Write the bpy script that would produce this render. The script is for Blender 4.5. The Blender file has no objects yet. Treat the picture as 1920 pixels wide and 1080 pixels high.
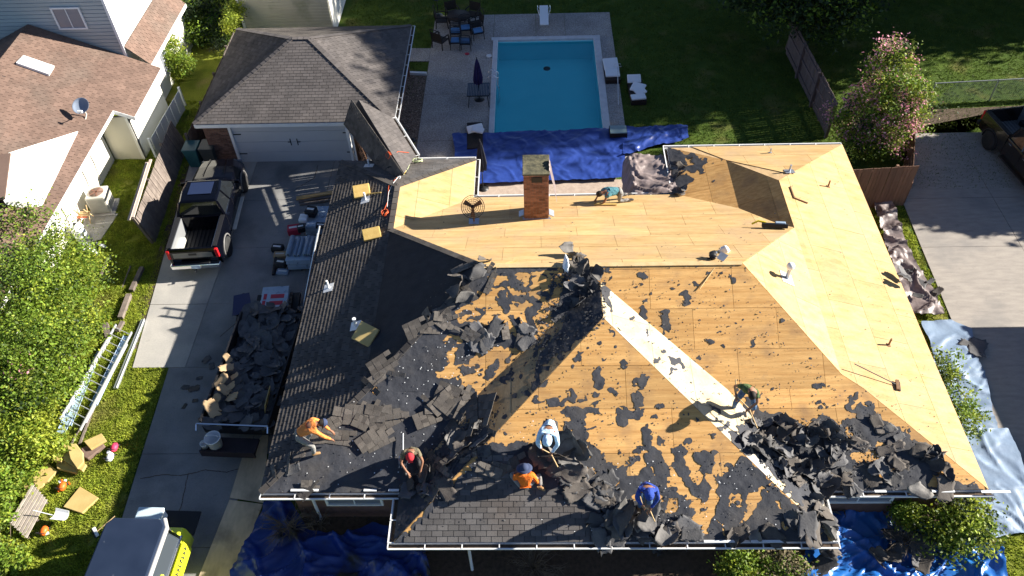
import bpy, math, random
import numpy as np
from mathutils import Vector, Matrix
from mathutils.bvhtree import BVHTree

# ------------------------------------------------------------------ camera, sky, sun, exposure
scene = bpy.context.scene
COL = scene.collection
CAM = Vector((7.7130, -9.7688, 22.9009))
CR = Vector((0.99952375, 0.01081547, -0.02890147))
CU = Vector((0.01158352, 0.7365846, 0.67624622))
CF = Vector((-0.02860229, 0.67625894, -0.73610852))
FPX = 1533.88
cd = bpy.data.cameras.new('camera')
cam = bpy.data.objects.new('camera', cd)
COL.objects.link(cam)
cam.matrix_world = Matrix(((CR.x, CU.x, -CF.x, CAM.x), (CR.y, CU.y, -CF.y, CAM.y), (CR.z, CU.z, -CF.z, CAM.z), (0, 0, 0, 1)))
cd.sensor_width = 36.0
cd.lens = 36.0 * FPX / 1920.0
cd.clip_end = 1500
scene.camera = cam

SUN_TO = Vector((1.0, 0.20, 0.46)).normalized()
sun_el = math.asin(SUN_TO.z)
world = bpy.data.worlds.new('World')
scene.world = world
world.use_nodes = True
wn = world.node_tree.nodes
sky = wn.new('ShaderNodeTexSky')
sky.sky_type = 'NISHITA'
sky.sun_disc = False
sky.sun_elevation = sun_el
sky.sun_rotation = math.atan2(SUN_TO.x, SUN_TO.y)
sky.air_density = 0.45
sky.dust_density = 0.15
sky.ozone_density = 1.5
wn['Background'].inputs['Strength'].default_value = 0.068
world.node_tree.links.new(sky.outputs[0], wn['Background'].inputs['Color'])
sd = bpy.data.lights.new('sun', 'SUN')
sd.energy = 5.0
sd.angle = math.radians(0.53)
sd.color = (1.0, 0.94, 0.84)
sun = bpy.data.objects.new('sun', sd)
COL.objects.link(sun)
sun.rotation_euler = SUN_TO.to_track_quat('Z', 'Y').to_euler()
sun.location = (40, 10, 40)
scene.view_settings.view_transform = 'Standard'
scene.view_settings.look = 'None'
scene.view_settings.gamma = 1.0
scene.view_settings.use_curve_mapping = False
scene.view_settings.exposure = 1.5
scene.cycles.max_bounces = 6
scene.cycles.transparent_max_bounces = 8

# ------------------------------------------------------------------ helpers
rnd = random.Random(7)
R = math.radians
def ray(u, v):
    return (CF + CR * ((u - 960) / FPX) - CU * ((v - 540) / FPX))
def G(u, v, z=0.0):
    d = ray(u, v)
    return CAM + d * ((z - CAM.z) / d.z)

def _hash(ix, iy, seed):
    h = (ix.astype(np.int64) * 374761393 + iy.astype(np.int64) * 668265263 + seed * 982451653) & 0xffffffff
    h = ((h ^ (h >> 13)) * 1274126177) & 0xffffffff
    h = h ^ (h >> 16)
    return (h & 0xffff) / 65535.0
def vnoise(x, y, seed=0):
    x = np.asarray(x, float); y = np.asarray(y, float)
    ix = np.floor(x); iy = np.floor(y)
    fx = x - ix; fy = y - iy
    fx = fx * fx * (3 - 2 * fx); fy = fy * fy * (3 - 2 * fy)
    a = _hash(ix, iy, seed); b = _hash(ix + 1, iy, seed)
    c = _hash(ix, iy + 1, seed); d = _hash(ix + 1, iy + 1, seed)
    return (a + (b - a) * fx) * (1 - fy) + (c + (d - c) * fx) * fy
def fbm(x, y, seed=0, octv=4):
    s = 0; a = .5; f = 1.0
    for i in range(octv):
        s = s + a * (vnoise(np.asarray(x) * f, np.asarray(y) * f, seed + i * 17) * 2 - 1)
        a *= .5; f *= 2.03
    return s

MATS = {}
def mat(name, c1, c2=None, scale=4.0, rough=.85, bump=0.0, bscale=30.0, stretch=(1, 1, 1), tone=0.0, rand=0.0,
        metal=0.0, spec=.3, stain=None, fine=0.0, fscale=40.0, c3=None, s3=1.0, t3=(.55, .7), coat=0.0, trans=0.0, objco=False, rot=0.0, bdist=.02):
    if name in MATS: return MATS[name]
    m = bpy.data.materials.new(name)
    m.use_nodes = True
    nt = m.node_tree; N = nt.nodes; L = nt.links
    b = N['Principled BSDF']
    b.inputs['Roughness'].default_value = rough
    b.inputs['Metallic'].default_value = metal
    b.inputs['Specular IOR Level'].default_value = spec
    if coat: b.inputs['Coat Weight'].default_value = coat
    if objco:
        tc = N.new('ShaderNodeTexCoord'); src = tc.outputs['Object']
    else:
        g = N.new('ShaderNodeNewGeometry'); src = g.outputs['Position']
    mp = N.new('ShaderNodeMapping')
    mp.inputs['Scale'].default_value = stretch
    mp.inputs['Rotation'].default_value = (0, 0, rot)
    L.new(src, mp.inputs['Vector'])
    col = None
    if c2 is None: c2 = c1
    n1 = N.new('ShaderNodeTexNoise'); n1.inputs['Scale'].default_value = scale; n1.inputs['Detail'].default_value = 5
    L.new(mp.outputs[0], n1.inputs['Vector'])
    r1 = N.new('ShaderNodeMapRange'); r1.inputs[1].default_value = .32; r1.inputs[2].default_value = .68
    L.new(n1.outputs['Fac'], r1.inputs[0])
    mx = N.new('ShaderNodeMix'); mx.data_type = 'RGBA'
    mx.inputs[6].default_value = (*c1, 1); mx.inputs[7].default_value = (*c2, 1)
    L.new(r1.outputs[0], mx.inputs[0]); col = mx.outputs[2]
    if c3 is not None:
        n3 = N.new('ShaderNodeTexNoise'); n3.inputs['Scale'].default_value = s3; n3.inputs['Detail'].default_value = 6
        L.new(src, n3.inputs['Vector'])
        r3 = N.new('ShaderNodeMapRange'); r3.inputs[1].default_value = t3[0]; r3.inputs[2].default_value = t3[1]
        L.new(n3.outputs['Fac'], r3.inputs[0])
        m3 = N.new('ShaderNodeMix'); m3.data_type = 'RGBA'; m3.inputs[7].default_value = (*c3, 1)
        L.new(r3.outputs[0], m3.inputs[0]); L.new(col, m3.inputs[6]); col = m3.outputs[2]
    if stain is not None:
        n4 = N.new('ShaderNodeTexNoise'); n4.inputs['Scale'].default_value = 2.7; n4.inputs['Detail'].default_value = 8; n4.inputs['Roughness'].default_value = .7
        L.new(src, n4.inputs['Vector'])
        r4 = N.new('ShaderNodeMapRange'); r4.inputs[1].default_value = .60; r4.inputs[2].default_value = .78; r4.inputs[4].default_value = .55
        L.new(n4.outputs['Fac'], r4.inputs[0])
        m4 = N.new('ShaderNodeMix'); m4.data_type = 'RGBA'; m4.inputs[7].default_value = (*stain, 1)
        L.new(r4.outputs[0], m4.inputs[0]); L.new(col, m4.inputs[6]); col = m4.outputs[2]
    def mul(col, facsock, lo, hi):
        mr = N.new('ShaderNodeMapRange'); mr.inputs[3].default_value = lo; mr.inputs[4].default_value = hi
        L.new(facsock, mr.inputs[0])
        vm = N.new('ShaderNodeVectorMath'); vm.operation = 'SCALE'
        L.new(col, vm.inputs[0]); L.new(mr.outputs[0], vm.inputs['Scale'])
        return vm.outputs[0]
    if fine:
        nf = N.new('ShaderNodeTexNoise'); nf.inputs['Scale'].default_value = fscale; nf.inputs['Detail'].default_value = 3
        L.new(mp.outputs[0], nf.inputs['Vector'])
        col = mul(col, nf.outputs['Fac'], 1 - fine * 1.6, 1 + fine * 1.6)
    if tone:
        at = N.new('ShaderNodeAttribute'); at.attribute_name = 'tone'
        col = mul(col, at.outputs['Fac'], 1 - tone, 1 + tone)
    if rand:
        oi = N.new('ShaderNodeObjectInfo')
        col = mul(col, oi.outputs['Random'], 1 - rand, 1 + rand)
    L.new(col, b.inputs['Base Color'])
    if bump:
        nb = N.new('ShaderNodeTexNoise'); nb.inputs['Scale'].default_value = bscale; nb.inputs['Detail'].default_value = 4
        L.new(mp.outputs[0], nb.inputs['Vector'])
        bp = N.new('ShaderNodeBump'); bp.inputs['Strength'].default_value = bump; bp.inputs['Distance'].default_value = bdist
        L.new(nb.outputs['Fac'], bp.inputs['Height']); L.new(bp.outputs[0], b.inputs['Normal'])
    if trans:
        tr = N.new('ShaderNodeBsdfTranslucent'); L.new(col, tr.inputs['Color'])
        ms = N.new('ShaderNodeMixShader'); ms.inputs[0].default_value = trans
        L.new(b.outputs[0], ms.inputs[1]); L.new(tr.outputs[0], ms.inputs[2])
        L.new(ms.outputs[0], N['Material Output'].inputs['Surface'])
    MATS[name] = m
    return m

class MB:
    def __init__(s): s.v = []; s.f = []; s.m = []; s.t = []; s.T = Matrix.Identity(4); s.sm = []
    def _add(s, vs, fs, mi=0, tone=.5, smooth=False):
        o = len(s.v)
        s.v.extend([tuple(s.T @ Vector(v)) for v in vs])
        for f in fs:
            s.f.append(tuple(i + o for i in f)); s.m.append(mi); s.t.append(tone); s.sm.append(smooth)
        return s
    def box(s, c, d, mi=0, rz=0, M=None, tone=.5):
        x, y, z = d[0] / 2, d[1] / 2, d[2] / 2
        vs = [Vector((a * x, b * y, e * z)) for e in (-1, 1) for b in (-1, 1) for a in (-1, 1)]
        if M is not None: vs = [M @ v for v in vs]
        elif rz: q = Matrix.Rotation(rz, 4, 'Z'); vs = [q @ v for v in vs]
        vs = [v + Vector(c) for v in vs]
        return s._add(vs, [(0, 2, 3, 1), (4, 5, 7, 6), (0, 1, 5, 4), (2, 6, 7, 3), (0, 4, 6, 2), (1, 3, 7, 5)], mi, tone)
    def bar(s, a, b, w, h, mi=0, tone=.5, up=Vector((0, 0, 1))):
        a = Vector(a); b = Vector(b); d = (b - a); l = d.length; d.normalize()
        sx = d.cross(up)
        if sx.length < 1e-4: sx = Vector((1, 0, 0))
        sx.normalize(); sz = sx.cross(d)
        vs = []
        for p in (a, b):
            for i, j in ((-1, -1), (1, -1), (1, 1), (-1, 1)):
                vs.append(p + sx * (i * w / 2) + sz * (j * h / 2))
        return s._add(vs, [(0, 1, 2, 3), (7, 6, 5, 4), (0, 4, 5, 1), (1, 5, 6, 2), (2, 6, 7, 3), (3, 7, 4, 0)], mi, tone)
    def prism(s, poly, z0, z1, mi=0, tone=.5):
        n = len(poly)
        vs = [(p[0], p[1], z0) for p in poly] + [(p[0], p[1], z1) for p in poly]
        fs = [tuple(range(n))[::-1], tuple(range(n, 2 * n))] + [(i, (i + 1) % n, n + (i + 1) % n, n + i) for i in range(n)]
        return s._add(vs, fs, mi, tone)
    def poly(s, pts, mi=0, tone=.5):
        return s._add(pts, [tuple(range(len(pts)))], mi, tone)
    def tube(s, pts, r, n=8, mi=0, cap=True, tone=.5):
        pts = [Vector(p) for p in pts]; rs = r if hasattr(r, '__len__') else [r] * len(pts)
        vs = []; fs = []
        prev = None
        for i, p in enumerate(pts):
            d = (pts[min(i + 1, len(pts) - 1)] - pts[max(i - 1, 0)])
            if d.length < 1e-6: d = Vector((0, 0, 1))
            d.normalize()
            if prev is None:
                a = d.cross(Vector((0, 0, 1)))
                if a.length < 1e-3: a = d.cross(Vector((1, 0, 0)))
            else:
                a = prev - d * prev.dot(d)
            a.normalize(); prev = a; b = d.cross(a)
            for k in range(n):
                t = 2 * math.pi * k / n
                vs.append(p + (a * math.cos(t) + b * math.sin(t)) * rs[i])
        for i in range(len(pts) - 1):
            for k in range(n):
                fs.append((i * n + k, i * n + (k + 1) % n, (i + 1) * n + (k + 1) % n, (i + 1) * n + k))
        s._add(vs, fs, mi, tone, True)
        if cap: s._add(vs[:n], [tuple(range(n))[::-1]], mi, tone); s._add(vs[-n:], [tuple(range(n))], mi, tone)
        return s
    def lathe(s, prof, n=16, mi=0, c=(0, 0, 0), axis='Z', tone=.5):
        vs = []; fs = []
        for (r, z) in prof:
            for k in range(n):
                t = 2 * math.pi * k / n
                p = (r * math.cos(t), r * math.sin(t), z)
                if axis == 'X': p = (z, p[0], p[1])
                if axis == 'Y': p = (p[0], z, p[1])
                vs.append((p[0] + c[0], p[1] + c[1], p[2] + c[2]))
        for i in range(len(prof) - 1):
            for k in range(n): fs.append((i * n + k, i * n + (k + 1) % n, (i + 1) * n + (k + 1) % n, (i + 1) * n + k))
        fs.append(tuple(range(n))[::-1]); fs.append(tuple(range((len(prof) - 1) * n, len(prof) * n)))
        return s._add(vs, fs, mi, tone, True)
    def loft(s, secs, mi=0, smooth=True):
        n = len(secs[0]); vs = [p for q in secs for p in q]; fs = []
        for i in range(len(secs) - 1):
            for k in range(n): fs.append((i * n + k, i * n + (k + 1) % n, (i + 1) * n + (k + 1) % n, (i + 1) * n + k))
        s._add(vs, fs, mi, .5, smooth)
        s._add(secs[0], [tuple(range(n))[::-1]], mi); s._add(secs[-1], [tuple(range(n))], mi)
        return s
    def mesh(s, name, mats):
        me = bpy.data.meshes.new(name)
        me.from_pydata(s.v, [], s.f)
        if not isinstance(mats, (list, tuple)): mats = [mats]
        for m in mats: me.materials.append(m)
        me.polygons.foreach_set('material_index', s.m)
        me.polygons.foreach_set('use_smooth', s.sm)
        at = me.attributes.new('tone', 'FLOAT', 'FACE'); at.data.foreach_set('value', s.t)
        me.update()
        return me
    def build(s, name, mats, parent=None, loc=None, bev=0, kind=None, label=None):
        o = bpy.data.objects.new(name, s.mesh(name, mats)); COL.objects.link(o)
        if parent: o.parent = parent
        if loc: o.location = loc
        if bev:
            md = o.modifiers.new('bevel', 'BEVEL'); md.width = bev; md.segments = 2; md.limit_method = 'ANGLE'
        if kind: o['kind'] = kind
        if label: o['label'] = label
        return o

def empty(name, loc=(0, 0, 0), rz=0, n=None):
    o = bpy.data.objects.new(name, None); COL.objects.link(o); o.empty_display_size = .2
    M = Matrix.Translation(Vector(loc))
    if n is not None: M = M @ n.to_track_quat('Z', 'Y').to_matrix().to_4x4()
    M = M @ Matrix.Rotation(rz, 4, 'Z')
    o.matrix_world = M
    return o
def tag(o, label=None, cat=None, group=None, kind=None):
    if label: o['label'] = label
    if cat: o['category'] = cat
    if group: o['group'] = group
    if kind: o['kind'] = kind
    return o
def thing(name, label, cat, loc, rz=0, group=None, n=None):
    return tag(empty(name, loc, rz, n), label, cat, group)
def copy_tree(o, parent=None):
    c = o.copy(); COL.objects.link(c)
    if parent: c.parent = parent
    for ch in list(o.children): copy_tree(ch, c)
    return c
def bevelify(o, w):
    md = o.modifiers.new('bevel', 'BEVEL'); md.width = w; md.segments = 2; md.limit_method = 'ANGLE'; return o
def npmesh(name, V, F, mats, mi=None, smooth=False, tone=None):
    me = bpy.data.meshes.new(name)
    V = np.asarray(V, np.float32); F = np.asarray(F, np.int32)
    k = F.shape[1]
    me.vertices.add(len(V)); me.vertices.foreach_set('co', V.ravel())
    me.loops.add(F.size); me.loops.foreach_set('vertex_index', F.ravel())
    me.polygons.add(len(F)); me.polygons.foreach_set('loop_start', np.arange(0, F.size, k, dtype=np.int32))
    me.polygons.foreach_set('loop_total', np.full(len(F), k, np.int32))
    for m in (mats if isinstance(mats, (list, tuple)) else [mats]): me.materials.append(m)
    if mi is not None: me.polygons.foreach_set('material_index', np.asarray(mi, np.int32))
    if smooth: me.polygons.foreach_set('use_smooth', np.ones(len(F), bool))
    if tone is not None:
        at = me.attributes.new('tone', 'FLOAT', 'FACE'); at.data.foreach_set('value', np.asarray(tone, np.float32))
    me.update(calc_edges=True); me.validate()
    return me
def link(name, me, parent=None):
    o = bpy.data.objects.new(name, me); COL.objects.link(o)
    if parent: o.parent = parent
    return o

# 2-D polygon clip (Sutherland-Hodgman, clip polygon convex)
def clip(sub, cl):
    out = list(sub)
    n = len(cl)
    ar = sum(cl[i][0] * cl[(i + 1) % n][1] - cl[(i + 1) % n][0] * cl[i][1] for i in range(n))
    if ar < 0: cl = cl[::-1]
    for i in range(n):
        a, b = cl[i], cl[(i + 1) % n]
        ex, ey = b[0] - a[0], b[1] - a[1]
        inp = out; out = []
        if not inp: return []
        for j in range(len(inp)):
            p, q = inp[j], inp[(j + 1) % len(inp)]
            sp = ex * (p[1] - a[1]) - ey * (p[0] - a[0]); sq = ex * (q[1] - a[1]) - ey * (q[0] - a[0])
            if sp >= 0: out.append(p)
            if (sp >= 0) != (sq >= 0):
                t = sp / (sp - sq); out.append((p[0] + (q[0] - p[0]) * t, p[1] + (q[1] - p[1]) * t))
    return out
def area2(p):
    n = len(p)
    return abs(sum(p[i][0] * p[(i + 1) % n][1] - p[(i + 1) % n][0] * p[i][1] for i in range(n))) / 2

# signed distance helpers in numpy (positive inside)
def sd_poly(px, py, poly):
    d = np.full(px.shape, 1e18); ins = np.zeros(px.shape, bool)
    n = len(poly)
    for i in range(n):
        ax, ay = poly[i]; bx, by = poly[(i + 1) % n]
        ex, ey = bx - ax, by - ay; wx, wy = px - ax, py - ay
        t = np.clip((wx * ex + wy * ey) / (ex * ex + ey * ey + 1e-12), 0, 1)
        d = np.minimum(d, (wx - ex * t) ** 2 + (wy - ey * t) ** 2)
        c = ((ay > py) != (by > py)) & (px < (bx - ax) * (py - ay) / ((by - ay) if by != ay else 1e-12) + ax)
        ins ^= c
    return np.where(ins, 1, -1) * np.sqrt(d)
def sd_chain(px, py, ch):
    best = np.full(px.shape, -1e9)
    if len(ch) == 1:
        x, y, r = ch[0]; return r - np.hypot(px - x, py - y)
    for (ax, ay, ar), (bx, by, br) in zip(ch[:-1], ch[1:]):
        ex, ey = bx - ax, by - ay
        t = np.clip(((px - ax) * ex + (py - ay) * ey) / (ex * ex + ey * ey + 1e-9), 0, 1)
        best = np.maximum(best, (ar + (br - ar) * t) - np.hypot(px - ax - ex * t, py - ay - ey * t))
    return best
def contour(xs, ys, F):
    """marching squares on grid; returns verts (x,y), faces, per-face component id"""
    ny, nx = F.shape
    vid = {}; V = []; faces = []
    def gv(i, j):
        k = (i, j)
        if k not in vid: vid[k] = len(V); V.append((xs[i], ys[j]))
        return vid[k]
    def ge(i0, j0, i1, j1):
        k = (i0, j0, i1, j1)
        if k not in vid:
            a = F[j0, i0]; b = F[j1, i1]; t = a / (a - b)
            t = min(max(t, .02), .98)
            vid[k] = len(V); V.append((xs[i0] + (xs[i1] - xs[i0]) * t, ys[j0] + (ys[j1] - ys[j0]) * t))
        return vid[k]
    pos = F > 0
    s = pos[:-1, :-1].astype(int) + pos[1:, :-1] + pos[:-1, 1:] + pos[1:, 1:]
    js, is_ = np.nonzero(s > 0)
    cells = []
    for j, i in zip(js.tolist(), is_.tolist()):
        c = ((i, j), (i + 1, j), (i + 1, j + 1), (i, j + 1)); f = []
        for k in range(4):
            a = c[k]; b = c[(k + 1) % 4]
            pa = pos[a[1], a[0]]; pb = pos[b[1], b[0]]
            if pa: f.append(gv(*a))
            if pa != pb:
                if a < b: f.append(ge(a[0], a[1], b[0], b[1]))
                else: f.append(ge(b[0], b[1], a[0], a[1]))
        if len(f) >= 3: faces.append(tuple(f)); cells.append((i, j))
    par = list(range(len(V)))
    def find(a):
        while par[a] != a: par[a] = par[par[a]]; a = par[a]
        return a
    for f in faces:
        r = find(f[0])
        for q in f[1:]:
            q = find(q)
            if q != r: par[q] = r
    comp = [find(f[0]) for f in faces]
    return V, faces, comp

# ------------------------------------------------------------------ materials
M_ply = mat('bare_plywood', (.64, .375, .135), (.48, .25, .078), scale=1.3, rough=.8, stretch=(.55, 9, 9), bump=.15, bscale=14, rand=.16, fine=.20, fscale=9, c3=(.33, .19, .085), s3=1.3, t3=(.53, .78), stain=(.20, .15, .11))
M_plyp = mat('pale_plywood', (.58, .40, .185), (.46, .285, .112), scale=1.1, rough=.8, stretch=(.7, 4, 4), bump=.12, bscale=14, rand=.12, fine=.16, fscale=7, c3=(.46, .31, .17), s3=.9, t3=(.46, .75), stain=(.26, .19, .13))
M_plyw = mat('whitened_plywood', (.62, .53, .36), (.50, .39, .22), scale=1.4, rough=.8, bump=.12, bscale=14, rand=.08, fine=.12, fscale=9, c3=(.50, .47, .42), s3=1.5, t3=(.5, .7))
M_plyold = mat('old_plywood', (.46, .32, .17), (.36, .24, .12), scale=2.2, rough=.85, stretch=(3, 1, 1), bump=.15, bscale=20, rand=.15, fine=.15, fscale=12)
M_lum = mat('lumber', (.62, .45, .24), (.50, .34, .16), scale=3, rough=.8, stretch=(1, 1, 6), fine=.1, objco=True)
M_board = mat('fence_board', (.22, .125, .08), (.16, .09, .055), scale=5, rough=.85, bump=.3, bscale=20, stretch=(5, 5, .5), rand=.18, fine=.1)
M_grey = mat('weathered_board', (.20, .165, .14), (.13, .105, .09), scale=4, rough=.9, bump=.3, bscale=25, rand=.15, fine=.15)
M_felt = mat('roofing_felt', (.056, .058, .067), (.036, .038, .046), scale=2.5, rough=.8, bump=.5, bscale=9, fine=.18, fscale=25, c3=(.075, .07, .068), s3=1.3, t3=(.5, .75))
M_feltd = mat('torn_felt', (.12, .115, .112), (.07, .07, .075), scale=1.8, rough=.75, bump=.4, bscale=14, rand=.35, fine=.2, fscale=20, objco=True)
M_feltb = mat('old_shingle', (.125, .108, .092), (.085, .074, .066), scale=3, rough=.9, bump=.4, bscale=30, rand=.25, fine=.22, fscale=35, objco=True)
M_shg = mat('shingle_grey', (.125, .117, .112), (.088, .083, .082), scale=1.4, rough=.95, bump=.3, bscale=60, tone=.22, fine=.16, fscale=60, c3=(.10, .085, .075), s3=.5, t3=(.5, .7))
M_shw = mat('shingle_west', (.115, .102, .09), (.08, .072, .066), scale=1.4, rough=1, bump=.15, bscale=60, tone=.2, fine=.16, fscale=60, spec=.1)
M_shb = mat('shingle_brown', (.19, .125, .097), (.14, .092, .072), scale=.8, rough=.95, bump=.3, bscale=50, tone=.14, fine=.14, fscale=50, c3=(.14, .11, .09), s3=.35, t3=(.52, .72))
M_shgar = mat('shingle_garage', (.122, .108, .102), (.09, .081, .078), scale=1.0, rough=.95, bump=.3, bscale=60, tone=.16, fine=.15, fscale=50)
M_white = mat('white_paint', (.80, .80, .78), (.72, .73, .73), scale=3, rough=.5)
M_galv = mat('galvanised', (.55, .58, .62), (.42, .45, .50), scale=5, rough=.38, metal=.7)
M_alum = mat('aluminium', (.75, .76, .78), (.62, .64, .66), scale=8, rough=.4, metal=.6)
M_chrome = mat('chrome', (.85, .86, .88), rough=.12, metal=1)
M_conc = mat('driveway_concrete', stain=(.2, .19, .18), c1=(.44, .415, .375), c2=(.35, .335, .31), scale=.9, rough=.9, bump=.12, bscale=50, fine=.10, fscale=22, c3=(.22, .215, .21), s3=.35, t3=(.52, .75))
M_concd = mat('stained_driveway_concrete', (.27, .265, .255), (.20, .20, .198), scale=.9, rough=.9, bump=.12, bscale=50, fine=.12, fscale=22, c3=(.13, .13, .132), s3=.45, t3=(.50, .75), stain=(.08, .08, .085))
M_concr = mat('driveway_concrete_right', (.38, .34, .295), (.30, .27, .24), stain=(.17, .16, .15), scale=2.2, rough=.9, bump=.12, bscale=50, stretch=(.7, 3, 1), rot=.5, fine=.08, fscale=18, c3=(.22, .21, .20), s3=.4, t3=(.55, .75))
M_agg = mat('exposed_aggregate', (.42, .38, .34), (.33, .30, .28), scale=1.0, rough=.9, bump=.5, bscale=40, fine=.60, fscale=16, c3=(.30, .27, .24), s3=.6, t3=(.5, .7))
M_aggp = mat('pebble_patio', (.50, .40, .32), (.40, .31, .25), scale=6, rough=.9, bump=.5, bscale=40, fine=.3, fscale=35)
M_gravel = mat('gravel', (.30, .22, .16), (.14, .10, .075), scale=14, rough=.95, bump=.8, bscale=24, fine=.5, fscale=30)
M_cope = mat('pool_coping', (.66, .66, .66), (.56, .56, .57), scale=4, rough=.8, fine=.1)
M_plast = mat('pool_plaster', (.34, .93, .97), (.30, .90, .95), scale=1, rough=.8)
M_grass = mat('shade_toned_lawn', (.085, .13, .022), (.055, .095, .016), scale=1.6, rough=1, bump=1.0, bscale=26, fine=.30, fscale=18, c3=(.17, .155, .05), s3=.6, t3=(.55, .74), spec=.1, bdist=.05)  # darker lawn copy, the back garden's tree shade put into its colour
M_lawn = mat('sun_toned_lawn', (.20, .22, .03), (.13, .165, .02), scale=1.6, rough=1, bump=1.0, bscale=26, fine=.30, fscale=18, c3=(.26, .22, .07), s3=.6, t3=(.55, .74), spec=.1, bdist=.05)  # lighter lawn copy for the open strips, sunlight put into its colour
M_bladed = mat('shade_toned_blade', (.11, .15, .02), (.07, .11, .014), scale=2.5, rough=.7, tone=.45, trans=.2, spec=.2)  # darker copy of the blades, tree shade put into the colour
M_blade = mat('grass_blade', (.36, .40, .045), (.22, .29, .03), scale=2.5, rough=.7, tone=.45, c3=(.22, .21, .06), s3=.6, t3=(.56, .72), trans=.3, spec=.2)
M_soil = mat('bare_soil', (.12, .085, .06), (.07, .05, .035), scale=8, rough=1, bump=.5, bscale=30)
M_brick = mat('brick', (.31, .15, .09), (.22, .105, .065), scale=6, rough=.9, tone=.35, fine=.12)
M_brickd = mat('brick_house', (.20, .11, .08), (.14, .08, .06), scale=6, rough=.9, tone=.35, fine=.12)
M_mortar = mat('mortar', (.22, .17, .14), rough=1)
M_mortard = mat('mortar_house', (.16, .14, .13), rough=1)
M_cap = mat('mossy_cap', (.15, .135, .08), (.05, .05, .035), scale=6, rough=.95, bump=.6, bscale=16, fine=.3, fscale=15)
M_blue = mat('blue_tarp', (.028, .062, .29), (.020, .045, .21), scale=2, rough=.36, spec=.5, bump=.55, bscale=5, fine=.1, fscale=6)
M_blueb = mat('bright_blue_tarp', (.02, .16, .50), (.015, .10, .38), scale=1.5, rough=.3, spec=.7, bump=.4, bscale=7, fine=.15, fscale=6)
M_blued = mat('dark_blue_tarp', (.012, .05, .26), (.008, .03, .17), scale=1.5, rough=.4, spec=.5, bump=.5, bscale=7, fine=.15, fscale=6, c3=(.03, .025, .02), s3=.7, t3=(.58, .66))
M_blueg = mat('pale_blue_tarp', (.23, .31, .42), (.18, .25, .36), scale=1.5, rough=.5, spec=.4, bump=.3, bscale=7, fine=.08, fscale=10)
M_brown = mat('brown_tarp', (.24, .19, .18), (.15, .12, .115), scale=2.5, rough=.5, spec=.5, bump=.6, bscale=8, fine=.15, fscale=7)
M_foam = mat('yellow_foam', (.60, .42, .14), (.50, .33, .10), scale=5, rough=.9, bump=.2, bscale=30, rand=.15, objco=True, fine=.08)
M_cush = mat('brown_cushion', (.22, .15, .12), (.17, .115, .09), scale=6, rough=.95, objco=True)
M_black = mat('black_plastic', (.018, .018, .02), rough=.45)
M_rubber = mat('tyre_rubber', (.022, .022, .022), (.035, .035, .035), rough=.8)
M_blkpaint = mat('black_car_paint', (.0015, .0018, .004), rough=.12, spec=.35)
M_brnpaint = mat('dark_brown_car_paint', (.018, .012, .009), rough=.25, spec=.6, coat=.5)
M_lime = mat('lime_paint', (.62, .68, .04), (.55, .62, .04), rough=.35, coat=.3)
M_roofblue = mat('faded_blue_roof', (.022, .034, .065), (.016, .026, .052), scale=1.5, rough=.5, spec=.15, c3=(.12, .14, .18), s3=3, t3=(.68, .75))
M_glassd = mat('tinted_glass', (.012, .014, .016), rough=.06, spec=.8)
M_glassg = mat('window_glass', (.16, .20, .25), (.24, .24, .26), scale=1, rough=.08, spec=.8)
M_red = mat('red_lens', (.55, .015, .02), rough=.25)
M_skin = mat('skin', (.30, .15, .09), (.25, .12, .07), scale=5, rough=.6, objco=True)
M_leaf = mat('leaf_green', (.20, .29, .03), (.11, .19, .022), scale=.9, rough=.55, tone=.5, trans=.35)
M_leafy = mat('leaf_yellow_green', (.34, .38, .04), (.20, .27, .03), scale=1.2, rough=.55, tone=.4, trans=.35)
M_leafd = mat('leaf_dark', (.030, .058, .016), (.018, .036, .010), scale=.8, rough=.6, tone=.5, trans=.2)
M_pink = mat('pink_blossom', (.85, .42, .48), (.72, .28, .36), scale=6, rough=.7, tone=.3, trans=.3)
M_bark = mat('bark', (.16, .12, .09), (.09, .07, .05), scale=8, rough=.95, bump=.5, bscale=20)
M_twig = mat('dry_twig', (.20, .16, .12), (.13, .10, .075), scale=8, rough=.9)
M_siding = mat('lap_siding', (.40, .44, .45), (.36, .40, .41), scale=1, rough=.7)
M_wallw = mat('white_wall', (.78, .76, .68), (.74, .72, .64), scale=1, rough=.7)
M_cream = mat('cream_siding', (.62, .58, .46), (.56, .52, .40), scale=1, rough=.75, c3=(.36, .35, .24), s3=.8, t3=(.58, .75))
M_door = mat('garage_door_paint', (.52, .54, .56), (.49, .51, .53), scale=1, rough=.55)
M_metalb = mat('beige_metal', (.55, .53, .47), (.48, .46, .41), scale=4, rough=.5)
M_teal = mat('teal_bin', (.03, .13, .14), (.025, .10, .11), rough=.5)
M_dgreen = mat('grey_green_bin', (.05, .06, .06), rough=.5)
M_purple = mat('navy_canvas', (.035, .03, .12), (.025, .02, .08), scale=4, rough=.9)
M_wick = mat('brown_wicker', (.035, .024, .02), (.02, .014, .012), scale=30, rough=.7, bump=.5, bscale=60, objco=True)
M_bcush = mat('blue_cushion', (.10, .26, .50), (.08, .20, .40), scale=5, rough=.8, objco=True)
M_wcush = mat('white_cushion', (.84, .86, .87), rough=.85)
M_glasst = mat('glass_tabletop', (.20, .28, .28), rough=.05, spec=1)
M_hose = mat('orange_hose', (.60, .10, .03), rough=.5)
M_rope = mat('pale_rope', (.55, .60, .35), (.45, .5, .3), rough=.9)
M_orange = mat('orange_shirt', (.85, .20, .02), (.75, .15, .015), scale=4, rough=.85, objco=True, bump=1.0, bscale=9, bdist=.05, fine=.18, fscale=9)
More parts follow.
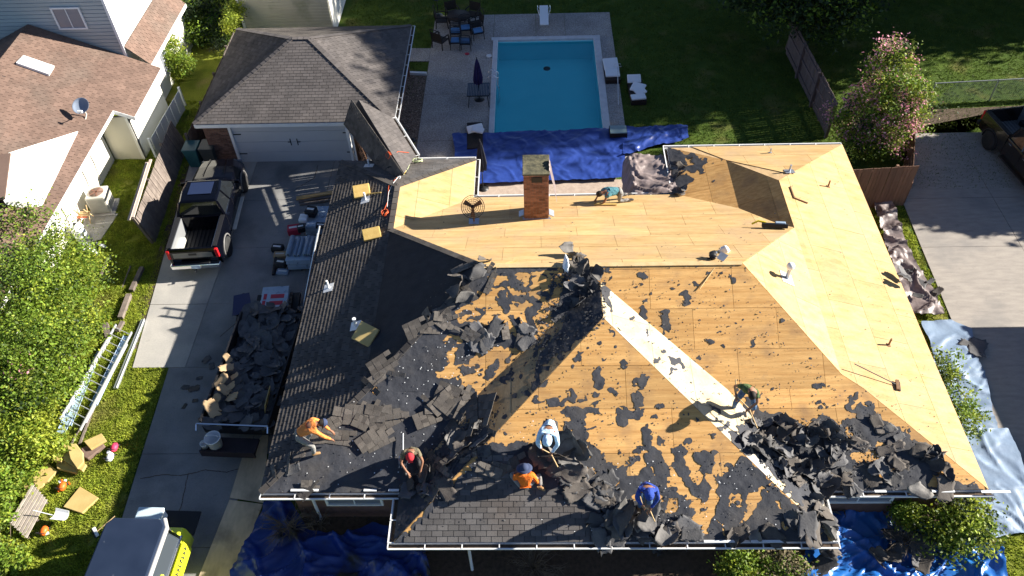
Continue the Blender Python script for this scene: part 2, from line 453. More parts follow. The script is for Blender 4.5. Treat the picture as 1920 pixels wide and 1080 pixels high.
M_orange2 = mat('orange_shirt_light', (.80, .27, .07), (.72, .22, .05), scale=4, rough=.85, objco=True, bump=1.0, bscale=9, bdist=.05, fine=.18, fscale=9)
M_sky = mat('sky_blue_shirt', (.50, .68, .85), (.45, .62, .80), scale=4, rough=.85, objco=True, bump=1.0, bscale=9, bdist=.05, fine=.18, fscale=9)
M_bshirt = mat('blue_shirt', (.03, .07, .35), (.02, .05, .26), scale=4, rough=.85, objco=True, bump=1.0, bscale=9, bdist=.05, fine=.18, fscale=9)
M_gshirt = mat('green_shirt', (.085, .13, .045), (.06, .10, .035), scale=4, rough=.85, objco=True, bump=1.0, bscale=9, bdist=.05, fine=.18, fscale=9)
M_tshirt = mat('teal_shirt', (.09, .24, .28), (.07, .20, .24), scale=4, rough=.85, objco=True, bump=1.0, bscale=9, bdist=.05, fine=.18, fscale=9)
M_kshirt = mat('khaki_shirt', (.19, .16, .10), (.14, .12, .075), scale=4, rough=.85, objco=True, bump=1.0, bscale=9, bdist=.05, fine=.18, fscale=9)
M_jean = mat('blue_denim', (.10, .17, .28), (.06, .11, .20), scale=5, rough=.9, objco=True, bump=1.0, bscale=9, bdist=.05, fine=.18, fscale=9)
M_dpant = mat('dark_trousers', (.035, .035, .04), (.06, .055, .05), scale=5, rough=.9, objco=True, bump=1.0, bscale=9, bdist=.05, fine=.18, fscale=9)
M_gpant = mat('grey_trousers', (.28, .27, .25), (.2, .19, .18), scale=5, rough=.9, objco=True, bump=1.0, bscale=9, bdist=.05, fine=.18, fscale=9)
M_boot = mat('tan_boot', (.34, .20, .09), rough=.8)
M_rcap = mat('red_cap', (.55, .03, .04), rough=.85)
M_ncap = mat('navy_cap', (.04, .055, .11), rough=.85)
M_hair = mat('dark_hair', (.02, .014, .01), rough=.7)
M_card = mat('brown_cardboard', (.44, .31, .18), (.36, .25, .14), scale=3, rough=.9, rand=.15)
M_wrap = mat('shingle_wrap', (.42, .52, .62), (.34, .44, .55), scale=3, rough=.4, c3=(.20, .26, .34), s3=5, t3=(.6, .66), rand=.1)
M_redp = mat('red_print', (.45, .03, .06), rough=.5)
M_roll = mat('blue_grey_roll', (.26, .34, .44), (.22, .29, .38), rough=.5)
M_gold = mat('tan_foam', (.56, .42, .17), (.48, .35, .13), scale=3, rough=.8, bump=.1, bscale=20, objco=True)
M_sheet = mat('pale_metal_sheet', (.45, .58, .75), (.40, .53, .70), scale=2, rough=.4, metal=.2)
M_lip = mat('vinyl_fence', (.62, .66, .68), rough=.5)
def bld(s, n, m, p=None, **k): return s.build(n, m, p, **k)

# ------------------------------------------------------------------ house roof facets (metres; E = eave height)
E = 2.49
XE, YS, YN, YL, YR, WL, WR = 19.92, 1.345, 13.62, 15.94, 16.47, 5.406, 6.87
FX1, FX2, FY = 3.90, 15.39, -0.118
V = Vector
A = V((0, YS, E)); B = V((XE, YS, E)); C = V((0, YL, E)); D = V((WL, YL, E)); Fp = V((WL, YN, E))
R1 = V((6.13, 7.386, E + 2.706)); R2 = V((13.89, 7.386, E + 2.706))
BL = V((2.705, YS + 2.71, E + .95)); BR = V((16.48, 4.397, E + 1.13)); BF_ = V((17.03, 4.055, E + .95)); MV = V((16.087, 10.91, E + .95))
ML = V((2.705, 10.91, E + .95)); MR = V((16.48, 10.549, E + 1.13))
HL = V((2.705, YL - 2.705, E + .95)); KR = V((16.48, YR - 3.44, E + 1.13))
H = V((XE, YR, E)); J = V((XE - WR, YR, E)); G2 = V((XE - WR, YN, E))
S1 = V((FX1, FY, E)); S2 = V((FX2, FY, E)); PK = V((9.65, 5.506, E + 2.455)); Q = V((9.65, 6.91, E + 2.455))
VW = V((6.12, 4.055, E + .95)); VE = V((13.17, 4.055, E + .95))
W1 = V((FX1, YS, E)); W2 = V((FX2, YS, E))
# right-hand wing, west face breaks at two thirds
xb = 15.05
JB = V((xb, 15.024, E + .475)); GB = V((xb, 12.265, E + .475))
FAC = {
 'west_low': [A, BL, ML, HL, C], 'west_high': [BL, R1, ML], 'wing_north': [C, HL, D], 'wing_east': [D, HL, ML, Fp],
 'rear_low': [Fp, ML, MV, GB, G2], 'rear_high': [ML, R1, R2, MR, MV],
 'east_low': [B, H, KR, MR, BR, BF_], 'east_high': [BR, MR, R2],
 'rw_west_low': [J, G2, GB, JB], 'rw_west_high': [JB, GB, MV, MR, KR], 'rw_north': [J, JB, KR, H],
 'front_low': [A, B, BF_, BL], 'front_high': [BL, BF_, BR, R2, R1],
 'porch_south': [S1, S2, PK], 'porch_west': [S1, PK, Q, VW, W1], 'porch_east': [S2, W2, VE, Q, PK],
}
def newell(p):
    n = V((0, 0, 0))
    for i in range(len(p)):
        a, b = p[i], p[(i + 1) % len(p)]
        n += V(((a.y - b.y) * (a.z + b.z), (a.z - b.z) * (a.x + b.x), (a.x - b.x) * (a.y + b.y)))
    n.normalize()
    return n if n.z > 0 else -n
class Facet:
    def __init__(s, pts):
        s.pts = pts; s.n = newell(pts); s.c = sum(pts, V((0, 0, 0))) / len(pts)
        h = V((0, 0, 1)).cross(s.n); s.u = h.normalized() if h.length > 1e-6 else V((1, 0, 0))   # horizontal
        s.w = s.n.cross(s.u).normalized()      # up-slope
        if s.w.z < 0: s.w = -s.w; s.u = -s.u
        s.o = min(pts, key=lambda p: p.z) + s.n * 0
        s.p2 = [((p - s.o).dot(s.u), (p - s.o).dot(s.w)) for p in pts]
        s.pieces = [s.p2]
    def split(s, groups): s.pieces = [[s.p2[i] for i in g_] for g_ in groups]
    def at(s, a, b, h=0): return s.o + s.u * a + s.w * b + s.n * h
# garage and breezeway roofs
GX0, GX1, GY0, GY1, GE = -6.66, 1.86, 18.58, 26.3, 2.49
GR1 = V((-2.81, 22.4, 4.18)); GR2 = V((-2.05, 22.4, 4.18))
ga, gb, gc, gd = V((GX0, GY0, GE)), V((GX1, GY0, GE)), V((GX1, GY1, GE)), V((GX0, GY1, GE))
GFAC = {'south': [ga, gb, GR2, GR1], 'west': [ga, GR1, gd], 'east': [gb, gc, GR2], 'north': [gd, GR1, GR2, gc]}
b1, b2 = G(672, 187, 3.62), G(757, 326, 3.52)
BFAC = {'west': [G(645, 233, 2.6), b1, b2, G(737, 334, 2.6)], 'east': [b1, G(735, 221, 2.75), G(779, 292, 2.75), b2]}
# left neighbour
nE = 2.3; ns = .45; nX = -9.55
NE0, NS0 = V((nX, 23.28, nE)), V((nX, 19.45, nE))
NRX = -14.74; NRZ = nE + ns * (nX - NRX)
NX2 = -10.35
def nz(x): return nE + ns * (nX - x)
NFAC = {'east': [V((nX, 23.28, nE)), V((NRX, 23.28, NRZ)), V((NRX, 19.45, NRZ)), V((nX, 19.45, nE))], 'east_south': [V((NX2, 19.45, nz(NX2))), V((NRX, 19.45, NRZ)), V((NRX, 6, NRZ)), V((NX2, 6, nz(NX2)))],
        'west': [V((NRX, 6, NRZ)), V((NRX, 23.28, NRZ)), V((NRX - 8, 23.28, NRZ - 3.6)), V((NRX - 8, 6, NRZ - 3.6))]}
FA = {k: Facet(v) for k, v in FAC.items()}
FA['front_high'].split([[0, 1, 2], [0, 2, 3, 4]]); FA['east_low'].split([[5, 0, 1, 2], [5, 2, 4]])
GF = {k: Facet(v) for k, v in GFAC.items()}
BF = {k: Facet(v) for k, v in BFAC.items()}
NF = {k: Facet(v) for k, v in NFAC.items()}
allv = []; allf = []; own = []
for dct in (FA, GF, BF, NF):
    for k, f in dct.items():
        o = len(allv); allv += f.pts; allf.append(tuple(range(o, o + len(f.pts)))); own.append((k, f))
o = len(allv); allv += [V((-120, -60, 0)), V((120, -60, 0)), V((120, 160, 0)), V((-120, 160, 0))]; allf.append((o, o + 1, o + 2, o + 3)); own.append(('ground', None))
BVH = BVHTree.FromPolygons([tuple(v) for v in allv], allf)
def at(u, v):
    p, n, i, d = BVH.ray_cast(CAM, ray(u, v).normalized())
    if n.z < 0: n = -n
    return p, n
def down(x, y):
    p, n, i, d = BVH.ray_cast(V((x, y, 40)), V((0, 0, -1)))
    if n.z < 0: n = -n
    return p, n

# ------------------------------------------------------------------ ground, driveways, lawns
def slab(name, pts, z0, z1, m, kind='structure', parent=None, bev=0, **k):
    b = MB(); b.prism([(p[0], p[1]) for p in pts], z0, z1)
    o = b.build(name, m, parent, bev=bev)
    if kind and not parent: o['kind'] = kind
    return o
g = MB(); hx0, hx1, hy0, hy1 = 5.8, 11.0, 20.2, 28.95
for q in (((-150, -80), (150, -80), (150, hy0), (-150, hy0)), ((-150, hy1), (150, hy1), (150, 220), (-150, 220)), ((-150, hy0), (hx0, hy0), (hx0, hy1), (-150, hy1)), ((hx1, hy0), (150, hy0), (150, hy1), (hx1, hy1))): g.poly([(a, b, 0) for a, b in q])
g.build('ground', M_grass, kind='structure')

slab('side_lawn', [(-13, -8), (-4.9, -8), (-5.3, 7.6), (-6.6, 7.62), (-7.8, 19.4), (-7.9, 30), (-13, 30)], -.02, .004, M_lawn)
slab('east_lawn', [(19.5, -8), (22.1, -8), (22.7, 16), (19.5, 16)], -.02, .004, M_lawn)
dw = empty('driveway', (0, 0, 0)); dw['kind'] = 'structure'
def px(*l): return [G(u, v) for u, v in l]
DL0 = [(-4.75, -1.0), (-5.27, 7.61)]
def panels(parent, quads, m, name='concrete_panel', z=.035):
    for q in quads:
        cx = sum(p[0] for p in q) / len(q); cy = sum(p[1] for p in q) / len(q)
        qq = []
        for p in q:
            d = V((p[0] - cx, p[1] - cy)); l = d.length; qq.append((cx + d.x * (1 - .012 / l), cy + d.y * (1 - .012 / l)))
        b = MB(); b.prism(qq, -.1, z + rnd.uniform(0, .004)); b.build(name, m, parent)
xl = lambda y: -4.95 - (y) * .045      # left edge of the main driveway
ys = [-3, .9, 4.1, 7.61]
for a, b in zip(ys[:-1], ys[1:]):
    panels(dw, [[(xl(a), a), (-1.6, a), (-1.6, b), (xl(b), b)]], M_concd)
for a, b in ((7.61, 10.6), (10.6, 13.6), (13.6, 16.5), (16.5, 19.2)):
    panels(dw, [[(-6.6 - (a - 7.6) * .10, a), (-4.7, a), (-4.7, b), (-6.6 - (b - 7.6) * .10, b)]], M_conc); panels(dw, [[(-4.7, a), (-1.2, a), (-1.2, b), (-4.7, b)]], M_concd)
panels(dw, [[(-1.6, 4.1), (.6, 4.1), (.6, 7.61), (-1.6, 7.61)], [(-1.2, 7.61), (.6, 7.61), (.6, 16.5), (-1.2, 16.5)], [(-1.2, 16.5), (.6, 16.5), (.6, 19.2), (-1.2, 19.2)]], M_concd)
dr = empty('neighbour_driveway', (0, 0, 0)); dr['kind'] = 'structure'
def xr(y):   # left edge of the right-hand driveway
    return 22.4 + (y - 2.5) * .035 if y < 16 else 22.88 + (y - 16) * .43
for a, b in ((-4, 2.2), (2.2, 9.05), (9.05, 13.15), (13.15, 16), (16, 20.4)):
    for c, d in ((None, 26.6), (26.6, 31.5), (31.5, 40)):
        panels(dr, [[(xr(a) if c is None else c, a), (d, a), (d, b), (xr(b) if c is None else c, b)]], M_concr, z=.03)
for pts in ([(-4.9, 3.2), (-4.2, 3.35), (-3.6, 3.3), (-2.9, 3.5), (-2.2, 3.42), (-1.6, 3.6)], [(-3.4, 3.4), (-3.3, 2.2), (-3.45, 1.4)], [(-3.8, 9.0), (-3.2, 9.9), (-3.3, 10.6)], [(-2.6, 17.2), (-1.9, 17.9), (-1.9, 18.8)], [(-4.8, 1.0), (-4.3, 1.6), (-4.2, 2.2)]):
    k_ = MB()
    for a_, b_ in zip(pts[:-1], pts[1:]):
        for i in range(5):
            t0, t1 = i / 5, (i + 1) / 5
            p_ = V((a_[0] + (b_[0] - a_[0]) * t0 + rnd.uniform(-.02, .02), a_[1] + (b_[1] - a_[1]) * t0 + rnd.uniform(-.02, .02), .0405)); q_ = V((a_[0] + (b_[0] - a_[0]) * t1, a_[1] + (b_[1] - a_[1]) * t1, .0405))
            k_.bar(p_, q_, .022, .004)
    k_.build('crack', M_soil, dw)
# soil strips
for i, pts in enumerate(([(-7.0, 8.5), (-6.75, 8.5), (-7.7, 19), (-8.0, 19)],)):
    slab('soil_strip', pts, -.02, .012, M_soil)
slab('garden_bed', [(.3, -3), (21, -3), (21, 1.9), (.3, 1.9)], -.02, .006, M_soil)
slab('soil_bed', px((1690, 300), (1716, 240), (1780, 246), (1800, 226), (1930, 222), (1930, 198), (1740, 206)), -.02, .02, M_soil)
# pool deck
PX0, PX1, PY0, PY1 = 5.9, 10.9, 20.3, 28.85
deck = empty('pool_deck', (0, 0, 0)); deck['kind'] = 'structure'
dx0, dx1 = 2.40, 11.93
def dpan(x0, y0, x1, y1):
    panels(deck, [[(x0, y0), (x1, y0), (x1, y1), (x0, y1)]], M_agg, z=.05)
for y0, y1 in ((14.2, 17.3), (17.3, 20.4), (20.4, 24.1), (24.1, 28.85 + .3)):
    dpan(dx0, y0, PX0 - .25, y1)
dpan(PX0 - .25, PY1 + .3, 7.9, 31.6); dpan(dx0, PY1 + .3, PX0 - .25, 31.6); dpan(7.9, PY1 + .3, 9.45, 31.6); dpan(9.45, PY1 + .3, dx1, 31.6)
for y0, y1 in ((18.3, 22.3), (22.3, 29.15)): dpan(PX1 + .35, y0, dx1, y1)
dpan(PX0 - .25, 17.5, PX1 + .35, PY0 - .35)
slab('back_patio', [(5.0, 13.2), (13.1, 13.2), (13.1, 17.48), (5.0, 17.48)], -.02, .055, M_aggp)
cop = MB()
cop.box(((PX0 + PX1) / 2, PY1 + .15, .05), (PX1 - PX0 + .7, .3, .14)); cop.box(((PX0 + PX1) / 2, PY0 - .17, .05), (PX1 - PX0 + .7, .34, .14))
cop.box((PX0 - .13, (PY0 + PY1) / 2, .05), (.26, PY1 - PY0 - .01, .14)); cop.box((PX1 + .17, (PY0 + PY1) / 2, .05), (.34, PY1 - PY0 - .01, .14))
pool = empty('swimming_pool', (0, 0, 0)); tag(pool, 'rectangular swimming pool of turquoise water with pale stone coping', 'swimming pool')
bevelify(cop.build('coping', M_cope, pool), .02)
bs = MB()
x0, x1, y0, y1 = PX0, PX1, PY0, PY1
bs.poly([(x0, y0, -.85), (x1, y0, -.85), (x1, y1, -1.1), (x0, y1, -1.1)])
for a, b in (((x0, y0), (x1, y0)), ((x1, y0), (x1, y1)), ((x1, y1), (x0, y1)), ((x0, y1), (x0, y0))):
    bs.poly([(a[0], a[1], .0), (b[0], b[1], .0), (b[0], b[1], -2.3), (a[0], a[1], -2.3)])
bs.build('basin', M_plast, pool)
dn = MB(); dn.lathe([(.18, 0), (.18, .05), (.12, .06)], 14, c=(8.45, 27.9, -1.08)); dn.build('drain', M_black, pool)
wm = bpy.data.materials.new('pool_water'); wm.use_nodes = True
nt = wm.node_tree; nt.nodes.clear()
out = nt.nodes.new('ShaderNodeOutputMaterial'); tp = nt.nodes.new('ShaderNodeBsdfTransparent'); gl = nt.nodes.new('ShaderNodeBsdfGlossy')
tp.inputs[0].default_value = (.62, .985, .99, 1); gl.inputs['Roughness'].default_value = .03
fr = nt.nodes.new('ShaderNodeFresnel'); fr.inputs[0].default_value = 1.33
mxs = nt.nodes.new('ShaderNodeMixShader'); nz_ = nt.nodes.new('ShaderNodeTexNoise'); nz_.inputs['Scale'].default_value = 2.2; nz_.inputs['Detail'].default_value = 4; bp = nt.nodes.new('ShaderNodeBump'); bp.inputs['Strength'].default_value = .6; bp.inputs['Distance'].default_value = .06
gg = nt.nodes.new('ShaderNodeNewGeometry'); nt.links.new(gg.outputs['Position'], nz_.inputs['Vector'])
nt.links.new(nz_.outputs['Fac'], bp.inputs['Height']); nt.links.new(bp.outputs[0], gl.inputs['Normal']); nt.links.new(bp.outputs[0], fr.inputs['Normal'])
nt.links.new(fr.outputs[0], mxs.inputs[0]); nt.links.new(tp.outputs[0], mxs.inputs[1]); nt.links.new(gl.outputs[0], mxs.inputs[2]); nt.links.new(mxs.outputs[0], out.inputs[0])
w = MB(); w.poly([(x0, y0, -.06), (x1, y0, -.06), (x1, y1, -.06), (x0, y1, -.06)]); w.build('water', wm, pool)
# strip by the garage
slab('gravel_bed', px((742, 290), (757, 140), (800, 143), (781, 290)), -.02, .02, M_gravel)
slab('stepping_path', px((760, 92), (808, 92), (804, 116), (756, 116)), -.02, .05, M_agg)
kb = MB(); kb.bar(G(752, 139) + V((0, 0, .07)), G(800, 141) + V((0, 0, .07)), .16, .16)
tag(kb.build('kerb_beam', M_lip), 'short white beam edging the gravel bed beside the garage', 'edging')
gst = []
for i in range(1500):
    u = rnd.uniform(745, 798); v = rnd.uniform(146, 288)
    p = G(u, v)
    if 1.45 < p.x < 2.36: gst.append(p)
mb = MB()
for p in gst:
    s = rnd.uniform(.025, .06); mb.box((p.x, p.y, .03), (s, s * rnd.uniform(.6, 1), s * .7), rz=rnd.random() * 3, tone=rnd.random())
M_stone = mat('river_stone', (.34, .26, .20), (.22, .16, .12), scale=9, rough=.9, tone=.6)
tag(mb.build('gravel', M_stone), 'brown river gravel filling the bed beside the garage', 'gravel', kind='stuff')

# ------------------------------------------------------------------ main house
house = thing('brick_house', 'low brick house whose hip roof is being stripped to bare plywood, workers on it', 'house', (0, 0, 0))
def sheets(f, parent, m, su=2.44, sv=1.22, th=.014, off=.012, gap=.010, du=0.0, dv=0.0, name='plywood_sheet'):
    us = [p[0] for p in f.p2]; vs_ = [p[1] for p in f.p2]
    v = min(vs_) + dv; r = 0
    while v < max(vs_):
        u = min(us) - su + (su / 2 if r % 2 else 0) + du
        while u < max(us):
            qs_ = [clip([(u + gap / 2, v + gap / 2), (u + su - gap / 2, v + gap / 2), (u + su - gap / 2, v + sv - gap / 2), (u + gap / 2, v + sv - gap / 2)], pc_) for pc_ in f.pieces]
            h0 = off + rnd.uniform(0, .003)
            for q in qs_:
                if len(q) < 3 or area2(q) < .004: continue
                b = MB()
                vs2 = [f.at(a, c, h0) for a, c in q] + [f.at(a, c, h0 + th) for a, c in q]; n = len(q)
                b._add(vs2, [tuple(range(n, 2 * n))] + [(i, (i + 1) % n, n + (i + 1) % n, n + i) for i in range(n)])
                b.build(name, m, parent)
            u += su
        v += sv; r += 1
def shingle(f, parent, m, tab=.30, ch=.14, th=.010, region=None, jit=0.0, name='shingles', limit_parts=0, lift=.014, dark=False):
    us = [p[0] for p in f.p2]; vs_ = [p[1] for p in f.p2]
    reg = [f.p2] if region is None else region
    mb = MB(); v = min(vs_); r = 0; singles = []
    while v < max(vs_):
        off = (r % 2) * tab * .5 + rnd.uniform(-.04, .04)
        u = min(us) - off; h1 = lift + th + rnd.uniform(0, jit)
        while u < max(us):
            g = .008
            q0 = [(u + g, v), (u + tab - g, v), (u + tab - g, v + ch + .01), (u + g, v + ch + .01)]
            for rg in reg:
                if region is not None:
                    if sd_poly(np.array([u + tab / 2]), np.array([v + ch / 2]), rg)[0] < 0: continue
                q = clip(q0, f.p2)
                if len(q) >= 3 and area2(q) > .002:
                    n = len(q)
                    top = [f.at(a, c, h1 - (c - v) / ch * th * .85) for a, c in q]
                    bot = [f.at(a, c, 0.002) for a, c in q]
                    t = rnd.random()
                    fs = [tuple(range(n))] + [(i, n + i, n + (i + 1) % n, (i + 1) % n) for i in range(n)]
                    if limit_parts and area2(q) > .02: singles.append((top + bot, fs, t))
                    else: mb._add(top + bot, fs, 0, t)
            u += tab
        v += ch; r += 1
    if limit_parts:
        singles.sort(key=lambda s: sum(p.y for p in s[0]) / len(s[0]))
        for vs2, fs, t in singles[:limit_parts]:
            b = MB(); b._add(vs2, fs, 0, t); b.build('shingle', m, parent)
        for vs2, fs, t in singles[limit_parts:]: mb._add(vs2, fs, 0, t)
    if mb.f:
        o = mb.build(name, m, parent); o['kind'] = 'stuff'; return o
def base(f, name, m, parent, label=None):
    b = MB(); b._add(f.pts, [tuple(range(len(f.pts)))])
    o = b.build(name, m, parent)
    if label: o['label'] = label
    return o
lab = {'west_low': 'lower west slope still covered in brown shingles', 'west_high': 'steep upper west slope stripped to black felt', 'wing_north': 'grey shingled north end of the west wing',
       'wing_east': 'bright bare plywood slope facing east on the west wing', 'rear_low': 'bare plywood slope along the back gutter', 'rear_high': 'bare plywood slope behind the main ridge',
       'east_low': 'sunlit pale plywood slope above the east eave', 'east_high': 'sunlit pale plywood triangle at the east end of the ridge', 'rw_west_low': 'brown plywood slope of the east wing above its gutter',
       'rw_west_high': 'shaded dark plywood slope under the east wing ridge', 'rw_north': 'plywood hip at the back of the east wing', 'front_low': 'front slope along the gutter, half felt and half plywood',
       'front_high': 'front slope below the ridge with torn felt patches', 'porch_south': 'triangular front slope of the porch gable', 'porch_west': 'shaded west slope of the porch wing', 'porch_east': 'bright narrow east slope of the porch wing'}
SL = {}
for k, f in FA.items():
    SL[k] = base(f, 'roof_slope', M_felt if k in ('west_low', 'west_high') else M_plyold, house, lab[k])
def chaos(k): return dict(du=rnd.uniform(0, 1.2), dv=-rnd.uniform(0, .6))
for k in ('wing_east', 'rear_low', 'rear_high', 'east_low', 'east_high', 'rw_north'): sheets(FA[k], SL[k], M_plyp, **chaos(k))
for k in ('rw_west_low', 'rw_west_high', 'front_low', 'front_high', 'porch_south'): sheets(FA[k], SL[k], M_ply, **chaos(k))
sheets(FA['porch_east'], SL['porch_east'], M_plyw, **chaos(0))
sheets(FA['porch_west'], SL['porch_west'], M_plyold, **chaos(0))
shingle(FA['west_low'], SL['west_low'], M_shw, tab=.30, ch=.138, th=.030)
shingle(FA['wing_north'], SL['wing_north'], M_shg, tab=.30, ch=.14, th=.010)
# edge boards on the ridges and hips of the stripped parts
rb = MB()
for a, b, w in ((R1, R2, .16),):
    rb.bar(a + V((0, 0, .02)), b + V((0, 0, .02)), w, .03)
rb.build('ridge_board', M_lum, house)
hb = MB()
for a, b in ((A, BL), (BL, R1), (C, HL), (D, HL), (HL, ML), (ML, R1)):
    n = 30; L_ = (b - a).length; k = max(2, int(L_ / .3))
    for i in range(k):
        p = a + (b - a) * (i / k); q = a + (b - a) * ((i + .92) / k)
        hb.bar(p + V((0, 0, .035)), q + V((0, 0, .03)), .20, .014, tone=rnd.random())
o = hb.build('hip_cap_shingles', M_shw, house); o['kind'] = 'stuff'

# felt remnants and torn patches on the front slopes
import builtins
def felt_on(key, fn, res=.034, m=M_felt, z=.030, warp=7.0, minc=10, only=None):
    f = FA[key]
    us = [p[0] for p in f.p2]; vs_ = [p[1] for p in f.p2]
    xs = np.arange(min(us) - .02, max(us) + res, res); yy = np.arange(min(vs_) - .02, max(vs_) + res, res)
    X, Y = np.meshgrid(xs, yy)
    P = np.array(f.o)[None, None] + X[..., None] * np.array(f.u) + Y[..., None] * np.array(f.w) + np.array(f.n) * z
    d = P - np.array(CAM); zz = d @ np.array(CF)
    U = 960 + FPX * (d @ np.array(CR)) / zz; Vv = 540 - FPX * (d @ np.array(CU)) / zz
    U2 = U + warp * fbm(U / 13, Vv / 13, 3, 4) * 1.6; V2 = Vv + warp * fbm(U / 13, Vv / 13, 33, 4) * 1.6
    F = fn(U2, V2) + 4.2 * (vnoise(U / 4.5, Vv / 4.5, 9) - .5) + 2.6 * (vnoise(U / 1.9, Vv / 1.9, 19) - .5) + 3.2 * (vnoise(U / 10, Vv / 3.2, 29) - .5) - .4
    inside = sd_poly(X, Y, f.p2) * 57
    F = np.minimum(F, inside)
    Vt, faces, comp = contour(xs.tolist(), yy.tolist(), F)
    hx = np.array([q[0] for q in Vt]); hy = np.array([q[1] for q in Vt])
    hz = z + .012 * vnoise(hx * 6, hy * 6, 5) + .02 * np.maximum(0, vnoise(hx * 2.2, hy * 2.2, 8) - .6)
    groups = {}
    for fc, c in zip(faces, comp): groups.setdefault(c, []).append(fc)
    gl_ = sorted(groups.values(), key=len, reverse=True)
    small = MB(); cnt = 0
    for gi, fl in enumerate(gl_):
        idx = {}; vs2 = []; fs = []
        for fc in fl:
            nf = []
            for q in fc:
                if q not in idx: idx[q] = len(vs2); vs2.append(f.at(Vt[q][0], Vt[q][1], hz[q]))
                nf.append(idx[q])
            fs.append(tuple(nf))
        if len(fl) >= minc and gi < 130:
            b = MB(); b._add(vs2, fs); b.build('felt_patch', m, SL[key]); cnt += 1
        else: small._add(vs2, fs)
    if small.f:
        o = small.build('felt_scraps', m, SL[key]); o['kind'] = 'stuff'
WOOD_L = [[(908,520),(930,513),(958,518),(975,510),(1050,505),(1075,520),(1058,560),(1048,605),(1010,640),(985,672),(948,705),(937,722),(923,747),(915,748),(910,737),(897,737),(888,722),(875,725),(862,720),(837,708),(818,706),(822,695),(833,685),(867,685),(880,683),(893,668),(905,656),(925,652),(965,650),(978,645),(980,625),(965,630),(948,613),(920,608),(895,612),(875,600),(857,605),(860,595),(850,580),(873,573),(898,553),(920,547)],
 [(828,635),(835,628),(852,628),(880,637),(862,643),(840,640)], [(842,655),(855,650),(855,680),(847,692),(840,672)], [(885,648),(905,645),(910,656),(890,660)], [(830,732),(853,727),(850,740),(838,752)], [(700,728),(712,726),(714,735),(704,736)], [(860,755),(868,752),(878,758),(870,762)], [(630,790),(652,765),(660,768),(634,797)]]
CH_L = [[(928,536,4),(950,533,6),(970,532,7),(968,520,6)], [(970,525,7),(980,540,7),(990,538,6),(1002,520,4),(998,513,3)], [(940,555,8),(950,570,9),(952,580,5)], [(955,560,6),(985,557,7),(1000,560,5)], [(948,540,4),(954,552,3)], [(1018,548,6),(1028,556,6),(1036,538,5)], [(1010,520,3),(1022,517,3)], [(1032,517,3),(1045,516,3)],
 [(1000,560,5),(1005,575,8),(995,590,8),(995,605,8),(1000,620,7),(990,635,7),(978,645,6)], [(985,612,7),(1000,622,5)], [(962,590,6),(965,602,5),(975,615,7),(980,625,7)], [(1037,578,7),(1045,590,9),(1050,602,9)], [(1052,577,4),(1055,590,6)], [(907,580,4),(915,577,3)], [(925,588,3),(937,586,2)], [(968,570,4),(972,575,3)], [(1012,605,5),(1022,605,2)], [(922,507,6),(958,512,6)], [(868,690,6),(882,693,6),(897,686,4)], [(925,690,5),(930,680,6),(915,705,7)], [(852,717,5),(858,720,5)], [(862,711,3)], [(960,665,4),(950,680,2)], [(900,700,2)], [(910,725,2)], [(895,577,3),(905,592,4),(880,598,5)], [(870,590,4),(880,583,4)], [(1060,520,6),(1062,545,8),(1058,570,8)]]
FR = [[(1372,795),(1385,772),(1400,748),(1420,760),(1427,780),(1440,772),(1465,775),(1475,793),(1485,783),(1500,796),(1515,798),(1535,778),(1555,782),(1575,797),(1580,778),(1605,783),(1600,768),(1612,758),(1650,770),(1660,790),(1690,800),(1720,832),(1760,868),(1800,893),(1862,925),(1862,940),(1540,940),(1500,920),(1440,860),(1390,820)]]
WOOD_R = [[(1595,852),(1620,840),(1655,850),(1667,870),(1675,888),(1652,893),(1645,907),(1637,882),(1612,868),(1597,864)], [(1740,897),(1755,888),(1773,893),(1780,914),(1742,914)], [(1590,800),(1606,812),(1600,822),(1587,810)], [(1650,802),(1668,797),(1664,815),(1652,812)], [(1745,878),(1765,872),(1800,893),(1825,910),(1800,905),(1765,890)], [(1700,812),(1715,815),(1722,835),(1706,826)], [(1655,868),(1680,880),(1678,890),(1665,885)], [(1645,830),(1655,836),(1650,842),(1641,838)]]
CH_R = [[(1284,553,8),(1287,567,4)], [(1209,560,6)], [(1206,583,7),(1203,600,6)], [(1247,590,8),(1249,613,8)], [(1330,640,5),(1335,637,3)], [(1312,671,5)], [(1268,660,3),(1283,678,8),(1300,690,10),(1305,705,6)], [(1328,728,4),(1342,738,8),(1352,733,3),(1345,750,6)], [(1206,516,8)], [(1300,535,7)], [(1141,505,6)], [(1350,514,3)], [(1375,527,3)], [(1466,602,4)], [(1526,723,7),(1535,722,5)], [(1558,722,4)], [(1541,729,2)], [(1606,745,9)], [(1595,760,8)], [(1536,753,4),(1536,761,4)], [(1550,763,4)], [(1630,757,9)], [(1445,760,3)], [(1440,745,2)], [(1429,740,4)], [(1165,548,3)], [(1225,548,3)], [(1388,601,3)], [(1257,560,2)], [(1310,668,2)], [(1390,665,3)], [(1145,525,3)], [(1230,645,3)], [(1480,690,2)], [(1500,648,2)], [(1700,800,3),(1703,806,3)], [(1258,641,3)], [(1415,640,2)]]
def left_zone(U, Vv):
    return sd_poly(U, Vv, [(470, 940), (470, 900), (905, 496), (1125, 496), (1125, 540), (925, 775), (735, 960)])
def f_front(U, Vv):
    F = left_zone(U, Vv)
    for w_ in WOOD_L: F = np.minimum(F, -sd_poly(U, Vv, w_))
    for c in CH_L: F = np.maximum(F, sd_chain(U, Vv, c))
    G_ = sd_poly(U, Vv, FR[0])
    for w_ in WOOD_R: G_ = np.minimum(G_, -sd_poly(U, Vv, w_))
    F = np.maximum(F, G_)
    for c in CH_R: F = np.maximum(F, sd_chain(U, Vv, c))
    sp = (vnoise(U / 7, Vv / 7, 71) - .90) * 40
    return np.maximum(F, np.where(Vv < 760, sp, -9))
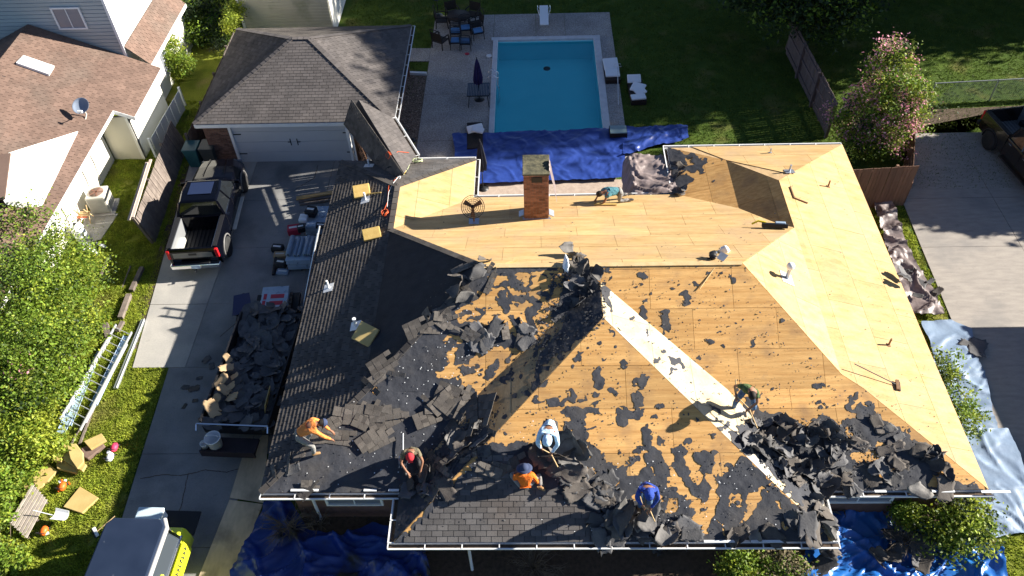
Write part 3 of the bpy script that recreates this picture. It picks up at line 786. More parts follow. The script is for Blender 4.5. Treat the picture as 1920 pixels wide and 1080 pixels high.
felt_on('front_low', f_front); felt_on('front_high', f_front)
FP = [[(735,1030),(745,1010),(925,832),(1000,829),(1045,832),(1080,812),(1110,828),(1132,850),(1140,872),(1175,873),(1200,880),(1215,858),(1225,838),(1245,840),(1250,862),(1262,842),(1280,835),(1290,858),(1300,848),(1340,845),(1356,850),(1370,870),(1400,858),(1450,905),(1500,955),(1575,1030)]]
WP = [[(1088,835),(1105,835),(1110,850),(1100,857),(1090,850)], [(1095,873),(1112,875),(1115,890),(1098,882)], [(1072,862),(1080,861),(1080,868),(1073,868)], [(1118,898),(1145,890),(1162,905),(1150,918),(1135,910)], [(1175,876),(1200,870),(1214,852),(1212,872),(1195,893),(1178,892)], [(1220,878),(1232,880),(1230,897)], [(1243,845),(1260,850),(1264,870),(1280,903),(1302,932),(1290,936),(1270,912),(1250,912),(1246,900),(1258,893)], [(1283,832),(1300,850),(1310,875),(1322,893),(1312,912),(1300,905),(1295,880),(1285,860)],
 [(1325,890),(1341,890),(1352,942),(1340,947),(1335,977),(1325,1001),(1312,1008),(1296,999),(1293,985),(1300,960),(1297,930),(1315,935),(1327,941),(1332,920)], [(1255,935),(1275,938),(1271,955),(1259,963),(1249,951)], [(1218,918),(1235,925),(1244,939),(1237,942)], [(1340,850),(1360,848),(1386,862),(1360,880),(1350,893),(1340,885)], [(1368,930),(1392,930),(1390,950),(1370,946)], [(1402,925),(1437,913),(1425,940),(1410,960),(1400,977),(1388,980),(1403,950)], [(1345,978),(1350,980),(1362,1000),(1355,1003)], [(1442,1000),(1455,1003),(1460,1013),(1447,1010)], [(1185,928),(1198,925),(1197,938),(1180,940)], [(1205,960),(1208,955),(1212,964)], [(1435,885),(1447,895),(1450,905),(1437,898)], [(1500,985),(1520,978),(1540,1003),(1512,1000)], [(1465,980),(1480,990),(1470,995)], [(1458,935),(1466,940),(1468,955),(1458,950)]]
CP = [[(1060,775,6),(1078,775,12),(1100,770,8),(1118,772,7)], [(1085,785,12),(1092,810,12),(1092,832,10)], [(1062,802,8),(1077,800,7)], [(1122,697,7),(1121,715,12),(1127,728,4)], [(1085,668,8)], [(1076,686,5)], [(1123,645,6),(1119,650,3)], [(1022,722,9)], [(1030,752,10),(1052,755,7),(1072,748,6),(1070,733,3)], [(1090,750,5),(1098,746,3)], [(1115,740,6)], [(1116,755,5)], [(1143,735,7),(1152,742,4)], [(1210,708,11),(1205,725,4)], [(1193,715,8)], [(1197,748,15)], [(1165,787,12),(1172,775,10),(1196,776,9)], [(1229,780,5)], [(1235,765,4)], [(1213,806,9),(1213,820,7),(1217,840,5)], [(1005,748,6)], [(1291,828,8),(1290,838,4)], [(1167,826,3)], [(1130,793,4)], [(1140,800,3)], [(1180,862,5),(1195,862,5)], [(1215,838,6),(1198,845,7)], [(1225,862,14),(1240,880,12)], [(1275,850,9),(1272,875,9)], [(1172,683,5)], [(1138,675,3)], [(1156,652,3)], [(1128,664,3)], [(1262,820,2)], [(1240,827,5)], [(1000,812,3)], [(985,800,4)], [(950,815,3)], [(1228,895,7)], [(1165,850,5)], [(1315,955,4),(1325,957,3)], [(1297,987,4)], [(1264,940,4)], [(1380,940,5)], [(1265,725,2)], [(1050,770,3)], [(1110,800,3)]]
def f_porch(U, Vv):
    F = sd_poly(U, Vv, FP[0])
    for w_ in WP: F = np.minimum(F, -sd_poly(U, Vv, w_))
    for c in CP: F = np.maximum(F, sd_chain(U, Vv, c))
    sp = (vnoise(U / 7, Vv / 7, 75) - .90) * 40
    return np.maximum(F, sp)
felt_on('porch_south', f_porch)
def f_pe(U, Vv):
    F = sd_poly(U, Vv, [(1380, 800), (1420, 790), (1560, 940), (1500, 950), (1440, 880)])
    for c in ([(1263,672,8),(1275,688,6)], [(1245,655,4)], [(1190,600,5)], [(1215,625,4)], [(1135,545,10),(1142,580,3)], [(1236,680,6)], [(1295,720,4)], [(1318,740,4)], [(1220,650,3)], [(1310,775,5)], [(1345,770,6),(1330,760,3)], [(1360,800,8)], [(1375,815,10),(1400,850,8)]): F = np.maximum(F, sd_chain(U, Vv, c))
    return np.maximum(F, (vnoise(U / 9, Vv / 9, 79) - .88) * 40)
felt_on('porch_east', f_pe, m=M_felt, warp=9)
def f_pw(U, Vv):
    F = sd_poly(U, Vv, [(1080, 500), (1133, 520), (1135, 600), (1060, 665), (1035, 650), (1060, 590)])
    F = np.maximum(F, sd_poly(U, Vv, [(730, 1030), (735, 915), (905, 770), (940, 830), (900, 870)]))
    for c in ([(1040,650,12),(1012,690,8),(1006,735,9)], [(985,740,8)], [(940,715,8),(955,700,5)], [(975,708,6)], [(1005,660,7),(1030,630,6)], [(975,765,6)], [(945,780,6)], [(930,745,8)], [(960,745,4)], [(1030,690,5)]): F = np.maximum(F, sd_chain(U, Vv, c))
    return np.maximum(F, (vnoise(U / 8, Vv / 8, 81) - .84) * 40)
felt_on('porch_west', f_pw)
def f_rw(U, Vv):
    F = sd_poly(U, Vv, [(1250, 275), (1272, 278), (1285, 300), (1275, 320), (1290, 345), (1270, 380), (1255, 372)])
    for c in ([(1285,318,6),(1310,315,8),(1322,300,6)], [(1300,298,8),(1320,303,10)], [(1285,300,9),(1265,285,7)], [(1278,345,10),(1295,335,6)], [(1270,330,9)], [(1312,325,4)]): F = np.maximum(F, sd_chain(U, Vv, c))
    return np.maximum(F, (vnoise(U / 6, Vv / 6, 83) - .93) * 40)
felt_on('rw_west_low', f_rw)
felt_on('west_high', lambda U, Vv: U * 0 + 30.0, res=.15, m=mat('old_black_felt', (.026, .027, .032), (.017, .018, .022), scale=2.5, rough=.85, bump=.4, bscale=9, fine=.18, fscale=25))
# shingles still nailed on the porch front slope
fs_ = FA['porch_south']
def facet_px(f, pts):
    r = []
    for u, v in pts:
        d = ray(u, v); t = (f.o - CAM).dot(f.n) / d.dot(f.n); p = CAM + d * t
        r.append(((p - f.o).dot(f.u), (p - f.o).dot(f.w)))
    return r
reg = [facet_px(fs_, [(748, 1024), (800, 972), (862, 912), (905, 856), (962, 858), (1000, 905), (1050, 930), (1085, 945), (1108, 965), (1122, 1024)])]
shingle(fs_, SL['porch_south'], M_shg, tab=.29, ch=.150, th=.016, region=reg, limit_parts=280, lift=.045)
# nail discs on the felt
nb = MB()
for i in range(330):
    r_ = rnd.random()
    if r_ < .65: u, v = rnd.uniform(560, 900), rnd.uniform(560, 910)
    elif r_ < .85: u, v = rnd.uniform(1000, 1500), rnd.uniform(840, 1000)
    else: u, v = rnd.uniform(800, 1000), rnd.uniform(580, 900)
    if v < 1530 - 1.02 * u + 0 and False: continue
    p, n = at(u, v)
    if p.z < E or n.y > -.2: continue
    q = n.to_track_quat('Z', 'Y').to_matrix()
    s = rnd.uniform(.010, .019)
    nb._add([p + n * .055 + q @ V((s * math.cos(t), s * math.sin(t), 0)) for t in (0, 1.05, 2.1, 3.14, 4.19, 5.24)], [(0, 1, 2, 3, 4, 5)])
o = nb.build('nail_caps', M_white, house); o['kind'] = 'stuff'

# rows of nails on the bare decking
nd = MB()
for key in ('rear_low', 'rear_high', 'front_low', 'front_high', 'porch_south', 'east_low', 'wing_east'):
    f = FA[key]; us = [p[0] for p in f.p2]; vs_ = [p[1] for p in f.p2]
    u = min(us) + .3
    while u < max(us):
        if rnd.random() < .55:
            v = min(vs_) + rnd.random() * .3; ve = v + rnd.uniform(1, 5)
            while v < min(ve, max(vs_)):
                a_, b_ = u + rnd.uniform(-.02, .02), v + rnd.uniform(-.03, .03)
                if sd_poly(np.array([a_]), np.array([b_]), f.p2)[0] > .05 and rnd.random() < .8:
                    s_ = rnd.uniform(.006, .012); nd._add([f.at(a_ - s_, b_ - s_, .0285), f.at(a_ + s_, b_ - s_, .0285), f.at(a_ + s_, b_ + s_, .0285), f.at(a_ - s_, b_ + s_, .0285)], [(0, 1, 2, 3)])
                v += .2
        u += .61
o = nd.build('nail_heads', mat('rusty_nail', (.12, .08, .06), rough=.8), house); o['kind'] = 'stuff'

# gutters
def gutter(a, b, out_, name='gutter', step=.95, parent=house, inner=True):
    a = V(a); b = V(b); out_ = V(out_)
    d = (b - a); L_ = d.length; d.normalize()
    g = MB(); w = .13
    up = V((0, 0, 1))
    c0 = out_ * .02
    def strip(o0, z0, o1, z1, t=.012):
        p = a + out_ * o0 + up * z0; q = b + out_ * o0 + up * z0; p2 = a + out_ * o1 + up * z1; q2 = b + out_ * o1 + up * z1
        nrm = (q - p).cross(p2 - p).normalized() * t
        vs2 = [p, q, q2, p2, p + nrm, q + nrm, q2 + nrm, p2 + nrm]
        g._add(vs2, [(0, 1, 2, 3), (7, 6, 5, 4), (0, 4, 5, 1), (1, 5, 6, 2), (2, 6, 7, 3), (3, 7, 4, 0)])
    strip(.01, -.02, .01, -.13); strip(.01, -.13, .13, -.13); strip(.14, -.13, .16, -.02, .015); strip(.15, -.02, .19, -.018, .02)
    o = g.build(name, M_white, parent)
    n = max(2, int(L_ / step))
    for i in range(n + 1):
        p = a + d * (L_ * i / n * .998 + .005)
        h = MB(); h.bar(p + out_ * .0 + up * -.012, p + out_ * .17 + up * -.012, .028, .012); h.build('hanger', M_white, o)
    if inner:
        k = MB(); k.bar(a + out_ * .075 + up * -.105, b + out_ * .075 + up * -.105, .10, .02); k.build('leaf_litter', M_soil, o)
    return o
gutter(A, W1, (0, -1, 0)); gutter(W1 - V((0, .17, 0)), S1, (-1, 0, 0)); gutter(S1 - V((.17, 0, 0)), S2 + V((.17, 0, 0)), (0, -1, 0)); gutter(S2, W2 - V((0, .17, 0)), (1, 0, 0)); gutter(W2, B + V((.1, 0, 0)), (0, -1, 0))
gutter(G2, Fp, (0, 1, 0)); gutter(D, Fp + V((0, .17, 0)), (1, 0, 0)); gutter(G2 + V((0, .17, 0)), J, (-1, 0, 0)); gutter(H, J - V((.17, 0, 0)), (0, 1, 0)); gutter(D, C + V((3.1, 0, 0)), (0, 1, 0))
# white drip-edge strips lying loose on the front eave
for (u0, u1, v_) in ((545, 597, 919), (682, 706, 919), (728, 748, 919), (1320, 1470, 1015), (1640, 1662, 921), (1712, 1790, 921), (1840, 1895, 922)):
    p, q = G(u0, v_, E + .08), G(u1, v_, E + .08)
    k = MB(); k.bar(p, q, .07, .012)
    tag(k.build('drip_edge_strip', M_white), 'loose white metal drip edge strip lying along the front gutter', 'metal strip', 'white drip edge strips along the front eaves')
k = MB(); k.bar(S1 + V((.32, .05, .05)), V((FX1 + .42, YS + .1, E + .16)), .07, .012)
tag(k.build('drip_edge_strip', M_white), 'white metal strip standing beside the short gutter at the porch corner', 'metal strip')
# fascia, soffit, walls
wl = MB(); I = .55
foot = [(I, YS + I), (FX1 + I, YS + I), (FX1 + I, FY + I + .9), (FX2 - I, FY + I + .9), (FX2 - I, YS + I + .02), (XE - I, YS + I + .02), (XE - I, YR - I), (XE - WR + I, YR - I), (XE - WR + I, YN - I), (WL - I, YN - I), (WL - I, YL - I), (I, YL - I)]
wl.prism(foot, 0, E - .16)
wl.build('wall', M_brickd, house)
so = MB()
soff = [(0.02, YS + .02), (FX1 + .02, YS + .02), (FX1 + .02, FY + .02), (FX2 - .02, FY + .02), (FX2 - .02, YS + .02), (XE - .02, YS + .02), (XE - .02, YR - .02), (XE - WR + .02, YR - .02), (XE - WR + .02, YN - .02), (WL - .02, YN - .02), (WL - .02, YL - .02), (0.02, YL - .02)]
so.prism(soff, E - .155, E - .02); so.build('soffit', M_white, house)
def window(x, y, z, w, h, parent, face='-y', frame=M_white, glass=M_glassg, wn_='window', mull=1, rz=None):
    o = empty(wn_, (x, y, z), 0 if rz is None else rz); o.parent = parent
    fr_ = MB(); t = .07
    fr_.box((0, 0, h / 2 - t / 2), (w, .08, t)); fr_.box((0, 0, -h / 2 + t / 2), (w, .08, t)); fr_.box((-w / 2 + t / 2, 0, 0), (t, .08, h - 2 * t)); fr_.box((w / 2 - t / 2, 0, 0), (t, .08, h - 2 * t))
    for i in range(mull): fr_.box(((i + 1) * w / (mull + 1) - w / 2, 0, 0), (.035, .06, h - 2 * t))
    fr_.build('frame', frame, o)
    gl2 = MB(); gl2.box((0, .01, 0), (w - 2 * t, .02, h - 2 * t)); gl2.build('pane', glass, o)
    return o
window(2.3, YS + I - .03, 1.35, 1.7, 1.1, house, mull=1)
window(17.0, YS + I - .01, 1.35, 2.0, 1.1, house, mull=1)
cb = MB(); cb.box((2.2, YS + I - .05, 2.05), (3.0, .08, .12)); cb.box((9.6, FY + I + .84, 2.05), (10, .1, .22)); cb.box((17.3, YS + I - .05, 2.1), (4.0, .08, .14)); cb.build('trim_board', M_white, house)
for x_ in (4.6, 6.9, 9.6, 12.3, 14.6):
    k = MB(); k.box((x_, FY + 1.35, 1.15), (.14, .14, 2.3)); bevelify(k.build('porch_post', M_white, house), .01)
k = MB(); k.tube([(1.05, YS - .1, E - .15), (1.15, YS + .3, E - .35), (1.15, YS + .42, E - .6), (1.15, YS + .42, .1)], .045, 8); k.build('downspout', M_white, house)
k = MB(); k.tube([(5.7, FY - .08, E - .15), (5.8, FY + .25, E - .35), (5.8, FY + .3, .1)], .045, 8); k.build('downspout', M_white, house)

# chimney
cx, cy = 8.0, 12.0
def rear_z(y): return E + (YN - y) * .35
CHX0, CHX1, CHY0, CHY1, CHZ = 7.36, 8.20, 11.62, 12.60, 5.24
ch = thing('brick_chimney', 'red brick chimney stack with a mossy concrete cap standing on bare plywood', 'chimney', ((CHX0 + CHX1) / 2, (CHY0 + CHY1) / 2, rear_z(CHY0)))
chz0 = rear_z(CHY1) - .1
wx, wy = CHX1 - CHX0, CHY1 - CHY0
k = MB(); k.box((0, 0, (CHZ + chz0) / 2 - ch.location.z), (wx - .02, wy - .02, CHZ - chz0)); k.build('stack_core', M_mortar, ch)
bk = MB(); z = chz0 - ch.location.z; r = 0
while z < CHZ - ch.location.z - .03:
    for (ax, ay, L_, rz) in ((0, -wy / 2, wx, 0), (0, wy / 2, wx, 0), (-wx / 2, 0, wy, 1), (wx / 2, 0, wy, 1)):
        s = -L_ / 2 - (.105 if r % 2 else 0)
        while s < L_ / 2 - .01:
            a0 = max(s, -L_ / 2); a1 = min(s + .20, L_ / 2)
            if a1 - a0 > .02:
                c = (a0 + a1) / 2; t = rnd.random()
                if rz == 0: bk.box((c, ay, z + .031), (a1 - a0 - .010, .022, .060), tone=t)
                else: bk.box((ax, c, z + .031), (.022, a1 - a0 - .010, .060), tone=t)
            s += .21
    z += .070; r += 1
o = bk.build('brickwork', M_brick, ch); o['kind'] = 'stuff'
k = MB(); k.box((0, 0, CHZ - ch.location.z), (wx + .08, wy + .08, .07)); bevelify(k.build('cap', M_cap, ch), .012)
k = MB(); k.box((.02, -wy / 2 - .02, CHZ - ch.location.z - .22), (.36, .04, .22)); k.build('flue_opening', M_black, ch)
k = MB()
k._add([V((-.50, -.44, .05)), V((.48, -.44, .05)), V((.55, -.62, -.03)), V((-.46, -.66, -.02)), V((-.5, -.44, .09)), V((.48, -.44, .09)), V((.55, -.62, -.005)), V((-.46, -.66, .0))], [(0, 3, 2, 1), (4, 5, 6, 7), (0, 1, 5, 4), (1, 2, 6, 5), (2, 3, 7, 6), (3, 0, 4, 7)])
k.build('flashing', M_galv, ch)
for sx in (-1, 1):
    k = MB(); k.box((sx * .53, -.28, .12), (.20, .30, .03), M=Matrix.Rotation(sx * .5, 4, 'Y')); k.build('flashing', M_galv, ch)

# ------------------------------------------------------------------ garage
gar = thing('garage', 'detached garage with a grey hip roof and white double door', 'garage', (0, 0, 0))
for k_, f in GF.items():
    sl = base(f, 'roof_slope', M_felt, gar)
    m_ = M_shgar if k_ in ('south', 'east') else M_shw
    shingle(f, sl, m_, tab=.29 if k_ != 'west' else .3, ch=.15, th=.014 if k_ != 'west' else .026)
hb = MB()
for a, b in ((ga, GR1), (gb, GR2), (gc, GR2), (gd, GR1), (GR1, GR2)):
    k = max(2, int((b - a).length / .25))
    for i in range(k):
        p = a + (b - a) * (i / k); q = a + (b - a) * ((i + .95) / k); hb.bar(p + V((0, 0, .035)), q + V((0, 0, .025)), .22, .014, tone=rnd.random())
o = hb.build('ridge_cap_shingles', M_shgar, gar); o['kind'] = 'stuff'
wlm = MB(); wlm.box((GX0 + .18, (19.05 + GY1 - .4) / 2, 1.15), (.2, GY1 - .4 - 19.05, 2.3)); wlm.box((GX1 - .5, (19.05 + GY1 - .4) / 2, 1.15), (.2, GY1 - .4 - 19.05, 2.3))
wlm.box(((GX0 + GX1) / 2, GY1 - .5, 1.15), (7.9, .2, 2.3)); wlm.box((.85, 19.12, 1.15), (1.3, .16, 2.3))
wlm.build('wall', M_brickd, gar)
gutter(gb - V((0, 0, 0)), gc, (1, 0, 0), parent=gar, step=.8)
k = MB(); k.box(((GX0 + GX1) / 2, GY0 + .0, GE - .10), (GX1 - GX0, .03, .16)); k.box((GX0, (GY0 + GY1) / 2, GE - .1), (.03, GY1 - GY0, .16)); k.build('fascia', M_white, gar)
k = MB(); k.box(((GX0 + GX1) / 2, 18.85, GE - .2), (GX1 - GX0 - .05, .5, .03)); k.build('soffit', M_white, gar)
# door with four section panels
dx0_, dx1_ = -5.38, -.20
dr_ = empty('garage_door', ((dx0_ + dx1_) / 2, 19.14, 0)); dr_.parent = gar
for i in range(4):
    k = MB(); k.box((0, 0, .28 + i * .56), (dx1_ - dx0_, .05, .55)); bevelify(k.build('door_section', M_door, dr_), .008)
for sx, hz in ((-.15, 1.1), (.15, 1.1)):
    k = MB(); k.box((sx, -.04, hz), (.03, .03, .34)); k.box((sx - .07 * (1 if sx < 0 else -1), -.035, hz), (.12, .02, .03)); k.build('door_handle', M_black, dr_)
for sx in (-2.4, 2.4):
    for hz in (.5, 1.55):
        k = MB(); k.box((sx, -.035, hz), (.34, .015, .05)); k.build('strap_hinge', M_black, dr_)
for x_ in (dx0_ - .06, dx1_ + .06): k = MB(); k.box((x_, 19.08, 1.15), (.12, .08, 2.3)); k.build('door_frame', M_white, gar)
pier = MB(); z = .0; r = 0
PXa, PXb = GX0 + .12, dx0_ - .12
k = MB(); k.box(((PXa + PXb) / 2, 19.16, 1.12), (PXb - PXa - .02, .2, 2.24)); k.build('wall', M_mortard, gar)
while z < 2.2:
    s = PXa - (.11 if r % 2 else 0)
    while s < PXb:
        a0, a1 = max(s, PXa), min(s + .21, PXb)
        if a1 - a0 > .03: pier.box(((a0 + a1) / 2, 19.055, z + .035), (a1 - a0 - .012, .03, .058), tone=rnd.random())
        s += .22
    z += .072; r += 1
o = pier.build('brickwork', M_brickd, gar); o['kind'] = 'stuff'
lp = thing('wall_lamp', 'small metal coach lamp on the garage corner', 'lamp', (-.02, 19.0, 1.95))
k = MB(); k.lathe([(.02, .0), (.10, .02), (.10, .22), (.05, .28), (.01, .30)], 10, c=(0, -.12, -.1)); k.build('lamp_shade', M_chrome, lp)
k = MB(); k.bar((0, 0, 0), (0, -.12, .05), .03, .03); k.bar((-.2, -.1, .02), (.02, -.1, .02), .02, .02); k.build('bracket', M_black, lp)
# breezeway
bw = thing('breezeway', 'narrow shingled breezeway roof between garage and house', 'breezeway', (0, 0, 0))
for k_, f in BF.items():
    sl = base(f, 'roof_slope', M_felt, bw)
    shingle(f, sl, M_shgar if k_ == 'east' else M_shw, tab=.27, ch=.14, th=.012)
f = BF['east']; gutter(f.pts[1], f.pts[2], ((f.pts[2] - f.pts[1]).cross(V((0, 0, 1)))).normalized() * -1, parent=bw)
f = BF['west']
for t in (.05, .5, .95):
    for a, b in ((BF['west'].pts[0], BF['west'].pts[3]), (BF['east'].pts[1], BF['east'].pts[2])):
        p = a.lerp(b, t); k = MB(); k.box((p.x, p.y, 1.25), (.12, .12, 2.5)); k.build('post', M_white, bw)

# ------------------------------------------------------------------ left neighbour
nb_ = thing('neighbour_house', 'two storey neighbouring house with white lit walls and a brown shingle roof', 'house', (0, 0, 0))
for k_, f in NF.items():
    sl = base(f, 'roof_slope', M_felt, nb_)
    shingle(f, sl, M_shb, tab=.31, ch=.15, th=.012)
k = MB()
def wallq(k, a, b, z0, z1, t=.12):
    a = V((a[0], a[1], 0)); b = V((b[0], b[1], 0)); n = (b - a).cross(V((0, 0, 1))).normalized() * t
    k.prism([a, b, b - n, a - n], z0, z1)
wx_ = nX - .35
wallq(k, (wx_, 19.45), (wx_, 23.2), 0, nE - .05)
wallq(k, (NX2 - .95, 6), (NX2 - .95, 19.4), 0, nz(NX2) + .0)
k.build('wall', M_wallw, nb_)
k = MB(); wallq(k, (NX2 - .95, 19.47), (wx_, 19.47), 0, nE); k.build('wall', M_cream, nb_)
k = MB(); k.bar((nX, 19.45, nE - .06), (nX, 23.28, nE - .06), .03, .16); k.bar((NX2, 6, nz(NX2) - .06), (NX2, 19.45, nz(NX2) - .06), .03, .16); k.bar((NX2, 19.45, nz(NX2) - .08), (nX, 19.45, nE - .08), .03, .18); k.build('fascia', M_white, nb_)
# upper storey
ux = -11.0
up = MB(); up.box((ux - 8, 23.4 + 4, 3.9), (16, 8, 7.6)); up.build('upper_wall', M_siding, nb_)
sd_ = MB()
z = 3.0
while z < 7.7:
    sd_.box((ux - 6, 23.36, z), (12, .05, .165), M=Matrix.Rotation(.10, 4, 'X')); z += .18
o = sd_.build('siding_board', M_siding, nb_); o['kind'] = 'stuff'
sd_ = MB(); sd_.box((ux + .02, 27.4, 4.3), (.06, 8.1, 6.8)); sd_.build('upper_wall', M_wallw, nb_)
k = MB(); k.box((ux + .03, 23.36, 4.9), (.12, .12, 4.6)); k.build('corner_board', M_white, nb_)
# window on the upper wall
d = ray(130, 34); t = (23.3 - CAM.y) / d.y; wp = CAM + d * t
window(wp.x, 23.28, wp.z, 1.30, 1.05, nb_, mull=1)
# lean-to strip roof on the east wall
l0, l1 = V((ux + .1, 23.35, 2.95)), V((ux + .1, 29.0, 2.95))
lf = Facet([l0 + V((0, 0, .45)), V((ux + 1.0, 23.35, 2.45)), V((ux + 1.0, 29.0, 2.45)), l1 + V((0, 0, .45))])
sl = base(lf, 'roof_slope', M_felt, nb_); shingle(lf, sl, M_shb, tab=.31, ch=.15, th=.012)
k = MB(); k.bar((ux + 1.02, 23.35, 2.36), (ux + 1.02, 29, 2.36), .03, .18); k.build('fascia', M_white, nb_)
k = MB(); k.box((ux + .35, 26.3, 1.1), (.5, 5.6, 2.3)); k.build('wall', M_wallw, nb_)
window(ux + .62, 25.4, 1.3, .9, 1.2, nb_, rz=R(90))
# roof eave return top of frame
# skylight
f = NF['east']
sk = thing('skylight', 'long flat skylight with a pale frame on the brown roof', 'skylight', at(66, 126)[0] + f.n * .02, R(0), n=f.n)
q = [at(*p)[0] for p in ((30, 122), (44, 108), (102, 128), (92, 144))]
c_ = sum(q, V((0, 0, 0))) / 4
Mi = sk.matrix_world.inverted()
ql = [Mi @ p for p in q]
k = MB(); k.prism([(p.x * 1.0, p.y * 1.0) for p in ql], 0, .12); bevelify(k.build('frame', M_white, sk), .01)
cc = sum(ql, V((0, 0, 0))) / 4
k = MB(); k.prism([(cc.x + (p.x - cc.x) * .86, cc.y + (p.y - cc.y) * .80) for p in ql], .10, .135); k.build('pane', mat('skylight_dome', (.42, .55, .66), (.36, .48, .58), scale=2, rough=.15, spec=.6), sk)
# satellite dish
p, n = at(160, 224)
sd2 = thing('satellite_dish', 'round grey satellite dish on the edge of the brown roof', 'satellite dish', p)
k = MB(); ang = Matrix.Rotation(R(-38), 4, 'X') @ Matrix.Rotation(R(0), 4, 'Z'); k.T = Matrix.Translation((.05, .12, .55)) @ Matrix.Rotation(R(35), 4, 'X')
prof = [(.0001, .0), (.12, .012), (.22, .04), (.30, .08), (.345, .12), (.355, .12), (.30, .06), (.2, .02), (.0001, -.02)]
k.lathe(prof, 28); k.build('reflector', mat('dish_grey', (.22, .26, .33), (.19, .23, .30), scale=3, rough=.5), sd2)
k = MB(); k.tube([(.05, .15, .5), (.05, .15, .15), (0, 0, 0)], .03, 8); k.build('mast', M_metalb, sd2)
k = MB(); k.tube([(.05, .0, .38), (.15, -.35, .55), (.25, -.48, .70)], .018, 6); k.build('feed_arm', M_metalb, sd2)
k = MB(); k.box((.27, -.5, .74), (.20, .09, .09)); bevelify(k.build('receiver', M_white, sd2), .01)
# dormer gable, lit white
dm = MB()
q = [at(145, 246)[0], at(76, 386)[0]]
base_y0, base_y1 = q[0].y, q[1].y
bx = q[0].x
def _pl(u, v, h):
    f_ = NF['east_south']; d_ = ray(u, v); t_ = (f_.o + f_.n * h - CAM).dot(f_.n) / d_.dot(f_.n); return CAM + d_ * t_
tp = [_pl(78, 386, .04), _pl(4, 372, .5), _pl(15, 287, .5), _pl(146, 246, .04)]
dm._add(tp + [p - V((0, 0, .3)) for p in tp], [(0, 1, 2, 3), (7, 6, 5, 4), (0, 4, 5, 1), (1, 5, 6, 2), (2, 6, 7, 3), (3, 7, 4, 0)])
dm.build('dormer_wall', mat('white_membrane', (.85, .83, .78), rough=.6), nb_)
k = MB(); pb = [p + V((-.12, -.05, -.02)) for p in (tp[1], tp[2])]
k.bar(pb[0], pb[1], .45, .06); k.build('parapet_cap', M_shb, nb_)
# wires / conduit on the white wall
k = MB(); wxx = NX2 - .92
for y_ in (17.9, 16.9, 14.6):
    k.tube([(wxx, y_, 2.2), (wxx, y_, 1.0), (wxx + .03, y_ - .2, .3)], .018, 5)
k.build('conduit', M_grey, nb_)
# beige shed at the top edge
sh = thing('garden_shed', 'beige sided outbuilding behind the garage', 'shed', (0, 0, 0))
P0 = G(636, 50)
sx1 = P0.x - .1; sy = P0.y - .9
k = MB(); k.box((sx1 - 2.35, sy + 2.5, 1.5), (4.7, 5.0, 3.0)); k.build('wall', M_cream, sh)
k = MB(); z = .2
while z < 3.0: k.box((sx1 - 2.35, sy - .02, z), (4.7, .05, .155), M=Matrix.Rotation(.1, 4, 'X')); z += .17
o = k.build('siding_board', M_cream, sh); o['kind'] = 'stuff'
k = MB(); k.box((sx1 + .02, sy + .08, 1.5), (.08, .16, 3.0)); k.box((sx1 - 4.7, sy - .03, 1.5), (.14, .1, 3.0)); k.build('corner_board', M_white, sh)
k = MB(); k.box((sx1 + .03, sy + 2.5, 1.5), (.05, 4.6, 2.9)); k.build('wall', M_wallw, sh)
f1_ = Facet([V((sx1 - 5, sy - .4, 2.9)), V((sx1 + .4, sy - .4, 2.9)), V((sx1 + .4, sy + 2.5, 4.0)), V((sx1 - 5, sy + 2.5, 4.0))])
f2_ = Facet([V((sx1 - 5, sy + 5.4, 2.9)), V((sx1 + .4, sy + 5.4, 2.9)), V((sx1 + .4, sy + 2.5, 4.0)), V((sx1 - 5, sy + 2.5, 4.0))])
for f in (f1_, f2_): base(f, 'roof_slope', M_shb, sh)
# house to the east whose shade falls on the right driveway
eh = thing('east_house', 'house beyond the right driveway', 'house', (0, 0, 0))
k = MB(); k.box((33.5, 4.2, 1.5), (8, 11.4, 3.0)); k.build('wall', M_brickd, eh)
ef = [V((29.0, -2, 2.95)), V((38, -2, 2.95)), V((38, 10.35, 2.95)), V((29.0, 10.35, 2.95)), V((33.5, 2.5, 4.6)), V((33.5, 4.7, 4.6))]
k = MB(); k._add(ef, [(0, 1, 4), (1, 2, 5, 4), (2, 3, 5), (3, 0, 4, 5)]); k.build('roof', M_shg, eh)
eh2 = MB(); eh2.box((36, 12.3, 1.1), (9.0, 4.2, 2.2)); eh2.build('wall', M_brickd, eh)

# ------------------------------------------------------------------ fences
def fence(name, label, a, b, h, m, bw_=.14, gap=.012, lean=0.0, post=2.4, rail=True, th=.02, rand_h=.0, cat='fence', side=1):
    a = V((a[0], a[1], 0)); b = V((b[0], b[1], 0)); d = b - a; L_ = d.length; d.normalize(); n = V((-d.y, d.x, 0)) * side
    r = thing(name, label, cat, a, math.atan2(d.y, d.x))
    me = MB().box((0, 0, h / 2), (bw_ - gap, th, h)).mesh('board', m)
    x = bw_ / 2; i = 0
    while x < L_:
        o = link('board', me, r); o.location = (x, 0, rnd.uniform(-rand_h, 0)); o.rotation_euler = (lean + rnd.uniform(-.01, .01), rnd.uniform(-.006, .006), 0)
        x += bw_; i += 1
    if rail:
        for z in (.3, h * .55, h - .2):
            k = MB(); k.box((L_ / 2, .045 * side, z), (L_, .05, .09)); o = k.build('rail', m, r); o.rotation_euler = (lean, 0, 0)
    x = 0
    while x <= L_ + .01:
        k = MB(); k.box((x, .10 * side, h / 2), (.1, .1, h)); o = k.build('post', m, r); o.rotation_euler = (lean, 0, 0); x += post
    return r
fence('picket_fence', 'dark brown board fence between house corner and right driveway', (19.6, 15.35), (22.78, 15.6), 2.1, M_board)
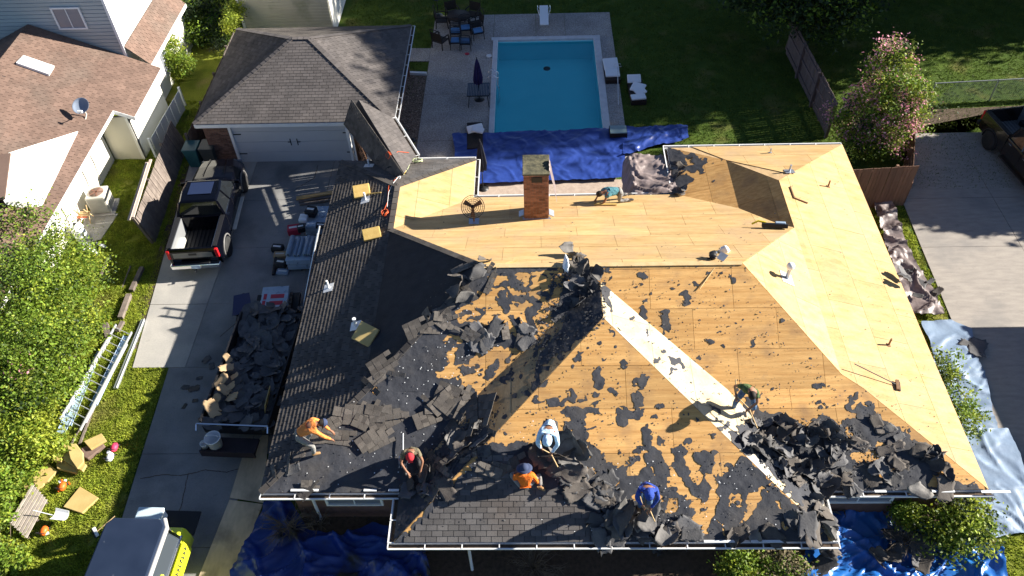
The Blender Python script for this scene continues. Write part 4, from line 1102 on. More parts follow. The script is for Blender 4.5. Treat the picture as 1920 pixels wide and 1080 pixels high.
fence('board_fence', 'grey brown board fence running back along the dark garden', (20.9, 20.2), (20.55, 27.2), 1.85, mat('grey_brown_fence_board', (.17, .13, .12), (.12, .09, .085), scale=5, rough=.9, stretch=(5, 5, .5), rand=.15), bw_=.15)  # grey brown is this fence's own board colour
fence('board_fence', 'brown board fence running from the picket fence towards the pink tree', (22.9, 15.7), (24.4, 20.0), 1.1, M_board)
fence('side_fence', 'weathered grey board fence between the lawns, leaning by the black pickup', (-7.75, 14.0), (-8.25, 20.4), 1.45, M_grey, lean=R(-12), bw_=.15)
fa, fb_ = G(352, 250, 1.4), G(438, 60, 1.4)
fence('side_fence', 'weathered grey board fence beside the garage wall', (fa.x, fa.y), (fb_.x, fb_.y), 1.4, mat('shade_toned_weathered_board', (.13, .11, .095), (.09, .075, .065), scale=4, rough=.9, rand=.15), bw_=.15)  # weathered boards darkened, the garage's shadow put into their colour
# two loose rails leaning on the fence
for off, z in ((-.2, 1.75), (.02, 1.9)):
    a = V((-8.05 + off, 13.8, z - .3)); b = V((-8.35 + off, 17.2, z - .15)); k = MB(); k.bar(a, b, .10, .05)
    tag(k.build('fence_rail', mat('pale_rail', (.55, .45, .38), (.46, .37, .31), scale=3, rough=.85)), 'pale loose rail %s the leaning grey fence' % ('lying outside' if off < 0 else 'lying along the top of'), 'rail')
fence('vinyl_fence', 'low white panel fence against the neighbouring white wall', (-9.35, 19.6), (-9.15, 23.6), 1.05, M_lip, bw_=.62, gap=.03, rail=False, post=4)
fence('wood_fence', 'short wooden fence beneath the breezeway roof', (.15, 18.6), (1.4, 15.6), 1.7, M_board, side=-1)
# chain link fence top right
cl = thing('chain_link_fence', 'low chain link fence across the sunlit lawn behind the right driveway', 'fence', (0, 0, 0))
ca, cb_ = G(1738, 196), G(1925, 186)
ca.z = cb_.z = 0; d = (cb_ - ca)
k = MB(); k.bar(ca + V((0, 0, 1.15)), cb_ + d * .6 + V((0, 0, 1.15)), .04, .04); k.build('top_rail', M_galv, cl)
for t in (0, .62, 1.24, 1.6):
    k = MB(); p = ca + d * t; k.tube([p, p + V((0, 0, 1.18))], .03, 8); k.build('post', M_galv, cl)
k = MB(); L_ = d.length * 1.6; dn_ = d.normalized(); x = 0
while x < L_:
    for sgn in (1, -1):
        a = x; b = x + sgn * 1.1
        if 0 <= b <= L_: k.bar(ca + dn_ * a + V((0, 0, .03)), ca + dn_ * b + V((0, 0, 1.13)), .006, .006)
    x += .085
o = k.build('wire_mesh', M_galv, cl); o['kind'] = 'stuff'

# timber edging between lawns
for i, (u0, v0, u1, v1, w) in enumerate(((298, 330, 270, 362, .05), (268, 505, 248, 548, .16), (244, 556, 228, 600, .18), (232, 606, 222, 624, .14), (200, 612, 206, 636, .2), (146, 660, 114, 727, .05), (176, 768, 150, 835, .07), (165, 775, 135, 833, .05), (205, 486, 190, 518, .10), (245, 500, 230, 540, .05))):
    a, b = G(u0, v0), G(u1, v1)
    k = MB(); k.bar(a + V((0, 0, w / 2)), b + V((0, 0, w / 2)), w, w)
    tag(k.build('edging_timber', M_grey), 'weathered timber edging piece lying in the side lawn', 'timber', 'timber edging pieces in the side lawn')

# ------------------------------------------------------------------ vegetation
def crown_mesh(name, blobs, n, leaf, mats, seed=1, wts=None, flat=.5, core=.55, pink=0, clump=.35):
    rs = np.random.RandomState(seed)
    vol = np.array([b[3] * b[4] * b[5] for b in blobs]) ** .8; pr_ = vol / vol.sum()
    nc = max(8, n // 60)
    which = rs.choice(len(blobs), nc, p=pr_)
    B_ = np.array(blobs)[which]
    d = rs.normal(size=(nc, 3)); d /= np.linalg.norm(d, axis=1)[:, None]
    rr = core + (1 - core) * rs.rand(nc) ** .5
    rr *= 1 + .22 * rs.randn(nc) * .5
    Cc = B_[:, :3] + d * rr[:, None] * B_[:, 3:6]
    ci = rs.randint(0, nc, n)
    P = Cc[ci] + rs.normal(size=(n, 3)) * clump * np.array([1, 1, .7])
    P[:, 2] = np.maximum(P[:, 2], .06)
    nrm = rs.normal(size=(n, 3)); nrm[:, 2] = np.abs(nrm[:, 2]) + flat; nrm /= np.linalg.norm(nrm, axis=1)[:, None]
    a = np.cross(nrm, rs.normal(size=(n, 3))); a /= np.linalg.norm(a, axis=1)[:, None]; b = np.cross(nrm, a)
    s = leaf * (.6 + .8 * rs.rand(n)); l = (s * 1.0)[:, None]; w = (s * .55)[:, None]
    Vv = np.stack([P - a * l, P - b * w + nrm * (w * .15), P + a * l, P + b * w + nrm * (w * .15)], 1).reshape(-1, 3)
    F = np.arange(n * 4).reshape(n, 4)
    nm = len(mats) - (1 if pink else 0)
    cm = rs.choice(nm, nc, p=wts) if wts is not None else rs.randint(0, nm, nc)
    mi = cm[ci]
    if pink:
        ctr = np.array([b[:3] for b in blobs]).mean(0)
        far = (rs.rand(nc) < pink) & (rr > .80)
        mi = np.where(far[ci] & (rs.rand(n) < .7), nm, mi)
    tone = np.clip(.5 + .30 * rs.randn(nc)[ci] + .2 * rs.randn(n), 0, 1)
    return npmesh(name, Vv, F, mats, mi, False, tone)
def limbs(base_, tips, r, m=M_bark, name='trunk', parent=None, fork=.35):
    k = MB(); base_ = V(base_)
    top = sum((V(t) for t in tips), V((0, 0, 0))) / len(tips); fk = base_.lerp(top, fork); fk.x = (base_.x + fk.x) / 2; fk.y = (base_.y + fk.y) / 2
    k.tube([base_ - V((0, 0, .1)), base_.lerp(fk, .5) + V((rnd.uniform(-.05, .05), 0, 0)), fk], [r, r * .8, r * .65], 8)
    for t in tips:
        t = V(t); mid = fk.lerp(t, .5) + V((rnd.uniform(-.2, .2), rnd.uniform(-.2, .2), .1))
        k.tube([fk, mid, t], [r * .5, r * .33, r * .1], 6)
    return k.build(name, m, parent)
def tree(name, label, cat, base_, blobs, n, leaf, mats, seed, wts=None, r=.12, pink=0, group=None, clump=.35, core=.55, flat=.5):
    t = thing(name, label, cat, base_, 0, group)
    o3 = V(base_)
    bl = [(b[0] - o3.x, b[1] - o3.y, b[2], b[3], b[4], b[5]) for b in blobs]
    link('crown', crown_mesh('crown', bl, n, leaf, mats, seed, wts, flat, core, pink, clump), t)
    limbs((0, 0, 0), [(b[0], b[1], b[2]) for b in bl], r, parent=t)
    return t
def pb_(u, v, z, rx, ry, rz): p = G(u, v, z); return (p.x, p.y, z, rx, ry, rz)
tree('flowering_tree', 'large bushy green tree at the left edge with a few pink blooms', 'tree', G(60, 640), [pb_(40, 430, 2.6, 1.3, 1.3, 1.1), pb_(100, 500, 2.3, 1.3, 1.4, 1.0), pb_(20, 540, 3.0, 1.6, 1.5, 1.2), pb_(115, 600, 1.9, 1.3, 1.3, .9), pb_(50, 650, 2.4, 1.6, 1.4, 1.1), pb_(90, 700, 1.7, 1.2, 1.1, .9), pb_(10, 720, 2.0, 1.4, 1.2, 1.0), pb_(150, 510, 1.6, .8, 1.0, .7)], 56000, .052, [M_leaf, M_leafy, M_leafd, M_pink], 3, [.62, .26, .12], r=.16, pink=.008, clump=.26, core=.5)
tree('yellow_shrub', 'yellow green shrub below the big tree at the left edge', 'shrub', G(30, 830), [pb_(25, 790, 1.1, 1.0, .9, .7), pb_(70, 830, .8, .7, .6, .5)], 9000, .055, [M_leafy, M_leaf], 5, [.85, .15], r=.05, clump=.2)
tree('green_shrub', 'round green shrub spreading behind the wooden pallet', 'shrub', G(20, 900), [pb_(5, 895, .7, .6, .6, .45), pb_(40, 890, .4, .35, .35, .3), pb_(-8, 960, .5, .35, .6, .35), pb_(0, 1060, .35, .5, .5, .3), pb_(20, 1040, .25, .35, .3, .2)], 9000, .055, [M_leaf, M_leafy], 6, [.75, .25], r=.05, clump=.2)
tree('round_bush', 'bright green bush in front of the neighbouring white wall', 'bush', G(322, 130), [pb_(312, 100, 1.3, .75, .75, .9), pb_(330, 118, .9, .7, .6, .7), pb_(318, 130, .5, .6, .5, .4)], 9000, .055, [M_leaf, M_leafy], 8, [.55, .45], r=.05, clump=.18)
tree('vine', 'yellow green vine climbing over the end of the grey fence', 'vine', G(436, 40), [pb_(440, 20, 1.8, .4, 1.0, .4), pb_(436, 45, 1.5, .3, .6, .4), pb_(445, 5, 1.8, .35, .8, .4)], 4000, .05, [M_leafy, M_leaf], 9, [.8, .2], r=.03, clump=.15)
tree('background_shrub', 'dark green shrubs crowding the gap behind the neighbouring house', 'shrub', G(370, 20), [pb_(350, 15, 1.6, 1.0, 1.2, .9), pb_(395, 15, 1.3, .9, 1.0, .8), pb_(375, 60, .8, .8, .8, .5), pb_(420, 70, .7, .6, .9, .5)], 9000, .07, [M_leaf, M_leafd], 10, [.45, .55], r=.06, clump=.25)
# elephant-ear plant: each broad leaf a part
ee = thing('broad_leaf_plant', 'plant with broad bright elephant ear leaves behind the garage corner', 'plant', G(398, 60))
M_ear = mat('ear_leaf', (.13, .30, .04), (.09, .22, .03), scale=3, rough=.45, trans=.3, objco=True)
lm = MB(); pts = []
for t in np.linspace(0, 2 * math.pi, 15)[:-1]:
    r_ = .42 * (1 - .25 * math.cos(t)) ; pts.append(V((math.cos(t) * r_ + .15, math.sin(t) * r_ * .62, .10 - .35 * (math.cos(t) * .5) ** 2 + .06 * abs(math.sin(t)))))
lm._add([V((.1, 0, .12))] + pts, [(0, i + 1, (i + 1) % 14 + 1) for i in range(14)], 0, .5, True)
lme = lm.mesh('leaf', M_ear)
for i in range(12):
    a = i * 2.4; o = link('leaf', lme, ee); r_ = .25 + .45 * (i % 4) / 3
    o.location = (math.cos(a) * r_, math.sin(a) * r_, .75 + .35 * rnd.random()); o.rotation_euler = (rnd.uniform(-.3, .3), .35, a); s = rnd.uniform(.7, 1.15); o.scale = (s, s, s)
    k = MB(); k.tube([(0, 0, 0), (math.cos(a) * r_ * .6, math.sin(a) * r_ * .6, .5), o.location], .018, 5); k.build('stalk', M_leaf, ee)
# pink crape myrtle on the right
tree('pink_flowering_tree', 'tall crape myrtle with pink blossom between the two dark fences', 'tree', G(1660, 262), [pb_(1668, 120, 3.6, .85, .8, 1.3), pb_(1690, 175, 3.0, 1.2, 1.0, .9), pb_(1650, 190, 2.4, 1.3, 1.0, .9), pb_(1715, 205, 2.2, .9, .8, .8), pb_(1660, 240, 1.4, 1.2, .9, .8), pb_(1600, 230, 1.3, .9, .8, .8), pb_(1580, 215, 1.6, .6, .5, .5), pb_(1640, 265, .9, 1.5, .7, .6)], 26000, .055, [M_leaf, M_leafd, M_leafy, M_pink], 12, [.45, .2, .35], r=.09, pink=.5, clump=.20, core=.45)
tree('garden_shrub', 'green shrub growing between right eave and pale blue tarp', 'shrub', G(1795, 735, 0), [pb_(1775, 690, .9, .5, .6, .6), pb_(1800, 735, .8, .5, .7, .5), pb_(1815, 785, .7, .45, .6, .45)], 3000, .05, [M_leaf, M_leafy, M_leafd], 14, [.5, .25, .25], r=.04, clump=.16, core=.3)
tree('garden_shrub', 'large green shrub in front of the bottom right house corner', 'shrub', G(1800, 985, 0), [pb_(1805, 965, .9, .7, .6, .6), pb_(1765, 985, .8, .6, .55, .5), pb_(1825, 1000, .7, .6, .5, .5), pb_(1790, 1010, .6, .6, .4, .4)], 5500, .055, [M_leaf, M_leafy, M_leafd], 15, [.45, .35, .2], r=.05, clump=.2, core=.3)
tree('small_bush', 'small bright green bush under the front right gutter', 'bush', G(1702, 985, 0), [pb_(1700, 965, .7, .32, .32, .4)], 2500, .045, [M_leaf, M_leafy], 16, [.5, .5], r=.03, clump=.12)
for i, (u, v, lb) in enumerate(((1385, 1068, 'low green bush at the bottom edge under the porch gutter'), (1455, 1060, 'low brownish bush at the bottom edge beside the blue tarp'))):
    tree('low_bush', lb, 'bush', G(u, v, 0), [pb_(u, v, .7, .5, .4, .5), pb_(u + 25, v + 10, .5, .4, .4, .4)], 4000, .045, [M_leaf, M_leafy] if i == 0 else [mat('leaf_brown', (.16, .13, .07), (.11, .09, .05), scale=2, rough=.8, tone=.4), M_leaf], 17 + i, [.6, .4], r=.03, clump=.15)
tree('dark_tree', 'dark tree crown overhanging the shaded garden at the top of the frame', 'tree', (20.8, 27.6, 0), [(20.0, 27.4, 3.2, 1.7, 1.7, 1.3), (22.2, 27.6, 2.6, 1.5, 1.5, 1.2), (18.6, 28.6, 3.4, 1.6, 1.6, 1.2), (23.4, 29.2, 2.8, 1.4, 1.6, 1.2)], 26000, .10, [M_leafd, M_leaf], 20, [.8, .2], r=.22, clump=.5, core=.4)
# tall trees east of the yard: they shade the garden and pool
shade = [((37, 29.0, 0), [(37, 28.2, 13, 3.6, 2.6, 4.5), (36, 29.6, 9, 3.2, 2.6, 3.6), (38.4, 28.4, 16.5, 3, 2.4, 3.0)]),
         ((37, 34.5, 0), [(37, 34.5, 13, 4.2, 4.0, 5), (36, 33.5, 8.5, 3.6, 3.6, 3.6), (38, 35, 18, 3.4, 3.4, 3.0)]),
         ((38, 41.5, 0), [(38, 41.5, 13, 4.4, 4.4, 5), (36, 40.5, 8.5, 3.6, 3.6, 3.6), (38, 42, 18, 3.4, 3.4, 3.4)]),
         ((39, 48, 0), [(38, 48, 13, 4.0, 4.0, 5), (38, 47.5, 8, 3.4, 3.0, 3.4), (38, 48, 18, 3, 3, 3)]),
         ((31, 40, 0), [(31, 40, 9.5, 3.8, 3.8, 4), (31, 41, 5.5, 3.6, 3.6, 2.4)]),
         ((40, 31, 0), [(39, 30.2, 16.6, 3.2, 2.6, 2.6), (40, 33, 18.5, 3.4, 3.0, 2.6)]),
         ((46, 33, 0), [(46, 33.5, 6.5, 3.0, 2.6, 2.6), (47, 34, 11, 3, 2.8, 2.6)]),
         ((47, 39, 0), [(47, 39, 6.0, 3.4, 3.2, 3.2), (47, 39.5, 11, 3, 3, 3)]),
         ((25, 42, 0), [(25, 42, 9.0, 3.8, 3.6, 4), (24, 43, 5, 3.6, 3.6, 2.4)])]
for i, (b_, bl) in enumerate(shade):
    tree('tall_tree', 'tall dark tree standing beyond the back garden', 'tree', b_, bl, 15000, .24, [M_leafd, M_leaf], 30 + i, [.7, .3], r=.3, clump=.85, core=.05, group='tall trees beyond the back garden')
tree('shade_tree', 'broad tree beyond the right driveway', 'tree', (36.5, 19.0, 0), [(36.2, 18.6, 4.4, 2.4, 2.1, 1.7), (38, 19.8, 5.0, 2.6, 2.1, 2.0), (34.6, 20.0, 3.8, 1.8, 1.7, 1.4), (38.0, 17.4, 4.4, 2.2, 1.4, 1.6), (40, 18.6, 5.2, 2.4, 2.0, 2.0)], 52000, .20, [M_leafd, M_leaf], 40, [.6, .4], r=.22, clump=.3, core=.05)
tree('street_tree', 'leafy tree beside the lower driveway, mostly outside the frame', 'tree', (-.1, -4.6, 0), [(-.4, -4.8, 3.2, 2.0, 1.6, 1.4)], 9000, .12, [M_leaf, M_leafd], 41, [.6, .4], r=.15, clump=.3, core=.1)
# dry twiggy shrubs under the front tarps
def twigs(name, label, c, r, n, m=M_twig, h=.8):
    t = thing(name, label, 'shrub', (c[0], c[1], 0)); k = MB()
    for i in range(n):
        a = rnd.uniform(0, 6.28); q = rnd.uniform(.1, r); e = V((math.cos(a) * q, math.sin(a) * q, h * rnd.uniform(.4, 1)))
        mid = e * .5 + V((rnd.uniform(-.1, .1), rnd.uniform(-.1, .1), .15))
        k.tube([(0, 0, 0), mid, e], [.014, .009, .004], 4, cap=False)
        for j in range(4):
            k.tube([mid.lerp(e, rnd.random()), e + V((rnd.uniform(-.2, .2), rnd.uniform(-.2, .2), rnd.uniform(-.15, .1)))], [.006, .003], 3, cap=False)
    k.build('branches', m, t); return t
twigs('bare_shrub', 'bare grey twigs of a shrub poking through the dark blue tarp at bottom left', G(545, 1000, 0), .8, 60)
twigs('bare_shrub', 'bare twiggy shrub under the front gutter left of the porch', G(600, 985, 0), .6, 30)
twigs('bare_shrub', 'bare grey twigs on the blue tarp at bottom right', G(1690, 1020, 0), .8, 60)
twigs('bare_shrub', 'bare grey branches spread over the tarp left of the large shrub', G(1745, 1010, 0), .8, 50)
twigs('bare_shrub', 'bare twiggy shrub along the front of the porch', G(1000, 1065, 0), 1.0, 60)

# grass blades
def blades(name, label, inside, n, x0, x1, y0, y1, h=.055, seed=1, m=M_blade, grp=None):
    rs = np.random.RandomState(seed)
    x = rs.uniform(x0, x1, n); y = rs.uniform(y0, y1, n); k = inside(x, y) & (vnoise(x * 2.3, y * 2.3, 5) * .6 + vnoise(x * 7, y * 7, 6) * .4 > .30); x = x[k]; y = y[k]; n = len(x)
    a = rs.uniform(0, 6.28, n); hh = h * (.5 + rs.rand(n)); w = .012 + .014 * rs.rand(n)
    lx = rs.normal(size=n) * hh * .6; ly = rs.normal(size=n) * hh * .6
    Vv = np.stack([np.stack([x - np.cos(a) * w, y - np.sin(a) * w, x * 0 + .0], 1), np.stack([x + np.cos(a) * w, y + np.sin(a) * w, x * 0 + .0], 1), np.stack([x + lx, y + ly, hh], 1)], 1).reshape(-1, 3)
    o = link(name, npmesh(name, Vv, np.arange(n * 3).reshape(n, 3), m, tone=np.clip(.5 + .6 * (vnoise(x * 3, y * 3, 3) - .5) + .2 * rs.randn(n), 0, 1)))
    return tag(o, label, 'grass', kind='stuff')
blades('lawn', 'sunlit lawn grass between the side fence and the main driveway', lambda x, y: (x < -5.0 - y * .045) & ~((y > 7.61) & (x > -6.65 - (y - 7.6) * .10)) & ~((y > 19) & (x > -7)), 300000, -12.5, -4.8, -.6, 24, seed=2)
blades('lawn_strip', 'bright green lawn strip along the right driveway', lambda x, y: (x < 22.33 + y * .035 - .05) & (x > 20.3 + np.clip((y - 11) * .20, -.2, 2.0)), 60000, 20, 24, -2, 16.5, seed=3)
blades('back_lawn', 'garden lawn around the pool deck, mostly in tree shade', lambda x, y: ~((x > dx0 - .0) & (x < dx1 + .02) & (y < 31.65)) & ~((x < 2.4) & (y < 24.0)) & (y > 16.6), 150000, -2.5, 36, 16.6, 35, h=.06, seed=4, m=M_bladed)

# ------------------------------------------------------------------ vehicles
def rrect(y, hwb, hwt, z0, z1, r=.08, crown=0.0):
    p = [(-hwb, z0), (-hwb - .0, z0 + (z1 - z0) * .45), (-hwt, z1 - r), (-hwt + r, z1), (0, z1 + crown), (hwt - r, z1), (hwt, z1 - r), (hwb, z0 + (z1 - z0) * .45), (hwb, z0)]
    return [V((a, y, b)) for a, b in p]
def wheel(parent, x, y, z, r=.42, w=.27, rim=M_alum):
    o = empty('wheel', (x, y, z)); o.parent = parent
    s = 1 if x > 0 else -1
    k = MB(); k.lathe([(r * .62, -w / 2), (r * .94, -w / 2), (r, -w * .3), (r, w * .3), (r * .94, w / 2), (r * .62, w / 2)], 28, axis='X'); k.build('tyre', M_rubber, o)
    k = MB(); k.lathe([(.02, s * w * .30), (r * .2, s * w * .34), (r * .22, s * w * .2), (r * .58, s * w * .22), (r * .63, s * w * .47), (r * .60, s * w * .1)], 24, axis='X')
    for i in range(6):
        a = i * math.pi / 3; k.bar((s * w * .36, 0, 0), (s * w * .40, math.cos(a) * r * .6, math.sin(a) * r * .6), .07, .03, up=V((1, 0, 0)))
    k.build('rim', rim, o); return o
def arch(k, x, y, z, r, w=.035, mi=0):
    pts = [(x, y + math.cos(t) * r, z + math.sin(t) * r) for t in np.linspace(-.15, math.pi + .15, 12)]
    k.tube(pts, w, 6, mi)
def pickup(name, label, loc, rz, paint, trim=M_black, sill=None, deck_cover=None):
    t = thing(name, label, 'pickup truck', loc, rz)
    # front body: cab base + hood
    secs = [rrect(y, hb, ht, z0, z1, r, c) for y, hb, ht, z0, z1, r, c in ((-1.05, .98, .95, .42, 1.28, .08, 0), (.0, .99, .96, .42, 1.27, .08, 0), (1.05, .99, .94, .42, 1.26, .10, .02), (1.35, .99, .92, .42, 1.27, .12, .05), (2.1, .98, .88, .45, 1.24, .14, .06), (2.6, .95, .82, .48, 1.18, .16, .05), (2.82, .90, .74, .52, 1.08, .16, .03), (2.92, .84, .66, .58, .92, .12, .01))]
    k = MB(); k.loft(secs, smooth=False); bevelify(k.build('body', paint, t), .035)
    k = MB(); k.bar((-.45, 1.5, 1.335), (-.36, 2.65, 1.235), .03, .02); k.bar((.45, 1.5, 1.335), (.36, 2.65, 1.235), .03, .02); k.build('hood_ridge', paint, t)
    k = MB(); k.box((0, 2.93, .75), (1.3, .05, .28)); k.build('grille', M_chrome, t)
    for s in (-1, 1): k = MB(); k.box((s * .72, 2.88, .88), (.26, .08, .16)); bevelify(k.build('headlight', M_glassg, t), .02)
    # bed
    for s in (-1, 1):
        k = MB(); k.loft([[V((s * .78, y, .62)), V((s * .98, y, .45)), V((s * .99, y, .9)), V((s * .95, y, 1.30)), V((s * .90, y, 1.34)), V((s * .80, y, 1.34)), V((s * .78, y, 1.30))] for y in (-2.88, -1.07)], smooth=False)
        bevelify(k.build('bed_side', paint, t), .015)
        k = MB(); k.bar((s * .875, -2.85, 1.352), (s * .875, -1.1, 1.352), .17, .022); k.build('bed_rail_cap', trim, t)
        k = MB(); k.box((s * .70, -2.15, .76), (.20, .8, .24)); bevelify(k.build('wheel_well', M_metalb if name == 'pickup_truck' and paint is M_blkpaint else M_black, t), .03)
    bed_m = mat('bed_liner', (.20, .20, .20), (.14, .14, .14), scale=10, rough=.6)
    k = MB(); k.box((0, -1.95, .60), (1.60, 1.86, .06))
    for i in range(9): k.box((-.64 + i * .16, -1.95, .64), (.07, 1.8, .03))
    k.build('bed_floor', M_black if paint is M_blkpaint else bed_m, t)
    for s in (-1, 1): k = MB(); k.box((s * .765, -1.95, .98), (.03, 1.8, .68)); k.build('bed_lining', mat('silver_liner', (.40, .41, .42), rough=.35, metal=.5), t)
    k = MB(); k.box((0, -1.1, .98), (1.56, .06, .72)); k.build('bulkhead', paint, t)
    tg = MB(); tg.loft([[V((x, -2.96, .62)), V((x, -2.97, 1.22)), V((x, -2.93, 1.34)), V((x, -2.86, 1.34)), V((x, -2.86, .62))] for x in (-.86, .86)], smooth=False)
    tgo = bevelify(tg.build('tailgate', paint, t), .015)
    k = MB(); k.box((0, -2.985, 1.05), (1.5, .012, .24)); k.build('tailgate_panel', mat('tailgate_grey', (.22, .21, .19), (.17, .165, .15), scale=3, rough=.3, coat=.4), tgo)
    k = MB(); k.box((0, -3.0, 1.10), (.30, .02, .09)); k.build('handle', M_black, tgo)
    for s in (-1, 1):
        k = MB(); k.box((s * .915, -2.93, 1.08), (.13, .12, .42)); bevelify(k.build('tail_light', M_red, t), .025)
    bp_ = MB(); bp_.box((0, -3.06, .58), (1.9, .20, .20)); bo = bevelify(bp_.build('rear_bumper', M_chrome if paint is M_blkpaint else M_black, t), .03)
    k = MB(); k.box((0, -3.02, .70), (1.1, .16, .04)); k.build('step_pad', M_black, bo)
    k = MB(); k.box((0, -3.168, .58), (.34, .012, .16)); k.build('licence_plate', M_sheet, bo)
    k = MB(); k.tube([(0, -3.1, .46), (0, -3.32, .46), (0, -3.32, .54)], .03, 8); k.build('tow_hitch', M_chrome, t)
    # cab greenhouse
    gb_ = [V((-.93, -1.02, 1.26)), V((.93, -1.02, 1.26)), V((.95, 0, 1.26)), V((.93, 1.12, 1.26)), V((-.93, 1.12, 1.26)), V((-.95, 0, 1.26))]
    gt_ = [V((-.74, -.86, 1.86)), V((.74, -.86, 1.86)), V((.77, -.2, 1.90)), V((.70, .45, 1.88)), V((-.70, .45, 1.88)), V((-.77, -.2, 1.90))]
    k = MB(); k._add(gb_ + gt_, [(i, (i + 1) % 6, 6 + (i + 1) % 6, 6 + i) for i in range(6)]); k.build('glasshouse', M_glassd, t)
    rf_ = MB(); top = [p + V((0, 0, 0)) for p in gt_]; hi = [V((p.x * .90, p.y * .90 - .02, p.z + .055)) for p in gt_]
    rf_._add(top + hi, [(6, 7, 8, 9, 10, 11)] + [(i, (i + 1) % 6, 6 + (i + 1) % 6, 6 + i) for i in range(6)], smooth=False)
    ro = bevelify(rf_.build('cab_roof', paint, t), .03)
    k = MB(); k.box((0, -.10, 1.948), (.92, .72, .012)); k.build('sunroof', mat('roof_glass', (.02, .03, .07), rough=.08, spec=.8), ro)
    for (i, j) in ((0, 6), (1, 7), (3, 9), (4, 10)):
        pl_ = MB(); pl_.bar((gb_ + gt_)[i], (gb_ + gt_)[j], .09, .06); pl_.build('pillar', paint, t)
    for i in (2, 5): pl_ = MB(); pl_.bar(gb_[i] + V((0, -.05, 0)), gt_[i] + V((0, -.05, 0)), .07, .05); pl_.build('pillar', paint, t)
    k = MB()
    for s in (-1, 1): k.bar((s * .955, -1.0, 1.27), (s * .955, 1.1, 1.27), .02, .025)
    k.build('window_trim', M_chrome if paint is M_blkpaint else M_black, t)
    for s in (-1, 1):
        k = MB(); k.box((s * 1.10, .92, 1.36), (.20, .09, .16)); k.bar((s * .95, .92, 1.30), (s * 1.05, .92, 1.34), .05, .05); bevelify(k.build('side_mirror', paint, t), .03)
        for y_ in (-.75, .28):
            k = MB(); k.box((s * .985, y_, 1.10), (.03, .17, .035)); k.build('door_handle', M_chrome, t)
        k = MB(); k.box((s * 1.04, .05, .40), (.16, 2.0, .05)); bevelify(k.build('running_board', sill or M_black, t), .01)
        for y_ in (1.95, -1.95): k = MB(); arch(k, s * .985, y_, .44, .50); k.build('wheel_arch', mat('arch_grey', (.16, .155, .15), rough=.4) if paint is M_blkpaint else M_black, t)
        k = MB(); k.box((s * .80, 1.95, .6), (.385, 1.0, .5)); k.build('wheel_housing', M_black, t)
        for y_ in (1.95, -1.95): wheel(t, s * .90, y_, .42, rim=M_alum)
    k = MB(); k.box((0, -1.9, .48), (1.1, 2.1, .12)); k.box((0, 1, .45), (1.5, 3.5, .1)); k.build('chassis', M_black, t)
    for a in (-1.06, .02, 1.12):
        for s in (-1, 1): k = MB(); k.box((s * .987, a, .85), (.012, .012, .78)); k.build('door_seam', M_black, t)
    return t
tk = pickup('pickup_truck', 'black four door pickup truck with an empty open bed parked by the garage', (-5.56, 15.15, .03), R(3.8), M_blkpaint, sill=M_metalb)
rt = pickup('pickup_truck', 'dark brown pickup truck parked at the right edge of the frame', (28.75, 17.45, .03), R(188.5), M_brnpaint, sill=M_brnpaint)
# lime service vehicle, bottom left
sv = thing('service_truck', 'lime service truck with a faded dark blue roof at the bottom edge', 'truck', (-3.50, -2.05, .03), R(-2))
# local: forward = -y, rear at +y
k = MB(); k.loft([rrect(y, .98, .95, .42, z1, .07, 0) for y, z1 in ((3.05, 1.15), (2.9, 1.25), (0, 1.25), (-3, 1.25))], smooth=True); k.build('body', M_lime, sv)
roofp = [(-1.0, -3), (.72, -3), (.72, 2.75), (.55, 2.95), (-.82, 2.95), (-1.0, 2.75)]
k = MB(); k.prism(roofp, 1.78, 1.90); ro = bevelify(k.build('roof', M_roofblue, sv), .05)
k = MB(); k.tube([(.76, -3, 1.82), (.76, 2.7, 1.82), (.6, 2.97, 1.80)], .07, 8); k.build('roof_trim', mat('satin_trim', (.55, .54, .52), rough=.35, metal=.3), sv)
k = MB(); k.box((-.14, 0, 1.5), (1.66, 5.7, .5)); k.build('interior', mat('grey_interior', (.03, .03, .035), (.07, .065, .06), scale=3, rough=.8), sv)
k = MB()
k._add([V((.80, -3, 1.78)), V((.80, 2.55, 1.78)), V((.97, 2.7, 1.26)), V((.97, -3, 1.26))], [(0, 1, 2, 3)]); k.build('side_window', mat('clear_side_glass', (.05, .06, .07), rough=.04, spec=1), sv)
for y_ in (2.62, .4):
    k = MB(); k.bar((.80, y_, 1.80), (.98, y_ + .05, 1.26), .10, .05); k.build('pillar', M_chrome if y_ > 1 else M_black, sv)
k = MB(); k.bar((.985, -3, 1.27), (.985, 2.75, 1.27), .05, .05); k.build('window_sill', M_chrome, sv)
k = MB(); k.box((.90, 1.15, 1.40), (.10, .75, .26), M=Matrix.Rotation(R(18), 4, 'Y')); bevelify(k.build('safety_vest', mat('vest_yellow', (.62, .72, .08), (.50, .60, .05), scale=8, rough=.9), sv), .03)
k = MB(); arch(k, 1.0, .55, .44, .52, .06); k.build('wheel_arch', M_lime, sv)
wheel(sv, .93, .55, .42)
wheel(sv, -.93, .55, .42)
k = MB(); k.box((.35, 3.45, .62), (1.35, .75, .06)); k.box((-.3, 3.2, .5), (.1, .6, .1)); k.build('cargo_tray', M_black, sv)
sg = MB(); sg.box((1.08, 2.05, .95), (.03, 1.15, .46), M=Matrix.Rotation(R(-14), 4, 'Y')); sgo = sg.build('side_panel', mat('lime_sign', (.55, .58, .02), rough=.4), sv)
k = MB()   # worn, unreadable dark lettering: short strokes
for i in range(8):
    y_ = 1.60 + i * .125
    k.box((1.10, y_, 1.0), (.012, .022, .14), M=Matrix.Rotation(R(-14), 4, 'Y')); k.box((1.102, y_ + .03, 1.0 + rnd.uniform(-.06, .07)), (.012, .05, .035), M=Matrix.Rotation(R(-14), 4, 'Y'))
k.build('lettering', M_dpant, sgo)
